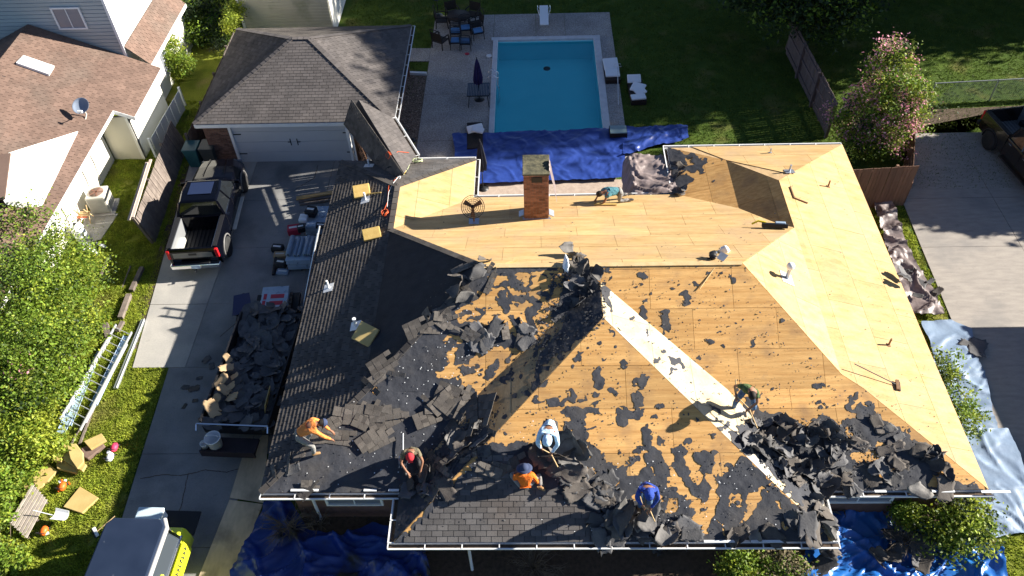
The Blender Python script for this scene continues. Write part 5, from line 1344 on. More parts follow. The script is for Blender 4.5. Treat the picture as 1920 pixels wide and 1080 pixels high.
fc = bpy.data.curves.new('numbers', 'FONT'); fc.body = '207'; fc.size = .17; fc.extrude = .004
fo = bpy.data.objects.new('numbers', fc); COL.objects.link(fo); bpy.context.view_layer.update(); fme = bpy.data.meshes.new_from_object(fo); bpy.data.objects.remove(fo); fme.materials.clear(); fme.materials.append(M_dpant)
fo = link('numbers', fme, sv); fo.location = (.995, 1.22, 1.0); fo.rotation_euler = (R(90), 0, R(90))
cl_ = thing('cool_box', 'pale blue white cool box on the tray behind the lime truck', 'cooler', (-3.66, 1.42, .68), R(-2))
k = MB(); k.box((0, 0, .19), (.74, .42, .38)); bevelify(k.build('tub', M_wcush, cl_), .04)
k = MB(); k.box((0, 0, .42), (.78, .46, .07)); bevelify(k.build('lid', mat('pale_lid', (.50, .62, .68), rough=.4), cl_), .03)
k = MB(); k.box((0, -.26, .25), (.3, .03, .04)); k.build('handle', M_white, cl_)

# ------------------------------------------------------------------ tarps
def tarp(name, label, pts, m, amp=.10, res=.06, seed=1, zoff=.05, wl=1.0, zfn=None, edge=.12, ang=.6, cat='tarp'):
    pts = [(p[0], p[1]) for p in pts]
    xs_ = [p[0] for p in pts]; ys_ = [p[1] for p in pts]
    xs = np.arange(min(xs_) - .2, max(xs_) + .2, res); yy = np.arange(min(ys_) - .2, max(ys_) + .2, res)
    X, Y = np.meshgrid(xs, yy)
    F = sd_poly(X, Y, pts) + edge * fbm(X * 1.2, Y * 1.2, seed, 4)
    Vt, faces, comp = contour(xs.tolist(), yy.tolist(), F)
    P = np.array(Vt); c, s = math.cos(ang), math.sin(ang)
    a = (P[:, 0] * c + P[:, 1] * s) / wl; b = (-P[:, 0] * s + P[:, 1] * c) / wl
    w1 = 1 - np.abs(fbm(a * 1.1 + 2 * fbm(b * .5, a * .5, seed + 3, 2), b * .35, seed + 1, 4)) * 2.4
    w2 = 1 - np.abs(fbm(a * .5, b * 1.7 + 1.5 * fbm(a * .5, b * .4, seed + 5, 2), seed + 7, 4)) * 2.4
    z = zoff + amp * (np.clip(w1, 0, 1) ** 3 * .8 + np.clip(w2, 0, 1) ** 3 * .6) + amp * .8 * (fbm(a * .5, b * .5, seed + 9, 3) + .4)
    z = np.maximum(z, .012)
    if zfn is not None: z = z + zfn(P[:, 0], P[:, 1])
    me = bpy.data.meshes.new(name); me.from_pydata([(x, y, zz) for (x, y), zz in zip(Vt, z.tolist())], [], faces)
    me.materials.append(m); me.polygons.foreach_set('use_smooth', [True] * len(faces)); me.update()
    o = link(name, me); return tag(o, label, cat)
def gp(l): return [G(u, v) for u, v in l]
tarp('blue_tarp', 'wide royal blue tarp spread between the pool and the back gutter', gp([(850, 258), (1030, 252), (1172, 247), (1172, 330), (1172, 342), (905, 350), (852, 352)]), M_blue, amp=.05, seed=2, wl=.75, zoff=.19)
tarp('blue_tarp', 'smaller crumpled royal blue tarp on the lawn beside the cushion box', gp([(1168, 247), (1288, 243), (1292, 268), (1240, 276), (1168, 300)]), M_blue, amp=.10, seed=3, wl=.7, zoff=.16)
mv = MB()
bt = tarp('brown_tarp', 'brown tarp draped over the gutters in the corner beside the east wing', [(11.15, 13.7), (13.05, 13.7), (13.05, 16.2), (11.3, 16.3), (11.15, 15)], M_brown, amp=.16, seed=4, wl=.7, zfn=lambda x, y: 2.35 - .25 * np.clip((y - 14.5) / 2, 0, 1) - 1.2 * np.clip((11.5 - x) / .4, 0, 1) ** 1.5, res=.05)
tarp('brown_tarp', 'shiny crumpled brown tarp on the ground along the east eave', gp([(1635, 385), (1668, 388), (1682, 420), (1700, 462), (1722, 505), (1748, 555), (1765, 598), (1700, 600), (1660, 470)]), M_brown, amp=.22, seed=5, wl=.8, ang=.2)
tarp('pale_blue_tarp', 'pale blue tarp on the ground below the brown tarp by the east eave', gp([(1728, 607), (1780, 606), (1818, 620), (1828, 660), (1845, 700), (1855, 760), (1868, 820), (1800, 820), (1760, 720)]), M_blueg, amp=.10, seed=6, wl=1.2, ang=.3)
tarp('pale_blue_tarp', 'large pale blue tarp at the bottom right corner beyond the shrubs', gp([(1790, 812), (1885, 808), (1905, 850), (1925, 900), (1945, 1000), (1850, 1012), (1830, 960), (1800, 880)]), M_blueg, amp=.09, seed=7, wl=1.4, ang=.3)
tarp('bright_blue_tarp', 'shiny bright blue tarp bunched up under the front shrubs at bottom right', gp([(1555, 960), (1600, 955), (1680, 965), (1780, 1000), (1870, 1035), (1890, 1085), (1880, 1110), (1480, 1110), (1520, 1010)]), M_blueb, amp=.26, seed=8, wl=.9)
tarp('dark_blue_tarp', 'dark blue tarp heaped over shrubs below the front left gutter', gp([(510, 935), (545, 940), (580, 1000), (640, 1010), (700, 980), (790, 1010), (812, 1110), (430, 1110), (465, 1020)]), M_blued, amp=.40, seed=9, wl=1.2)
tarp('cloth', 'grey brown cloth left hanging on the east side of the chimney', [(8.22, 11.7), (8.5, 11.75), (8.45, 12.3), (8.22, 12.3)], M_brown, amp=.08, seed=11, wl=.3, res=.03, zfn=lambda x, y: 5.2 - 5.5 * np.clip(x - 8.24, 0, .3), edge=.05, cat='cloth')

# ------------------------------------------------------------------ torn roofing debris
def sheet_mesh(name, w, h, curl, crump, seed, m, tabs=False, th=.008):
    rs = np.random.RandomState(seed); nx, ny = 9, 7
    X, Y = np.meshgrid(np.linspace(-w / 2, w / 2, nx), np.linspace(-h / 2, h / 2, ny))
    rag = np.ones_like(X)
    X = X + rs.normal(size=X.shape) * w * .012; Y = Y + rs.normal(size=Y.shape) * h * .015
    for (j, i) in ((0, 0), (0, -1), (-1, 0), (-1, -1)):
        k = rs.uniform(.35, 1.0); X[j, i] *= k; Y[j, i] *= (k + rs.uniform(-.2, .2))
    if not tabs:
        for i in range(nx):
            Y[0, i] *= rs.uniform(.8, 1.08); Y[-1, i] *= rs.uniform(.8, 1.08)
        for j in range(ny): X[j, 0] *= rs.uniform(.82, 1.08); X[j, -1] *= rs.uniform(.82, 1.08)
    a = rs.uniform(0, math.pi); t = (X * math.cos(a) + Y * math.sin(a)); o = -X * math.sin(a) + Y * math.cos(a)
    if curl:
        Rr = 1 / curl; ph = t / Rr
        Z = Rr * (1 - np.cos(ph)); t2 = Rr * np.sin(ph)
        X = t2 * math.cos(a) - o * math.sin(a); Y = t2 * math.sin(a) + o * math.cos(a)
    else: Z = X * 0
    Z = Z + crump * (fbm(X * 2.2 + seed, Y * 2.2, seed, 3)) + .05 * crump * rs.normal(size=X.shape)
    Z -= Z.min() * 1.0
    Vv = np.stack([X, Y, Z], -1).reshape(-1, 3); V2 = Vv + [0, 0, -th]
    F = []
    n = nx * ny
    for j in range(ny - 1):
        for i in range(nx - 1):
            q = j * nx + i; F.append((q, q + 1, q + nx + 1, q + nx)); F.append((n + q, n + q + nx, n + q + nx + 1, n + q + 1))
    rim = [i for i in range(nx)] + [j * nx + nx - 1 for j in range(1, ny)] + [(ny - 1) * nx + i for i in range(nx - 2, -1, -1)] + [j * nx for j in range(ny - 2, 0, -1)]
    for i in range(len(rim)): p, q = rim[i], rim[(i + 1) % len(rim)]; F.append((p, n + p, n + q, q))
    me = bpy.data.meshes.new(name); me.from_pydata(np.concatenate([Vv, V2]).tolist(), [], F); me.materials.append(m); me.polygons.foreach_set('use_smooth', [True] * len(F)); me.update()
    return me
M_feltl = mat('torn_felt_pale', (.17, .16, .15), (.10, .095, .09), scale=2.5, rough=.8, bump=.4, bscale=14, rand=.3, fine=.2, fscale=20, objco=True)
SHC = [sheet_mesh('torn_sheet', 1.0, .62, rnd.uniform(1.6, 3.6), .14, 100 + i, (M_feltd, M_feltl, M_feltb)[i % 3]) for i in range(12)]     # curled
SHF = [sheet_mesh('torn_sheet', .95, .6, rnd.uniform(.1, .7), .05, 200 + i, (M_feltd, M_feltb)[i % 2]) for i in range(8)]        # flat-ish
def strip_mesh(seed, rows):
    rs = random.Random(seed); k = MB()
    for r_ in range(rows):
        for i in range(rs.randint(3, 5)):
            k.box((-.45 + i * .235 + rs.uniform(-.006, .006), r_ * .145, .012 + r_ * .009 + rs.uniform(0, .004)), (.225, .16, .010), M=Matrix.Rotation(rs.uniform(-.05, .05), 4, 'Y') @ Matrix.Rotation(.06, 4, 'X'), tone=rs.random())
    return k.mesh('shingle_strip', mat('strip_shingle', (.135, .118, .10), (.095, .083, .073), scale=3, rough=.9, bump=.3, bscale=40, tone=.22, rand=.22, fine=.2, fscale=30, objco=True))
SHS = [strip_mesh(300 + i, 1 + i % 4) for i in range(8)]
def place_sheet(me, u, v, label, group, s=1.0, lift=.04, tilt=.25, name='torn_felt_sheet', cat='roofing debris', zrot=None):
    p, n = at(u, v)
    o = link(name, me); q = n.to_track_quat('Z', 'Y').to_matrix().to_4x4()
    if name == 'shingle_strip' and zrot is None: zrot = rnd.gauss(.2, .45)
    o.matrix_world = Matrix.Translation(p + n * lift) @ q @ Matrix.Rotation(rnd.uniform(0, 6.28) if zrot is None else zrot, 4, 'Z') @ Matrix.Rotation(rnd.uniform(-tilt, tilt), 4, 'X') @ Matrix.Rotation(rnd.uniform(-tilt, tilt), 4, 'Y') @ Matrix.Diagonal((s, s * rnd.uniform(.8, 1.15), s * rnd.uniform(.8, 1.2), 1))
    return tag(o, label, cat, group)
def zone(poly, n, meshes, label, group, s=(.5, 1.0), lift=(.04, .08), tilt=.25, name='torn_felt_sheet', peak=0.0):
    us = [p[0] for p in poly]; vs_ = [p[1] for p in poly]; c = (sum(us) / len(us), sum(vs_) / len(vs_)); i = 0
    mx_ = max(math.hypot(p[0] - c[0], p[1] - c[1]) for p in poly)
    while i < n:
        u, v = rnd.uniform(min(us), max(us)), rnd.uniform(min(vs_), max(vs_))
        if sd_poly(np.array([u]), np.array([v]), poly)[0] < 0: continue
        d_ = 1 - math.hypot(u - c[0], v - c[1]) / mx_
        me_ = rnd.choice(meshes); sz = rnd.uniform(*s); mn_ = me_.materials[0].name
        lb_ = ('pale ' if 'pale' in mn_ else 'brown ' if 'old' in mn_ else 'dark ' if 'torn' in mn_ else '') + label
        lb_ = ('small ' if sz < s[0] + (s[1] - s[0]) * .33 else 'large ' if sz > s[0] + (s[1] - s[0]) * .67 else '') + lb_
        if len(lb_.split()) > 16: lb_ = label
        place_sheet(me_, u, v, lb_, group, sz, rnd.uniform(*lift) + peak * d_ * rnd.random(), tilt, name); i += 1
zone([(1390, 785), (1450, 780), (1520, 800), (1590, 810), (1600, 880), (1570, 925), (1500, 920), (1440, 880), (1385, 825)], 56, SHC + SHF[:3], 'torn curled felt sheet in the big heap below the green shirted worker', 'torn sheets heaped on the east valley', s=(.32, .8), peak=.12, tilt=.35)
zone([(1500, 900), (1560, 905), (1580, 960), (1560, 1010), (1510, 960)], 12, SHC + SHF, 'torn felt sheet sliding down the valley at the right end of the porch gutter', 'torn sheets at the lower end of the east valley', s=(.5, .95), tilt=.4)
zone([(1600, 780), (1680, 800), (1740, 850), (1700, 920), (1600, 915)], 16, SHF + SHC[:4], 'torn felt sheet lying on the front right slope near the hip', 'torn sheets on the front right slope', s=(.4, .8), tilt=.15)
zone([(1725, 850), (1765, 850), (1780, 885), (1735, 890)], 7, SHC, 'upright curled felt sheet in the small dark clump near the hip', 'curled sheets in a clump near the right hip', s=(.5, .8), tilt=.9)
zone([(1570, 915), (1850, 918), (1855, 945), (1570, 940)], 22, SHF + SHC[:3], 'torn felt sheet hanging over the front right gutter', 'torn sheets over the right gutter', s=(.4, .85), tilt=.3, lift=(.06, .12))
zone([(1120, 960), (1300, 985), (1300, 1022), (1120, 1022)], 22, SHF + SHC[:2], 'torn felt sheet lying above the porch gutter below the blue shirted worker', 'torn sheets above the porch gutter', s=(.45, .9), tilt=.2)
zone([(1380, 960), (1540, 960), (1560, 1020), (1360, 1022)], 10, SHC + SHF, 'torn felt sheet at the right end of the porch gutter', 'torn sheets at the right end of the porch gutter', s=(.5, .95), tilt=.4)
zone([(1060, 480), (1125, 485), (1130, 590), (1060, 590), (1055, 540)], 11, SHC, 'tall curled felt sheet piled on the ridge where the porch wing meets it', 'curled sheets piled at the ridge', s=(.45, .85), tilt=.5, peak=.1)
zone([(850, 500), (910, 488), (940, 520), (900, 560), (850, 570)], 10, SHC[:6] + SHS[:3], 'torn sheet piled at the west end of the ridge', 'torn sheets at the west end of the ridge', s=(.45, .8), tilt=.35, lift=(.05, .12))
zone([(870, 605), (990, 610), (995, 645), (880, 645)], 13, SHS + SHF, 'torn sheet in the dark belt crossing the upper front slope', 'torn sheets in the belt on the upper front slope', s=(.45, .8), tilt=.2)
zone([(770, 610), (830, 560), (850, 600), (790, 650)], 6, SHS, 'loose grey shingle strip on the southwest hip', 'shingle strips on the southwest hip', s=(.5, .8), name='shingle_strip')
zone([(690, 690), (745, 690), (750, 730), (700, 735)], 4, SHS, 'loose shingle strip in the stack on the hip above the orange shirted worker', 'shingle strips stacked on the hip', s=(.8, 1.1), name='shingle_strip')
zone([(600, 800), (660, 770), (730, 775), (735, 850), (640, 858), (600, 840)], 15, SHS, 'loose grey shingle strip beside the bending orange shirted worker', 'shingle strips beside the bending worker', s=(.7, 1.1), name='shingle_strip', tilt=.06, lift=(.04, .09))
zone([(770, 765), (830, 755), (900, 760), (895, 830), (800, 820)], 12, SHS, 'loose grey shingle strip above the red capped worker', 'shingle strips above the red capped worker', s=(.7, 1.2), name='shingle_strip', tilt=.12, lift=(.05, .14))
zone([(880, 745), (925, 765), (915, 850), (850, 900), (800, 915), (780, 890), (850, 820)], 24, SHC[:5] + SHS[:4] + SHF, 'torn scrap in the dark pile along the west valley of the porch', 'torn scraps along the porch west valley', s=(.3, .75), tilt=.5)
zone([(745, 900), (840, 880), (850, 930), (760, 935)], 10, SHF, 'torn felt flap over the inner corner of the left gutter', 'torn flaps at the inner gutter corner', s=(.4, .8), tilt=.3)
zone([(1010, 830), (1080, 835), (1075, 880), (1015, 890)], 6, SHC, 'large curled felt sheet beside the seated orange shirted worker', 'large curled sheets beside the seated worker', s=(.9, 1.3), tilt=.35, lift=(.08, .2))
zone([(930, 870), (965, 880), (965, 910), (925, 910)], 3, SHS[:4], 'shingle strip just torn up left of the seated orange shirted worker', 'shingle strips left of the seated worker', s=(.9, 1.1), name='shingle_strip')
zone([(1050, 880), (1150, 900), (1140, 950), (1060, 930)], 14, SHF, 'flat torn felt sheet between the seated worker and the blue shirted worker', 'flat torn sheets on the porch slope', s=(.5, .9), tilt=.06)
zone([(1160, 955), (1215, 955), (1220, 985), (1160, 980)], 4, SHC, 'curled felt sheet being lifted at the feet of the blue shirted worker', 'curled sheets at the blue shirted worker', s=(.8, 1.1), tilt=.4, lift=(.08, .15))
zone([(490, 860), (560, 850), (600, 925), (500, 925)], 6, SHS + SHF, 'torn shingle scrap at the front left corner of the roof', 'torn scraps at the front left corner', s=(.4, .7), tilt=.15, name='shingle_strip')
zone([(1250, 290), (1290, 320), (1280, 370), (1255, 370)], 10, SHC, 'black torn sheet caught in the corner of the east wing gutter', 'black torn sheets in the east wing corner', s=(.3, .6), tilt=.6)
zone([(1665, 480), (1770, 560), (1750, 600), (1690, 560)], 9, SHF + SHC[:3], 'torn felt sheet fallen on the brown tarp along the east eave', 'torn sheets on the brown tarp', s=(.4, .8), tilt=.3, lift=(.2, .3))
zone([(1640, 1000), (1720, 1030), (1730, 1070), (1640, 1060)], 7, SHF + SHC[:3], 'torn felt sheet fallen on the bright blue tarp', 'torn sheets on the bright blue tarp', s=(.5, 1.0), tilt=.4, lift=(.25, .45))
zone([(1800, 640), (1840, 650), (1835, 690), (1800, 680)], 2, SHF, 'black felt scrap lying on the edge of the pale blue tarp', 'black scraps on the pale blue tarp', s=(.7, 1.0), lift=(.12, .16), tilt=.05)
zone([(340, 690), (420, 640), (420, 800), (340, 790)], 9, SHF, 'flat black felt scrap on the shaded driveway', 'black scraps on the driveway', s=(.15, .45), lift=(.045, .05), tilt=.02)
zone([(1500, 985), (1560, 1000), (1590, 1075), (1480, 1075)], 9, SHF + SHC[:4], 'torn sheet fallen to the ground below the porch gutter corner', 'torn sheets below the porch corner', s=(.5, 1.0), tilt=.4, lift=(.2, .6))
# fine crumbs everywhere on the slopes: stuff
cr = MB()
def crumbs(poly, n, s0=.01, s1=.035, lift=.05):
    us = [p[0] for p in poly]; vs_ = [p[1] for p in poly]; i = 0; P_ = []
    uu = np.random.RandomState(len(cr.v) + n).uniform(min(us), max(us), n * 3); vv = np.random.RandomState(len(cr.v) + n + 1).uniform(min(vs_), max(vs_), n * 3)
    ok = sd_poly(uu, vv, poly) > 0
    for u, v in list(zip(uu[ok], vv[ok]))[:n]:
        p, nn = at(float(u), float(v)); s = s0 + (s1 - s0) * rnd.random() ** 2
        q = nn.to_track_quat('Z', 'Y').to_matrix(); a0 = rnd.random() * 6
        cr._add([p + nn * (lift + rnd.uniform(-.003, .03 * s / s1)) + q @ V((math.cos(a0 + t) * s * rnd.uniform(.5, 1.3), math.sin(a0 + t) * s * rnd.uniform(.5, 1.3), 0)) for t in (0, 1.4, 3.0, 4.6)], [(0, 1, 2, 3)])
crumbs([(820, 500), (1390, 497), (1840, 905), (1560, 1010), (760, 1010), (500, 920), (700, 720)], 1800)
crumbs([(740, 440), (890, 370), (1480, 400), (1490, 440), (1390, 492), (910, 495)], 160, lift=.035)
crumbs([(1580, 280), (1840, 900), (1400, 490), (1480, 330)], 160, lift=.035, s1=.025)
crumbs([(1380, 780), (1600, 790), (1700, 920), (1450, 920)], 700, s1=.06, lift=.06)
crumbs([(880, 745), (940, 765), (915, 850), (780, 930), (760, 900)], 700, s1=.06, lift=.06)
crumbs([(1120, 940), (1300, 960), (1300, 1022), (1120, 1022)], 400, s1=.06, lift=.06)
crumbs([(1040, 500), (1135, 500), (1135, 610), (1000, 700), (1000, 640)], 700, s1=.07, lift=.06)
tag(cr.build('shingle_crumbs', M_feltd), 'black crumbs and small scraps strewn over the stripped roof', 'debris', kind='stuff')

# ------------------------------------------------------------------ dump trailer with torn shingles
tr = thing('dump_trailer', 'low dump trailer heaped with torn black roofing beside the west eave', 'trailer', (-1.75, 6.8, 0), R(-3))
k = MB(); k.box((0, 0, .62), (2.2, 4.6, .12)); k.build('bed_floor', M_black, tr)
for sx in (-1, 1):
    k = MB(); k.box((sx * 1.1, 0, .95), (.06, 4.6, .62)); k.build('side_wall', M_black, tr)
k = MB(); k.box((0, -2.3, .8), (2.2, .06, .35)); k.build('tailgate', M_black, tr)
for sx in (-1, 1):
    for sy in (-.4, .5): wheel(tr, sx * 1.0, sy, .36, r=.34, w=.22)
k = MB(); k.bar((-1.15, -2.45, 1.30), (1.15, -2.45, 1.30), .05, .05); k.bar((-1.15, -2.45, 1.3), (-1.15, -2.6, 1.15), .04, .04); k.bar((1.15, -2.45, 1.3), (1.15, -2.6, 1.15), .04, .04); k.build('rear_bar', M_chrome, tr)
k = MB(); k.box((-.1, -2.85, .72), (1.75, .55, .10)); k.box((-.1, -3.13, .70), (1.75, .05, .30)); k.build('rear_box', mat('dark_red_steel', (.035, .022, .025), (.02, .015, .017), scale=4, rough=.6), tr)
hp = MB()
nxh, nyh = 26, 50
Xh = np.linspace(-1.05, 1.05, nxh); Yh = np.linspace(-2.2, 2.6, nyh)
vsH = [(x, y, .90 + .22 * (1 - (x / 1.15) ** 2) * (1 - .25 * abs(y) / 2.4) + .20 * float(fbm(x * 3, y * 3, 4, 4)) + rnd.uniform(-.05, .05)) for y in Yh for x in Xh]
hp._add(vsH, [(j * nxh + i, j * nxh + i + 1, (j + 1) * nxh + i + 1, (j + 1) * nxh + i) for j in range(nyh - 1) for i in range(nxh - 1)])
hpo = thing('debris_heap', 'dark heap of torn roofing filling the dump trailer', 'debris heap', (-1.75, 6.8, 0), R(-3)); hpo['kind'] = 'stuff'
for c_ in (hp.build('debris_core', M_felt, hpo),): pass
sm = MB()
def add_mesh(mb, me, M):
    o = len(mb.v); mb.v.extend([tuple(M @ v.co) for v in me.vertices]); 
    for p in me.polygons: mb.f.append(tuple(i + o for i in p.vertices)); mb.m.append(0); mb.t.append(.5); mb.sm.append(False)
for i in range(170):
    x, y = rnd.uniform(-1.1, 1.1), rnd.uniform(-2.3, 2.7); z = .95 + .2 * (1 - (x / 1.15) ** 2) + rnd.uniform(0, .06)
    add_mesh(sm, rnd.choice(SHF + SHC), Matrix.Translation((x, y, z)) @ Matrix.Rotation(rnd.random() * 6, 4, 'Z') @ Matrix.Rotation(rnd.uniform(-.5, .5), 4, 'X') @ Matrix.Rotation(rnd.uniform(-.4, .4), 4, 'Y') @ Matrix.Diagonal((s_h := rnd.uniform(.3, .8), s_h, s_h * .35, 1)))
sm.build('torn_sheets', M_feltd, hpo)
hc = hpo
# cardboard and torn pale boards along the trailer's west edge (sunlit)
for i, (u, v, s) in enumerate(((427, 672, .35), (424, 690, .5), (414, 715, .55), (420, 730, .45), (402, 752, .5), (436, 745, .45), (432, 725, .4), (440, 705, .3), (398, 765, .65))):
    p = G(u, v, 1.32); s *= 1.1
    o = link('pale_board', rnd.choice(SHF)); o.data = o.data.copy(); o.data.materials[0] = M_card
    o.matrix_world = Matrix.Translation(p) @ Matrix.Rotation(rnd.random() * 6, 4, 'Z') @ Matrix.Rotation(.4, 4, 'Y') @ Matrix.Diagonal((s, s, s, 1))
    tag(o, 'torn tan board on the sunlit west edge of the dump trailer' if i < 8 else 'square tan board at the rear corner of the dump trailer', 'board', 'torn tan boards on the trailer' if i < 8 else None)
def bucket(label, loc, r=.16, h=.36, m=M_white):
    t = thing('bucket', label, 'bucket', loc)
    k = MB(); k.lathe([(r * .85, 0), (r, h), (r * 1.06, h), (r * 1.06, h - .03), (r * 1.0, h - .03), (r * .95, h), (r * .8, .03), (.001, .03)], 20); k.build('pail', m, t)
    k = MB(); k.tube([(math.cos(a) * r, .0, h - .05 + math.sin(a) * r * .8) for a in np.linspace(0, math.pi, 9)], .006, 5); k.build('handle', M_chrome, t)
    return t
bucket('large white plastic bucket on the rear box of the dump trailer', (-2.42, 3.95, .78), .24, .46)
bucket('small white paint tin beside the large white bucket', (-2.75, 3.9, .78), .12, .22)
pb2 = thing('plywood_board', 'tan plywood board standing between trailer and west eave', 'board', G(510, 780, .3)); k = MB(); k.box((0, 0, .6), (.03, .75, 1.2), M=Matrix.Rotation(R(14), 4, 'Y')); k.build('panel', M_gold, pb2)

# plywood ramp sheets on the ground bottom left
for i, (l, lb) in enumerate(((((505, 805), (495, 945), (432, 935), (455, 860)), 'plywood sheet on the ground under the front left roof corner'), (((432, 940), (494, 948), (470, 1010), (440, 1100), (368, 1100)), 'long dirty plywood sheet on the ground beside the lime truck'))):
    b = MB(); q = gp(l); b.prism([(p.x, p.y) for p in q], .05 + .03 * i, .07 + .03 * i)
    tag(b.build('plywood_sheet', mat('dirty_plywood', (.68, .54, .36), (.52, .41, .27), scale=1.5, rough=.8, stretch=(1, .3, 1), fine=.15, fscale=12, c3=(.30, .24, .17), s3=1.4, t3=(.5, .75))), lb, 'plywood sheet')
# bottom-left lawn things -----------------------------------------------------
ld = thing('extension_ladder', 'aluminium extension ladder lying on the lawn beside pale metal sheets', 'ladder', (0, 0, 0))
a = G(116, 792); b = G(221, 614); a2 = G(154, 812); b2 = G(250, 628)
for p, q in ((a, b), (a2, b2)):
    k = MB(); k.bar(p + V((0, 0, .16)), q + V((0, 0, .16)), .035, .09); k.build('rail', M_alum, ld)
    k = MB(); k.bar(p + V((.05, .35, .08)), q + V((-.03, -.5, .08)), .03, .07); k.build('rail', M_alum, ld)
n = 13
for i in range(n):
    t = .03 + .94 * i / (n - 1); k = MB(); k.tube([a.lerp(b, t) + V((0, 0, .17)), a2.lerp(b2, t) + V((0, 0, .17))], .018, 8); k.build('rung', M_alum, ld)
def msheet(label, pts, z=.05, m=M_sheet, h=.03, name='metal_sheet', cat='metal sheet'):
    t = thing(name, label, cat, (0, 0, 0)); q = gp(pts)
    k = MB(); k.prism([(p.x, p.y) for p in q], z, z + .006); k.build('panel', m, t)
    k = MB(); k.bar(q[0] + V((0, 0, z + h / 2)), q[1] + V((0, 0, z + h / 2)), .012, h); k.bar(q[2] + V((0, 0, z + h / 2)), q[3] + V((0, 0, z + h / 2)), .012, h); k.build('folded_edge', m, t)
    return t
msheet('long pale blue metal sheet lying on the right side of the ladder', [(170, 765), (234, 632), (245, 633), (184, 762)], z=.06, h=.06)
msheet('pale blue metal sheet poking out under the left side of the ladder', [(125, 790), (170, 683), (180, 687), (135, 800)], z=.03)
msheet('short pale metal channel near the middle of the ladder', [(172, 682), (184, 660), (188, 664), (178, 690)], z=.04)
msheet('pale metal piece sticking out under the bottom end of the ladder', [(108, 812), (124, 775), (138, 785), (122, 815)], z=.04)
gt = thing('gutter_length', 'long white gutter section lying alone on the lawn right of the ladder', 'gutter', (0, 0, 0)); a, b = G(218, 731), G(270, 602)
k = MB(); k.bar(a + V((0, 0, .06)), b + V((0, 0, .06)), .13, .10); k.build('trough', M_galv, gt); k = MB(); k.bar(a + V((.06, 0, .125)), b + V((.06, 0, .125)), .03, .03); k.build('lip', M_white, gt)
# pallet
pl = thing('wooden_pallet', 'weathered wooden pallet tilted on the shrub edge of the lawn', 'pallet', G(58, 962) + V((0, 0, .12)), 0)
q = [G(62, 908, .35), G(90, 940, .22), G(52, 1012, .10), G(18, 980, .25)]
q = [p - pl.location for p in q]
for i in range(7):
    t = (i + .5) / 7; a_ = q[0].lerp(q[1], t); b_ = q[3].lerp(q[2], t); k = MB(); k.bar(a_ + V((0, 0, .05)), b_ + V((0, 0, .05)), .085, .022); k.build('slat', mat('pallet_wood', (.46, .40, .34), (.34, .29, .25), scale=4, rough=.9, rand=.15, objco=True), pl)
for t in (.05, .5, .95):
    k = MB(); k.bar(q[0].lerp(q[3], t), q[1].lerp(q[2], t), .07, .08); k.build('stringer', M_grey, pl)
def block(label, pts, z0, h, m=M_gold, name='foam_pad', cat='foam pad', bev=.012, tilt=0):
    q = gp(pts) if z0 == 0 else [G(u, v, z0) for u, v in pts]
    c = sum(q, V((0, 0, 0))) / len(q); b = MB(); b.prism([(p.x - c.x, p.y - c.y) for p in q], 0, h)
    o = b.build(name, m); o.location = (c.x, c.y, z0); o.rotation_euler = (tilt, tilt * .5, 0)
    bevelify(o, bev); return tag(o, label, cat)
block('flat square yellow foam pad alone on the lawn right of the pallet', [(121, 953), (152, 915), (187, 936), (156, 965)], 0, .10)
block('octagonal yellow foam pad at the top of the cushion pile', [(130, 838), (146, 836), (157, 850), (157, 866), (145, 878), (134, 862)], .35, .10, tilt=.2)
block('long thick yellow foam pad through the middle of the cushion pile', [(121, 836), (130, 836), (140, 862), (163, 872), (155, 884), (122, 866)], .22, .12, tilt=.1)
block('yellow foam pad at the left edge of the cushion pile', [(100, 855), (113, 840), (122, 850), (118, 870), (104, 868)], .2, .12, tilt=-.1)
block('yellow foam pad at the bottom of the cushion pile', [(108, 868), (118, 860), (148, 880), (146, 890), (110, 882)], .05, .13)
block('brownish foam pad under the shrub left of the cushion pile', [(62, 900), (88, 868), (110, 885), (92, 905), (70, 915)], 0, .10, M_gold)
block('small yellow foam scrap near the top of the pallet', [(45, 912), (60, 905), (60, 916), (50, 920)], 0, .08)
block('yellow foam wedge at the top right of the pallet', [(68, 912), (85, 905), (84, 912), (72, 920)], 0, .08)
block('yellow foam pad on the brown cushion', [(159, 830), (192, 815), (201, 828), (172, 845)], .16, .09)
block('brown cushion lying on the lawn right of the cushion pile', [(155, 845), (190, 830), (200, 840), (168, 865), (156, 860)], 0, .16, M_cush, 'cushion', 'cushion', .03)
for (u, v, lb, dx, dy, s, rz) in ((680, 350, 'yellow foam pad near the top of the west slope', .62, .5, 1, .2), (699, 430, 'yellow foam block standing beside the orange hose coil on the west slope', .62, .42, 1, .25), (688, 618, 'olive yellow foam block in the middle of the west slope', .66, .62, 1, -.5)):
    p, n_ = at(u, v + 14); t = thing('foam_pad', lb, 'foam pad', p + n_ * .02, rz, n=V((0, -.25, 1)).normalized())
    k = MB(); k.box((0, 0, .17), (dx, dy, .13), M=Matrix.Rotation(R(12), 4, 'X')); bevelify(k.build('block', M_foam if u != 688 else M_gold, t), .02)
    k = MB(); k.box((0, .05, .06), (dx * .6, dy * .6, .12)); k.build('wedge', M_foam, t)
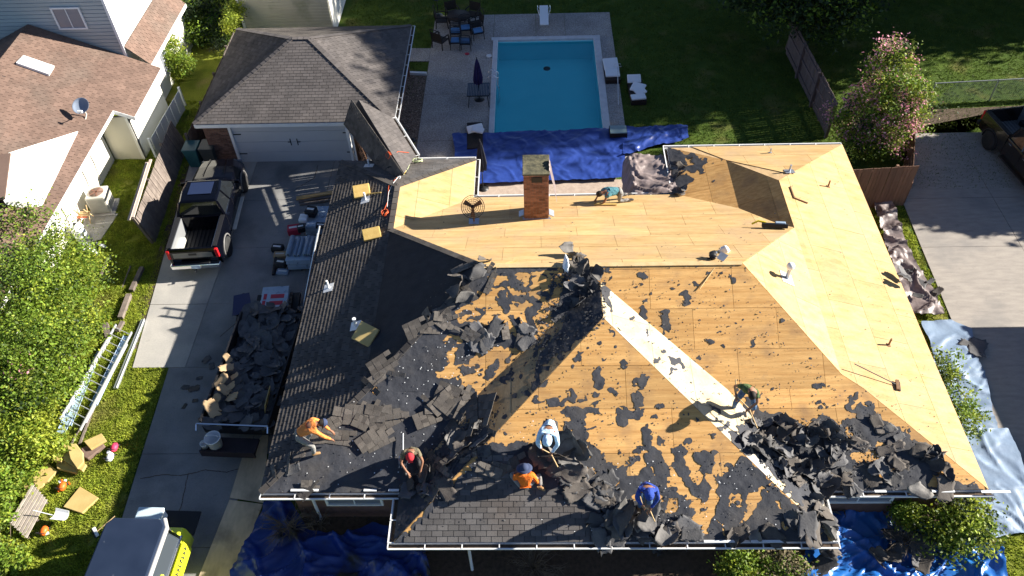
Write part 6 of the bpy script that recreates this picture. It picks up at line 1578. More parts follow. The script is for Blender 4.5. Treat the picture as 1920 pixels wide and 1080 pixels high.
# garden tools and machines
def stick_tool(label, name, cat, a, b, head, m_h=M_lum, m=M_galv, r=.016):
    t = thing(name, label, cat, a); b_ = V(b) - V(a)
    k = MB(); k.tube([(0, 0, 0), b_], r, 6); k.build('handle', m_h, t)
    if head == 'scoop':
        k = MB(); n1, n2 = 7, 6; vs2 = []
        for j in range(n2):
            for i in range(n1):
                x = (i / (n1 - 1) - .5) * .38; y = -j * .085; vs2.append((x * (1 - .15 * j / 5), y, .10 * (2 * x / .38) ** 2 + .05 * (1 - j / 5)))
        ang = math.atan2(b_.x, -b_.y); k.T = Matrix.Rotation(math.atan2(-b_.y, -b_.x) - math.pi / 2 + math.pi, 4, 'Z')
        k._add(vs2, [(j * n1 + i, j * n1 + i + 1, (j + 1) * n1 + i + 1, (j + 1) * n1 + i) for j in range(n2 - 1) for i in range(n1 - 1)]); o = k.build('blade', m, t); md = o.modifiers.new('t', 'SOLIDIFY'); md.thickness = .012
    elif head == 'broom':
        d_ = b_.normalized(); side = d_.cross(V((0, 0, 1))).normalized()
        k = MB(); k.bar(-side * .17 + V((0, 0, .02)), side * .17 + V((0, 0, .02)), .09, .05); k.build('head', m, t)
        k = MB()
        for i in range(26): s_ = -.16 + .32 * i / 25; k.bar(side * s_, side * s_ - d_ * .10 + V((0, 0, -.01)), .016, .03)
        k.build('bristles', M_dpant, t)
    elif head == 'spade':
        d_ = b_.normalized(); side = d_.cross(V((0, 0, 1))).normalized()
        k = MB(); k._add([side * -.11, side * .11, side * .13 - d_ * .26, side * -.13 - d_ * .26], [(0, 1, 2, 3)]); o = k.build('blade', m, t); md = o.modifiers.new('t', 'SOLIDIFY'); md.thickness = .008
    elif head == 'fork':
        d_ = b_.normalized(); side = d_.cross(V((0, 0, 1))).normalized()
        k = MB(); k.bar(side * -.11, side * .11, .03, .02)
        for i in range(4):
            s_ = side * (-.105 + .07 * i); k.tube([s_, s_ - d_ * .15 + V((0, 0, .02)), s_ - d_ * .32 + V((0, 0, .0))], [.010, .009, .004], 5)
        k.build('tines', M_chrome, t)
    return t
stick_tool('white scoop shovel lying on the grass across the pallet', 'snow_shovel', 'shovel', G(103, 967, .25), G(62, 957, .45), 'scoop', m_h=M_white, m=M_white)
stick_tool('small broom with a wooden handle lying on the lawn edge by the driveway', 'broom', 'broom', G(180, 998, .05), G(215, 968, .25), 'broom', m=M_white)
def machine(label, loc, mats_, name='leaf_blower', cat='machine', seed=1, n=7):
    t = thing(name, label, cat, loc); r_ = random.Random(seed); t.scale = (.72, .72, .72)
    k = MB(); k.loft([[V((math.cos(a) * s_, y, .16 + math.sin(a) * s_)) for a in np.linspace(0, 6.283, 11)[:-1]] for y, s_ in ((-.22, .06), (-.16, .13), (0, .16), (.14, .13), (.2, .05))]); k.build('motor_housing', mats_[0], t)
    k = MB(); k.tube([(-.12, -.1, .2), (-.2, -.2, .35), (0, -.28, .42), (.15, -.2, .3)], .022, 6); k.build('handle', M_black, t)
    k = MB(); k.tube([(.05, .05, .15), (.16, .16, .1)], .05, 8); k.build('nozzle', M_black, t)
    for i in range(n):
        k = MB(); k.box((r_.uniform(-.2, .2), r_.uniform(-.22, .22), r_.uniform(.05, .28)), (r_.uniform(.05, .14), r_.uniform(.05, .14), r_.uniform(.04, .1)), rz=r_.random()); bevelify(k.build('fitting', mats_[i % 3], t), .01)
    return t
M_orp = mat('orange_plastic', (.75, .14, .02), rough=.45)
M_pkp = mat('pink_plastic', (.75, .05, .12), rough=.5)
machine('orange and white yard machine lying on the grass above the square foam pad', G(120, 915), [M_orp, M_orp, M_wcush], seed=2)
machine('orange hand tool lying on the grass under the white shovel', G(86, 998), [M_orp, M_wcush, M_orp], name='hand_tool', seed=3, n=3)
machine('grey and white backpack machine standing on the lawn by the brown cushion', G(209, 860), [M_wcush, M_black, M_wcush], seed=4, n=9)
machine('small pink and black machine behind the grey backpack machine', G(217, 842), [M_pkp, M_black, M_pkp], seed=5, n=3)
# left neighbour's outdoor machines
def ac(label, loc, rz, m=M_metalb):
    t = thing('air_conditioner', label, 'air conditioner', loc, rz)
    k = MB(); k.box((0, 0, .05), (1.05, 1.05, .10)); k.build('plinth', M_conc, t)
    k = MB(); k.box((0, 0, .53), (.80, .80, .84)); bevelify(k.build('casing', m, t), .05)
    k = MB()
    for s in (-1, 1):
        for i in range(14):
            k.box((s * .405, -.33 + i * .05, .52), (.012, .022, .68)); k.box((-.33 + i * .05, s * .405, .52), (.022, .012, .68))
    k.build('louvre', m, t)
    k = MB(); k.lathe([(.30, .955), (.33, .97), (.33, .95), (.30, .94)], 24); k.build('fan_ring', m, t)
    k = MB(); k.lathe([(.01, .956), (.30, .957), (.30, .958), (.01, .958)], 24); k.build('fan_opening', M_cush, t)
    for i in range(5): a = i * 1.257; k = MB(); k.bar((0, 0, .965), (math.cos(a) * .29, math.sin(a) * .29, .965), .07, .008); k.build('fan_blade', mat('rust_blade', (.20, .10, .07), rough=.7), t)
    return t
ac('pale square air conditioner unit beside the white wall left of the fence', G(197, 392), .12)
ac('grey air conditioner unit half hidden behind the bright bush', G(337, 108), .1, mat('ac_grey', (.35, .37, .38), rough=.5))
wt = thing('water_tank', 'small white cylinder tank beside the white wall among junk', 'tank', G(156, 448))
k = MB(); k.lathe([(.22, 0), (.25, .05), (.25, .65), (.20, .76), (.08, .80), (.08, .84), (.01, .84)], 20); k.build('shell', M_wcush, wt); k = MB(); k.lathe([(.07, .80), (.07, .87), (.01, .87)], 12); k.build('valve', M_black, wt)
jk = thing('folding_chair', 'old brown wooden folding chair by the white wall', 'chair', G(165, 415))
for i in range(4): k = MB(); k.bar((-.22, -.2 + i * .11, .4), (.22, -.2 + i * .11, .42), .07, .02); k.build('slat', M_hose if i == 0 else M_lum, jk)
for sx in (-.2, .2):
    for e in (-.2, .25): k = MB(); k.bar((sx, e, 0), (sx, -e * .6, .8), .03, .03); k.build('leg', M_lum, jk)
slab('patio_slab', gp([(160, 405), (222, 402), (190, 450), (150, 460)]), -.02, .05, M_conc)
def junkpile(label, c, r, n, mats_, seed):
    r_ = random.Random(seed); t = thing('scrap_pile', label, 'scrap', c)
    for i in range(n):
        a, q = r_.uniform(0, 6.28), r_.uniform(0, r); k = MB(); k.box((math.cos(a) * q, math.sin(a) * q, r_.uniform(.05, .3)), (r_.uniform(.06, .3), r_.uniform(.04, .15), r_.uniform(.03, .15)), M=Matrix.Rotation(r_.random() * 3, 4, 'Z') @ Matrix.Rotation(r_.uniform(-.6, .6), 4, 'X')); k.build('scrap_piece', mats_[i % len(mats_)], t)
junkpile('jumble of white and black scrap parts beside the small tank', G(175, 470), .5, 26, [M_wcush, M_black, M_galv, M_wcush], 3)
# bins
for u, v, m_, lb in ((371, 308, M_teal, 'teal wheeled bin beside the garage brick pier, nearer the fence'), (401, 306, M_dgreen, 'dark grey green wheeled bin touching the garage brick pier')):
    p = G(u, v); t = thing('wheeled_bin', lb, 'bin', (p.x, p.y, 0))
    k = MB(); k.loft([[V((-a, -b, z)), V((a, -b, z)), V((a, b, z)), V((-a, b, z))] for a, b, z in ((.24, .27, .05), (.31, .36, 1.0))], smooth=False); bevelify(k.build('body', m_, t), .03)
    k = MB(); k.box((0, .0, 1.03), (.66, .78, .06)); bevelify(k.build('lid', m_, t), .03)
    for sx in (-.25, .25): k = MB(); k.lathe([(.12, -.03), (.12, .03)], 12, c=(sx, .3, .12), axis='X'); k.build('wheel', M_rubber, t)
wb = thing('wheelbarrow', 'dark blue wheelbarrow beside the shingle bundles', 'wheelbarrow', G(462, 590), R(15))
k = MB(); k.loft([[V((-a, -b, z)), V((a, -b, z)), V((a * .8, b, z)), V((-a * .8, b, z))] for a, b, z in ((.22, .3, .35), (.36, .5, .62))], smooth=False); k.build('tray', mat('navy_steel', (.02, .03, .09), rough=.45), wb)
for sx in (-.22, .22): k = MB(); k.tube([(sx * .3, .6, .2), (sx, -.2, .42), (sx * 1.2, -1.0, .55)], .018, 6); k.build('handle', M_black, wb); k = MB(); k.tube([(sx, -.3, .4), (sx, -.35, .02)], .015, 6); k.build('leg', M_black, wb)
k = MB(); k.lathe([(.18, -.05), (.19, 0), (.18, .05)], 16, c=(0, .68, .2), axis='X'); k.build('wheel', M_rubber, wb)
# shingle bundles on pallets
def bundle(loc, rz, label, group=None, red=False, s=1.0):
    t = thing('shingle_bundle', label, 'shingle bundle', loc, rz, group)
    k = MB(); k.box((0, 0, .035), (.98 * s, .33 * s, .07)); bevelify(k.build('wrapping', M_wrap, t), .01)
    if red: k = MB(); k.box((.1, 0, .072), (.5, .2, .004)); k.box((-.35, 0, .072), (.12, .28, .004)); k.build('print', M_redp, t)
    return t
def stack(c, rz, nl, label, group, red=False, cols=4, under=None):
    c = V(c)
    pt = thing('pallet', 'wooden pallet under the ' + (under or 'shingle bundles'), 'pallet', c, rz)
    for i in range(6): k = MB(); k.box((0, -.55 + i * .22, .12), (1.15, .14, .02)); k.build('slat', M_grey, pt)
    for i in (-1, 0, 1): k = MB(); k.box((i * .5, 0, .055), (.08, 1.2, .10)); k.build('stringer', M_grey, pt)
    d1 = V((math.cos(rz), math.sin(rz), 0)); d2 = V((-math.sin(rz), math.cos(rz), 0))
    for l in range(nl):
        for i in range(cols):
            b_ = c + d2 * ((i - (cols - 1) / 2) * .335) + V((0, 0, .135 + l * .074)) + d1 * rnd.uniform(-.03, .03)
            bundle(b_, rz + rnd.uniform(-.03, .03), label, group, red and l == nl - 1 and i in (1, 2))
c1 = G(566, 500); c1 = V((c1.x + .05, c1.y + .35, .04))
stack(c1, R(2), 7, 'pale blue wrapped shingle bundle in the stack under the grey rolls', 'bundles under the grey rolls', under='shingle bundles topped by grey rolls')
c2 = G(598, 425); stack((c2.x + .1, c2.y, .04), R(2), 5, 'pale wrapped shingle bundle in the rear stack by the west eave', 'bundles in the rear stack', under='rear shingle stack')
c3 = G(521, 590); stack((c3.x, c3.y + .1, .30), R(4), 4, 'shingle bundle with red print in the stack next to the wheelbarrow', 'bundles next to the wheelbarrow', red=True, under='stack with red printed bundles')
k = MB(); k.box((c3.x, c3.y + .05, .22), (1.6, 1.5, .14), rz=R(4)); 
t = thing('flat_trailer', 'small black flatbed trailer under the red printed bundles', 'trailer', (0, 0, 0)); k.build('deck', M_black, t)
for sx in (-.85, .85): k = MB(); k.lathe([(.2, -.07), (.2, .07)], 16, c=(c3.x + sx, c3.y, .2), axis='X'); k.build('wheel', M_rubber, t)
zt = .135 + 7 * .074 + .04
for i, (dx, r_) in enumerate(((-.38, .11), (-.13, .07), (.02, .07), (.27, .10), (.42, .09))):
    o = MB(); o.lathe([(r_, -.5), (r_, .5)], 18, axis='Y'); o.lathe([(r_ * .35, -.503), (r_ * .3, -.50)], 10, axis='Y', mi=1)
    oo = o.build('membrane_roll', [M_roll, M_black]); oo.location = (c1.x + dx, c1.y, zt + r_ + .01); tag(oo, 'grey blue membrane roll lying on the front shingle stack', 'roll', 'membrane rolls on the front stack')
for (u, v, z, w, d_, h, m_, lb, nm) in ((487 + 35, 470, .0, .45, .32, .25, M_black, 'black bag on the driveway left of the front shingle stack', 'tool_bag'), (527, 482, .0, .5, .3, .2, M_card, 'brown cardboard box left of the front shingle stack', 'cardboard_box'), (529, 500, .0, .4, .35, .3, M_dpant, 'dark box below the cardboard box', 'box'), (531, 512, .0, .48, .3, .12, M_roll, 'flat blue grey carton at the foot of the front stack', 'carton'),
    (585, 402, .62, .42, .42, .3, M_black, 'black round bundle on top of the rear stack', 'bundle'), (570, 412, .62, .34, .4, .16, M_wcush, 'white crate of dark coils on the rear stack', 'crate'), (566, 432, .5, .3, .3, .24, M_black, 'black sack between the two shingle stacks', 'sack'), (585, 425, .55, .4, .28, .16, M_wrap, 'pale carton in front of the black bundle', 'carton'), (602, 425, .55, .4, .28, .12, M_black, 'black carton with pale print on the rear stack', 'carton'), (553, 436, .0, .5, .4, .3, M_redp, 'red and pink printed carton behind the front stack', 'carton')):
    p = G(u, v, z); t = thing(nm, lb, nm.replace('_', ' '), (p.x, p.y, z), rnd.uniform(-.2, .3)); k = MB(); k.box((0, 0, h / 2), (w, d_, h)); bevelify(k.build('body', m_, t), .03)
    k = MB(); k.box((0, 0, h + .005), (w * .7, d_ * .25, .012)); k.build('tape' if 'cart' in nm or 'box' in nm else 'strap', M_white if m_ is not M_card else M_metalb, t)
rlb = MB(); rlb.tube([G(513, 515, .08), G(518, 480, .10)], .07, 10); tag(rlb.build('black_roll', M_black), 'thin black roll standing left of the cartons', 'roll')
for i, (u0, v0, u1, v1, m_, lb) in enumerate(((556, 372, 640, 358, M_plyp, 'pale plank lying on the driveway next to the west eave'), (560, 378, 640, 366, M_grey, 'grey board stacked below the pale plank'), (562, 383, 640, 372, M_grey, 'lowest grey board of the row below the pale plank'))):
    k = MB(); k.bar(G(u0, v0, .10), G(u1, v1, .10), .2 if i == 0 else .1, .05); tag(k.build('plank', m_), lb, 'plank')
# ladder against the west eave
la = thing('ladder', 'aluminium ladder leaning against the west gutter edge beside the shingle stacks', 'ladder', (0, 0, 0))
a, b = G(562, 520, .04), G(607, 408, 2.75)
a = V((-.95, 9.3, .04)); b = V((-.02, 11.5, 2.95))
for s in (-.2, .2):
    k = MB(); k.bar(a + V((0, s, 0)), b + V((0, s, 0)), .03, .08); k.build('rail', M_alum, la)
for i in range(10): t = (i + .5) / 10; k = MB(); k.tube([a.lerp(b, t) + V((0, -.2, 0)), a.lerp(b, t) + V((0, .2, 0))], .016, 6); k.build('rung', M_alum, la)

# ------------------------------------------------------------------ pool furniture
def chair(loc, rz, label, m_frame, m_cush, group, big=False):
    t = thing('patio_chair', label, 'chair', loc, rz, group); s = 1.15 if big else 1.0
    w, d_ = .27 * s, .26 * s
    for a in (-1, 1):
        for b in (-1, 1): k = MB(); k.tube([(a * w, b * d_, .42), (a * w * 1.08, b * d_ * 1.12, 0)], .02 if not big else .03, 6); k.build('leg', m_frame, t)
    k = MB(); k.box((0, 0, .42), (2 * w, 2 * d_, .05)); k.build('seat', m_frame, t)
    if m_cush: k = MB(); k.box((0, -.01, .48), (2 * w * .92, 2 * d_ * .9, .07)); bevelify(k.build('cushion', m_cush, t), .03)
    k = MB()
    for i in range(5 if not big else 7):
        n_ = 5 if not big else 7
        k.bar((-w, d_ + .06 * i / n_, .52 + i * .42 / n_ * s), (w, d_ + .06 * i / n_, .52 + i * .42 / n_ * s), .02, .03 if not big else .06)
    for a in (-1, 1): k.tube([(a * w, d_, .42), (a * w, d_ + .10, .98 * s)], .02, 6)
    k.tube([(-w, d_ + .10, .98 * s), (0, d_ + .13, 1.03 * s), (w, d_ + .10, .98 * s)], .02, 6)
    k.build('backrest', m_frame, t)
    for a in (-1, 1): k = MB(); k.tube([(a * w, d_, .68), (a * w * 1.1, 0, .70), (a * w * 1.05, -d_, .66), (a * w, -d_, .42)], .02 if not big else .035, 6); k.build('armrest', m_frame, t)
    return t
for (u, v, rz, lb) in ((856, 90, 0, 'blue cushioned metal patio chair left of the group of four'), (874, 92, 3.1, 'blue cushioned metal patio chair nearest the pool umbrella'), (873, 66, .1, 'blue cushioned metal patio chair at the back of the small group'), (896, 72, .3, 'blue cushioned metal patio chair nearest the pool corner'), (855, 72, 0, 'blue cushioned metal patio chair tucked between brown and blue chairs')):
    chair(G(u, v), rz, lb, M_black, M_bcush, 'blue cushioned patio chairs')
for (u, v, rz, lb) in ((827, 88, 2.6, 'large brown wicker chair nearest the stepping path'), (830, 50, 1.6, 'large brown wicker chair at the left of the round group'), (850, 38, .4, 'large brown wicker chair at the back left of the group'), (887, 40, -.4, 'large brown wicker chair at the back right of the group'), (893, 58, -1.2, 'large brown wicker chair behind the blue chair by the pool')):
    chair(G(u, v), rz, lb, M_wick, None, 'brown wicker patio chairs', big=True)
tb = thing('patio_table', 'round dark patio table amid the brown chairs', 'table', G(862, 52)); k = MB(); k.lathe([(.6, .68), (.62, .72), (.01, .74)], 28); k.build('tabletop', M_wick, tb); k = MB(); k.lathe([(.3, 0), (.06, .08), (.06, .68)], 12); k.build('pedestal', M_wick, tb)
def parasol(label, loc, h=2.3, m=M_purple):
    t = thing('closed_parasol', label, 'parasol', loc); n_ = 16; secs = []
    for z, r_ in ((.95, .17), (1.2, .20), (1.6, .15), (2.0, .09), (2.25, .03)):
        secs.append([V((math.cos(a) * r_ * (1.25 if i % 2 else .6), math.sin(a) * r_ * (1.25 if i % 2 else .6), z * h / 2.3)) for i, a in enumerate(np.linspace(0, 2 * math.pi, n_ + 1)[:-1])])
    k = MB(); k.loft(secs, smooth=False); k.build('canopy', m, t)
    k = MB(); k.tube([(0, 0, 0), (0, 0, 2.35 * h / 2.3)], .022, 8); k.build('pole', M_black, t)
    k = MB(); k.lathe([(.26, 0), (.26, .05), (.05, .12)], 16); k.build('base', M_black, t); return t
pp = G(899, 188); parasol('closed purple parasol standing through the square slatted pool table', pp)
tq = thing('slatted_table', 'square dark slatted table at the left edge of the pool', 'table', (pp.x, pp.y - .15, 0))
for i in range(14): k = MB(); k.box((-.50 + i * .077, 0, .72), (.062, 1.05, .02)); k.build('slat', mat('slate_slat', (.06, .08, .11), (.045, .06, .085), scale=3, rough=.5), tq)
k = MB(); k.bar((-.53, -.53, .70), (.53, -.53, .70), .03, .04); k.bar((-.53, .53, .70), (.53, .53, .70), .03, .04); k.build('frame', M_black, tq)
for a in (-1, 1):
    for b in (-1, 1): k = MB(); k.tube([(a * .42, b * .42, .7), (a * .50, b * .52, 0)], .02, 6); k.build('leg', M_black, tq)
parasol('closed dark grey parasol behind the back gutter of the house', G(906, 355), 2.6, mat('grey_canvas', (.05, .055, .075), (.035, .04, .055), scale=4, rough=.9))
parasol('closed blue parasol at the top edge beside the brown chairs', G(822, 30), 2.4, mat('blue_canvas', (.03, .04, .22), rough=.9))
def lounger(label, loc, rz, cush, box=True):
    t = thing('sun_lounger', label, 'sun lounger', loc, rz)
    k = MB(); k.box((0, 0, .14), (.72, 1.95, .26)); bevelify(k.build('base', M_wick, t), .02)
    for (x, y, z, w, l, a, b) in cush: k = MB(); k.box((x, y, z), (w, l, .10), M=Matrix.Rotation(b, 4, 'Z') @ Matrix.Rotation(a, 4, 'X')); bevelify(k.build('cushion', M_wcush, t), .035)
    return t
lounger('dark wicker lounger with two tumbled white cushions on the pool deck', G(1146, 138), .02, ((-.02, .25, .38, .74, .72, .35, .1), (0, -.45, .33, .70, .62, 0, 0)))
lounger('dark wicker lounger with scattered white cushions on the dark lawn', G(1193, 176), .03, ((-.05, .72, .38, .66, .45, .5, 0), (.05, .0, .36, .66, .55, .25, -.5), (.1, -.35, .40, .55, .45, .2, .5), (-.02, -.75, .34, .7, .4, 0, .1)))
lounger('dark lounger with a folded white cushion at the left end of the blue tarp', G(891, 262), .05, ((.02, .25, .45, .75, .35, .7, .3), (.15, .05, .50, .55, .3, .2, -.4)))
p = G(1158, 258); t = thing('side_table', 'dark wicker box table with a glass top at the pool corner', 'table', (p.x, p.y, 0)); k = MB(); k.box((0, 0, .22), (.78, .62, .44)); k.build('body', M_wick, t); k = MB(); k.box((0, 0, .455), (.74, .58, .02)); k.build('tabletop', M_glasst, t)
t = thing('pool_net', 'white pool skimmer net with a long pole lying over the lounger', 'pool net', G(1160, 190, .3)); a = V((0, 0, -.2)); b = G(1158, 125, .62) - t.location
k = MB(); k.tube([a, b], .018, 6); k.build('pole', M_alum, t); k = MB(); k.tube([b + V((-.18, 0, 0)), b + V((-.15, .25, 0)), b + V((.15, .25, 0)), b + V((.18, 0, 0)), b + V((-.18, 0, 0))], .015, 5); k.build('net_frame', M_white, t)
dbp = G(1020, 45); t = thing('diving_board', 'white diving board at the far end of the pool', 'diving board', (dbp.x, dbp.y, 0))
k = MB(); k.box((0, 0, .52), (.46, 2.0, .06)); bevelify(k.build('board', M_wcush, t), .015); k = MB(); k.box((0, .45, .26), (.34, .9, .48)); k.build('stand', M_metalb, t)
for s in (-1, 1):
    k = MB(); k.tube([(s * .2, .8, .4), (s * .34, .6, .75), (s * .34, .2, .75), (s * .22, .05, .4)], .02, 6); k.build('grab_rail', M_chrome, t)
t = thing('pool_ladder', 'chrome pool ladder on the left side of the pool', 'ladder', (PX0, 24.9, 0))
for s in (-.25, .25):
    k = MB(); k.tube([(-.45, s, 0), (-.42, s, .5), (-.2, s, .72), (.08, s, .55), (.12, s, -.9)], .022, 8); k.build('rail', M_chrome, t)
for z in (-.3, -.6, -.85): k = MB(); k.box((.12, 0, z), (.08, .5, .02)); k.build('step', M_chrome, t)
t = thing('beach_ball_cap', 'small red disc lying on the pool deck near the chairs', 'toy', G(876, 103) + V((0, 0, .055))); k = MB(); k.lathe([(.11, 0), (.12, .02), (.09, .035), (.01, .035)], 16); k.build('disc', M_redp, t)
t = thing('frisbee', 'white disc lying on the deck by the pool edge', 'toy', G(917, 107) + V((0, 0, .055))); k = MB(); k.lathe([(.15, 0), (.15, .03), (.11, .04), (.01, .04)], 18); k.build('disc', M_white, t)
machine('turquoise pool toy at the corner of the gravel bed', G(757, 250), [mat('turquoise', (.04, .35, .38), rough=.5), M_sheet, mat('sky_plastic', (.15, .45, .65), rough=.5)], name='pool_toy', cat='toy', seed=8, n=5)
machine('yellow and black garden toy at the end of the gravel bed', G(775, 268), [M_black, M_lime, M_lime], name='garden_toy', cat='toy', seed=9, n=3)

# ------------------------------------------------------------------ things on the roof
def vent(u, v, label, m=M_galv, h=.35, r=.045, cap=False, flange=.18):
    p, n_ = at(u, v); t = thing('vent_pipe', label, 'vent pipe', p + n_ * .03)
    k = MB(); k.T = n_.to_track_quat('Z', 'Y').to_matrix().to_4x4(); k.box((0, 0, .008), (flange * 2, flange * 2, .012)); k.build('flange', m, t)
    k = MB(); k.tube([(0, 0, 0), (0, 0, h)], r, 12); k.build('pipe', m, t)
    if cap: k = MB(); k.lathe([(r * 1.6, h), (r * 2.0, h + .05), (r * 2.0, h + .14), (r * 1.2, h + .20), (.01, h + .21)], 16); k.build('cap', M_white, t)
M_rust = mat('rusty_pipe', (.28, .16, .08), (.2, .11, .06), scale=10, rough=.8)
vent(1474, 523, 'white capped vent on the bright east slope', M_galv, .45, .06, True, .24)
vent(1480, 323, 'small grey vent pipe near the back of the east wing', M_galv, .3, .04); vent(1552, 351, 'small rusty vent pipe on the upper east slope', M_rust, .28, .03, flange=.06); vent(1665, 648, 'thin rusty vent pipe in the middle of the east slope', M_rust, .3, .03, flange=.06)
vent(1444, 288, 'short grey vent pipe at the back edge of the east wing', M_galv, .2, .03, flange=.06)
vent(617, 541, 'white elbow vent pipe in the middle of the west slope', M_white, .35, .04); vent(686, 376, 'white elbow vent pipe below the upper foam pad', M_white, .35, .04); vent(692, 312, 'white vent pipe on the grey north end of the west wing', M_white, .3, .035); vent(668, 612, 'short white vent beside the olive foam block', M_white, .35, .06)
# pedestal fan
p, n_ = at(889, 418); t = thing('pedestal_fan', 'round wire industrial fan standing on the bare plywood', 'fan', p + n_ * .03)
k = MB(); k.box((0, 0, .03), (.36, .30, .05)); k.build('base', M_galv, t)
k = MB(); k.tube([(0, 0, .05), (0, 0, .65)], .03, 8); k.build('pole', M_rust, t)
fh = empty('fan_head', (0, 0, .72), 0); fh.parent = t; fh.rotation_euler = (R(50), 0, 0)
k = MB()
for r_ in (.40, .34, .27, .2, .13):
    for z in (-.07, .07): k.tube([(math.cos(a) * r_, math.sin(a) * r_, z * (1.0 - (r_ / .5) ** 2) if r_ < .4 else z * .3) for a in np.linspace(0, 2 * math.pi, 29)], .006 if r_ < .4 else .010, 4, cap=False)
for i in range(18): a = i * math.pi / 9; k.tube([(0, 0, .075), (math.cos(a) * .27, math.sin(a) * .27, .05), (math.cos(a) * .4, math.sin(a) * .4, .02)], .004, 4, cap=False)
k.build('guard', M_black, fh)
for i in range(3):
    a = i * 2.094 + .5; k = MB(); k._add([V((0, .04, .02)), V((0, -.04, -.02)), V((.33, -.08, -.03)), V((.35, .09, .03))], [(0, 1, 2, 3)]); o = k.build('blade', M_rust, fh); o.rotation_euler = (0, 0, a)
k = MB(); k.lathe([(.07, -.12), (.08, 0), (.03, .05)], 14); k.build('motor', M_rust, fh)
# hoses, ropes
def coil(label, u, v, m, r=.22, n_=5, name='hose_coil', cat='hose', tail=None):
    p, nn = at(u, v); t = thing(name, label, cat, p + nn * .05, n=nn); rs = random.Random(int(u)); pts = []
    for i in range(n_ * 14):
        a = i * 2 * math.pi / 14; q = r * rs.uniform(.75, 1.1); pts.append((math.cos(a) * q + rs.uniform(-.02, .02), math.sin(a) * q * .8, .01 + .09 * rs.random()))
    k = MB(); k.tube(pts, .013, 5, cap=False); k.build('coil', m, t)
    if tail:
        Mi = t.matrix_world.inverted(); tp_ = [Mi @ (at(*q)[0] + at(*q)[1] * .05) for q in tail]; k = MB(); k.tube([pts[-1]] + tp_, .012, 5, cap=False); k.build('tail', m, t)
coil('orange hose coil at the west end of the plywood slope', 724, 402, M_hose, .16, 6, tail=[(728, 380), (730, 350), (745, 335)])
coil('orange hose coil in the shade of the breezeway roof', 733, 291, M_hose, .16, 6, tail=[(745, 286), (765, 288), (775, 282)])
coil('pale green rope tangle on the grey shingles by the breezeway', 782, 305, M_rope, .22, 5, 'rope_tangle', 'rope', tail=[(765, 318), (757, 330)])
coil('pale rope running down the west side of the bright plywood', 749, 337, M_white, .05, 2, 'rope', 'rope', tail=[(738, 345), (730, 362), (727, 390)])
junkpile_r = [('white and black tool pile at the end of the breezeway ridge', 715, 306), ('yellow and white nail gun by the rope', 757, 326), ('white wrapped parts on the dark felt by the breezeway', 737, 318)]
for i, (lb, u, v) in enumerate(junkpile_r):
    p, nn = at(u, v); machine(lb, p + nn * .04, [[M_wcush, M_black, M_galv], [M_foam, M_wcush, M_black], [M_black, M_wcush, M_black]][i], name='hand_tool', cat='tool', seed=20 + i, n=5)
# tools on the ridge
p, nn = at(1335, 486); machine('nail gun and cutter lying on the main ridge beside a white bag', p + nn * .04, [M_black, M_galv, M_black], name='nail_gun', cat='tool', seed=31, n=6)
for (u, v, lb) in ((1358, 474, 'white plastic bag lying by the tools on the ridge'), (1060, 500, 'twisted white plastic bag on the ridge left of the pile')):
    p, nn = at(u, v); t = thing('plastic_bag', lb, 'bag', p + nn * .03)
    rs = np.random.RandomState(u); k = MB(); secs = []
    for z, r_ in ((.0, .10), (.06, .17), (.13, .15), (.2, .08), (.25, .03)):
        secs.append([V((math.cos(a) * r_ * (1 + .3 * rs.randn()) * (1 if u > 1100 else .6) + (0 if u > 1100 else z * .3), math.sin(a) * r_ * (1 + .3 * rs.randn()) * (1 if u > 1100 else 1.8), z)) for a in np.linspace(0, 6.283, 11)[:-1]])
    k.loft(secs); k.build('bag_body', M_wcush, t)
stick_tool('long handled roofing shovel lying across the ridge at the right', 'roofing_shovel', 'shovel', at(1349, 492)[0] + V((0, 0, .10)), at(1311, 545)[0] + V((0, 0, .08)), 'spade', m_h=M_lum, m=M_galv)
stick_tool('push broom lying on the bright east slope', 'push_broom', 'broom', at(1681, 725)[0] + V((0, 0, .08)), at(1597, 694)[0] + V((0, 0, .30)), 'broom', m_h=M_black, m=M_rust)
p, nn = at(1452, 430); nn = V((0, .4, .9)).normalized(); t = thing('tool_case', 'black tool case with a yellow cutter at the foot of the east wing ridge', 'tool case', p + nn * .05, R(-12) + (math.pi if nn.to_track_quat('Z', 'Y').to_matrix().col[0].x < 0 else 0), n=nn)
k = MB(); k.box((0, 0, .09), (.85, .16, .14)); bevelify(k.build('case', M_black, t), .02); k = MB(); k.box((.18, .08, .10), (.34, .2, .18)); bevelify(k.build('box', M_roll, t), .02); k = MB(); k.tube([(-.3, .04, .16), (-.55, .05, .2), (-.75, .0, .1)], .035, 8); k.build('cutter', mat('tool_yellow', (.65, .5, .02), rough=.4), t)
for u0, v0, u1, v1, lb in ((1481, 352, 1489, 374, 'short brown stick, upper piece of the bent pair near the wing ridge'), (1489, 373, 1514, 383, 'short brown stick, lower piece of the bent pair near the wing ridge')):
    k = MB(); k.bar(at(u0, v0)[0] + V((0, 0, .06)), at(u1, v1)[0] + V((0, 0, .06)), .04, .04); tag(k.build('stick', M_rust), lb, 'stick')
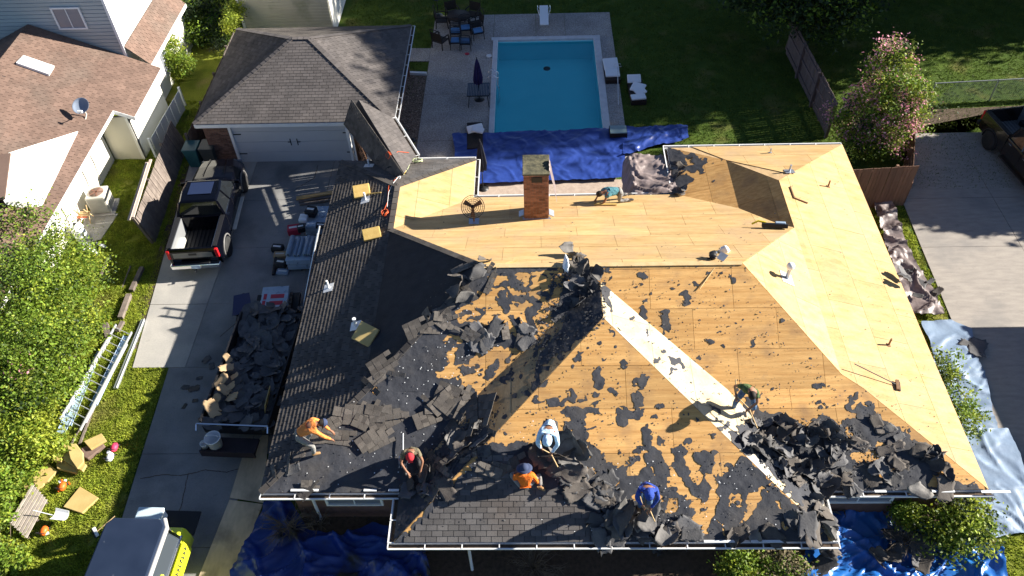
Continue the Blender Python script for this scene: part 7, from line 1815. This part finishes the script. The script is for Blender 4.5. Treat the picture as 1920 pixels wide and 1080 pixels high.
for u0, v0, u1, v1, lb, w in ((1114, 386, 1156, 386, 'short yellow timber in front of the teal shirted worker', .09), (975, 597, 984, 613, 'thin pale lath on the torn front slope', .03), (970, 490, 930, 505, 'pale lath just below the west end of the ridge', .05), (1150, 1022, 1170, 1003, 'orange wooden lath poking up at the porch gutter', .05), (690, 367, 715, 364, 'yellow crowbar lying under the top foam pad', .03), (1208, 960, 1190, 985, 'thin dark bar under the blue shirted worker', .03)):
    a = at(u0, v0)[0] + V((0, 0, .08)); b = at(u1, v1)[0] + V((0, 0, .08)); k = MB(); k.bar(a, b, w, .04); tag(k.build('lath', M_foam if 'yellow' in lb else M_plyp), lb, 'lath')

# ------------------------------------------------------------------ people
def skin_mesh(name, verts, edges, radii, m, parent, sub=1, root=0, smooth=True):
    me = bpy.data.meshes.new(name); me.from_pydata([tuple(v) for v in verts], edges, []); me.materials.append(m)
    o = bpy.data.objects.new(name, me); COL.objects.link(o); o.parent = parent
    md = o.modifiers.new('skin', 'SKIN'); md.use_smooth_shade = True
    if not me.skin_vertices: 
        return o
    sv_ = me.skin_vertices[0].data
    for i, r_ in enumerate(radii): sv_[i].radius = (r_, r_) if not hasattr(r_, '__len__') else r_; sv_[i].use_root = (i == root)
    s = o.modifiers.new('sub', 'SUBSURF'); s.levels = sub; s.render_levels = sub
    return o
def person(label, loc, rz, P, top, trousers, hat=None, hair=M_hair, shoes=M_boot, sleeve=True, hatkind='cap', group=None, hold=None):
    t = thing('person', label, 'person', loc, rz, group); J = {k_: V(v) for k_, v in P.items()}
    pel, che, nec, hed = J['pelvis'], J['chest'], J['neck'], J['head']
    vs_, es, rs = [], [], []
    def add(p, r_, par=None):
        vs_.append(V(p)); rs.append(r_)
        if par is not None: es.append((par, len(vs_) - 1))
        return len(vs_) - 1
    a = add(pel, .115); sp = add(pel.lerp(che, .5), .11, a); c = add(che, .125, sp); n_ = add(nec, .055, c)
    up_ = (hed - nec).normalized(); h0 = add(nec.lerp(hed, .6), .07, n_); h1 = add(hed, .092, h0); h2 = add(hed + up_ * .09, .065, h1)
    fw_ = J.get('face', V((0, 1, 0))).normalized(); add(hed + fw_ * .095 - up_ * .01, .018, h1)   # nose
    side = up_.cross(fw_).normalized()
    for s in (-1, 1): add(hed + side * .095 * s, .018, h1)      # ears
    for s in ('L', 'R'):
        sh = add(J['sh' + s], .06, c); el = add(J['el' + s], .042, sh); ha = add(J['ha' + s], .030, el)
        d_ = (J['ha' + s] - J['el' + s]).normalized(); pal = add(J['ha' + s] + d_ * .07, .034, ha)
        sd_v = d_.cross(V((0, 0, 1)));  sd_v = sd_v.normalized() if sd_v.length > .1 else V((1, 0, 0)); dn_v = d_.cross(sd_v).normalized()
        for i, L_ in enumerate((.055, .068, .063, .048)):
            o_ = sd_v * (-.030 + .020 * i); f1 = add(J['ha' + s] + d_ * .11 + o_, .009, pal); f2 = add(J['ha' + s] + d_ * (.11 + L_ * .7) + o_ + dn_v * .02, .008, f1); add(J['ha' + s] + d_ * (.11 + L_) + o_ + dn_v * .045, .007, f2)
        th_ = add(J['ha' + s] + d_ * .05 - sd_v * .045, .011, ha); add(J['ha' + s] + d_ * .09 - sd_v * .055 + dn_v * .02, .009, th_)
        hp_ = add(J['hip' + s], .085, a); kn = add(J['kn' + s], .058, hp_); an = add(J['an' + s], .04, kn)
    body = skin_mesh('body', vs_, es, rs, M_skin, t)
    # shirt
    v2, e2, r2 = [pel.lerp(che, .12), pel.lerp(che, .55), che, che.lerp(nec, .95)], [(0, 1), (1, 2), (2, 3)], [.150, .148, .172, .100]
    for s in ('L', 'R'):
        i = len(v2); v2 += [J['sh' + s], J['sh' + s].lerp(J['el' + s], .55)]; r2 += [.085, .068]; e2 += [(2, i), (i, i + 1)]
        if sleeve: v2 += [J['el' + s], J['el' + s].lerp(J['ha' + s], .85)]; r2 += [.060, .045]; e2 += [(i + 1, i + 2), (i + 2, i + 3)]
    skin_mesh('shirt', v2, e2, r2, top, t, root=1)
    v2, e2, r2 = [pel.lerp(che, .1), pel], [(0, 1)], [.135, .145]
    for s in ('L', 'R'):
        i = len(v2); v2 += [J['hip' + s], J['hip' + s].lerp(J['kn' + s], .5), J['kn' + s], J['kn' + s].lerp(J['an' + s], .93)]; r2 += [.112, .098, .078, .062]; e2 += [(1, i), (i, i + 1), (i + 1, i + 2), (i + 2, i + 3)]
    skin_mesh('trousers', v2, e2, r2, trousers, t, root=1)
    for s in ('L', 'R'):
        d_ = J.get('toe' + s, J['an' + s] + V((0, .18, -.03))) - J['an' + s]
        skin_mesh('shoe', [J['an' + s] + V((0, 0, .02)), J['an' + s] - d_ * .25 + V((0, 0, -.02)), J['an' + s] + d_ * .5, J['an' + s] + d_], [(0, 1), (0, 2), (2, 3)], [.055, .045, .05, .04], shoes, t)
    q = up_.to_track_quat('Z', 'Y').to_matrix().to_4x4()
    # orient so local y is the face direction
    yv = (fw_ - up_ * fw_.dot(up_)).normalized(); xv = yv.cross(up_).normalized(); q = Matrix((xv, yv, up_)).transposed().to_4x4()
    k = MB(); k.T = Matrix.Translation(hed) @ q
    k.loft([[V((math.cos(a) * r_ * .98, math.sin(a) * r_ * 1.08 - .012, z)) for a in np.linspace(0, 6.283, 15)[:-1]] for z, r_ in ((-.07, .088), (-.02, .104), (.04, .108), (.09, .095), (.125, .06), (.14, .01))])
    k.build('hair', hair, t)
    if hat:
        k = MB(); k.T = Matrix.Translation(hed + up_ * .012) @ q
        k.loft([[V((math.cos(a) * r_, math.sin(a) * r_ * 1.1 - .008, z)) for a in np.linspace(0, 6.283, 17)[:-1]] for z, r_ in ((.02, .117), (.07, .113), (.11, .092), (.14, .05), (.15, .01))])
        if hatkind == 'cap': k._add([V((-.08, .10, .035)), V((.08, .10, .035)), V((.06, .20, .02)), V((-.06, .20, .02)), V((-.08, .10, .045)), V((.08, .10, .045)), V((.06, .20, .03)), V((-.06, .20, .03))], [(0, 3, 2, 1), (4, 5, 6, 7), (1, 2, 6, 5), (2, 3, 7, 6), (3, 0, 4, 7)])
        if hatkind == 'brim': k.lathe([(.11, .03), (.215, .01), (.215, .018), (.11, .042)], 22)
        if hatkind == 'hood': k.loft([[V((math.cos(a) * r_, math.sin(a) * r_ - .03, z)) for a in np.linspace(0, 6.283, 15)[:-1]] for z, r_ in ((-.14, .10), (-.06, .125), (.02, .128), (.09, .11), (.13, .06))])
        k.build('hat' if hatkind != 'hood' else 'hood', hat, t)
    if hold: hold(t, J)
    return t
def bendpose(b=1.0, arms=((-.16, .55, .42), (.14, .62, .40)), spread=.2, knee=.10, tw=0.0):
    P = dict(pelvis=(0, -.22, .86), chest=(tw, .20, 1.10), neck=(tw * 1.3, .36, 1.13), head=(tw * 1.4, .50, 1.08), face=(0, .45, -.85))
    P.update(shL=(-.20 + tw, .26, 1.10), shR=(.20 + tw, .26, 1.10), elL=(-.27 + tw * .8, .42, .82), elR=(.27 + tw * .8, .46, .82), haL=arms[0], haR=arms[1])
    P.update(hipL=(-.11, -.20, .82), hipR=(.11, -.20, .82), knL=(-spread, .02 + knee, .46), knR=(spread, .0 + knee, .46), anL=(-spread, -.10, .08), anR=(spread, .05, .08)); return P
def kneelpose():
    P = dict(pelvis=(0, -.12, .34), chest=(0, .14, .68), neck=(0, .24, .80), head=(0, .34, .84), face=(0, .7, -.7))
    P.update(shL=(-.20, .16, .70), shR=(.20, .16, .70), elL=(-.30, .30, .46), elR=(.30, .30, .46), haL=(-.20, .52, .22), haR=(.14, .50, .24))
    P.update(hipL=(-.12, -.10, .32), hipR=(.12, -.10, .32), knL=(-.20, .32, .10), knR=(.24, .30, .42), anL=(-.16, -.22, .07), anR=(.22, .30, .08), toeL=(-.16, -.38, .04)); return P
def sitpose():
    P = dict(pelvis=(0, 0, .16), chest=(0, .06, .48), neck=(0, .09, .62), head=(0, .13, .74), face=(0, .95, -.3))
    P.update(shL=(-.20, .05, .55), shR=(.20, .05, .55), elL=(-.28, .10, .30), elR=(.30, .04, .28), haL=(-.26, .34, .16), haR=(.34, .02, .08))
    P.update(hipL=(-.12, .02, .14), hipR=(.12, .02, .14), knL=(-.36, .34, .16), knR=(.42, .26, .16), anL=(-.05, .42, .07), anR=(.40, -.08, .07), toeR=(.52, -.18, .05), toeL=(.08, .5, .05)); return P
def crawlpose():
    P = dict(pelvis=(0, -.30, .46), chest=(0, .16, .50), neck=(0, .34, .50), head=(0, .46, .46), face=(0, .5, -.85))
    P.update(shL=(-.19, .24, .50), shR=(.19, .24, .50), elL=(-.25, .34, .26), elR=(.24, .40, .26), haL=(-.16, .46, .07), haR=(.18, .54, .07))
    P.update(hipL=(-.11, -.30, .42), hipR=(.11, -.30, .42), knL=(-.16, -.24, .09), knR=(.16, -.28, .09), anL=(-.15, -.66, .09), anR=(.16, -.70, .09), toeL=(-.15, -.82, .05), toeR=(.16, -.86, .05)); return P
def hold_shovel(t, J):
    k = MB(); k.tube([J['haR'] + V((.12, -.28, .35)), J['haR'], J['haL'], J['haL'] + (J['haL'] - J['haR']) * .8 + V((0, .12, -.26))], .017, 6); k.build('tool_handle', M_lum, t)
def up_at(u, v, off=.035):
    p, nn = at(u, v); return p + V((0, 0, off))
person('person in orange long sleeves and navy cap bending over shingles on the left roof corner', up_at(585, 843), R(-72), bendpose(arms=((-.12, .66, .40), (.12, .62, .36)), spread=.24), M_orange2, M_gpant, M_ncap, sleeve=True)
person('person in a red cap and khaki shirt kneeling by a pitchfork', up_at(776, 866), R(185), kneelpose(), M_kshirt, M_dpant, M_rcap, shoes=M_black, sleeve=False)
person('person in a very pale blue hooded shirt bending beside the torn porch felt', up_at(1030, 838), R(172), bendpose(arms=((-.10, .50, .45), (.16, .40, .48)), spread=.16), M_sky, M_dpant, M_sky, hatkind='hood', hold=hold_shovel)
person('person in an orange shirt and dark brimmed hat sitting with the back to the camera', up_at(985, 915), R(5), sitpose(), M_orange, M_gpant, M_ncap, hatkind='brim', shoes=M_boot)
P = bendpose(arms=((-.08, .36, .55), (.10, .30, .62)), spread=.12)
P.update(chest=(0, .12, 1.18), neck=(0, .24, 1.28), head=(0, .34, 1.30), shL=(-.20, .16, 1.2), shR=(.20, .16, 1.2), elL=(-.28, .22, .90), elR=(.28, .22, .92), pelvis=(0, -.14, .86), hipL=(-.11, -.13, .82), hipR=(.11, -.13, .82))
person('person in a blue hooded shirt prising felt loose near the porch gutter', up_at(1206, 952), R(180), P, M_bshirt, M_jean, M_bshirt, hatkind='hood', hold=hold_shovel)
P = bendpose(arms=((-.12, .38, .70), (.30, .10, .95)), spread=.26)
P.update(chest=(0, .12, 1.20), neck=(-.04, .24, 1.30), head=(-.08, .34, 1.28), shL=(-.20, .18, 1.2), shR=(.20, .12, 1.24), elL=(-.28, .30, .95), elR=(.40, -.02, 1.02), pelvis=(0, -.12, .88), hipL=(-.11, -.10, .84), hipR=(.11, -.12, .84), haR=(.30, .18, .85))
person('person in green shirt and blue jeans standing at the felt heap with a shovel', up_at(1392, 772), R(160), P, M_gshirt, M_jean, None, shoes=M_boot, sleeve=False, hold=hold_shovel)
person('person in a teal shirt on hands and knees at the back gutter', up_at(1146, 379), R(102), crawlpose(), M_tshirt, M_gpant, None, shoes=M_dpant, sleeve=False)
t = stick_tool('steel pitchfork with a white handle lying beside the red capped worker', 'pitchfork', 'pitchfork', up_at(757, 862, .16), up_at(757, 818, .14), 'fork', m_h=M_white)
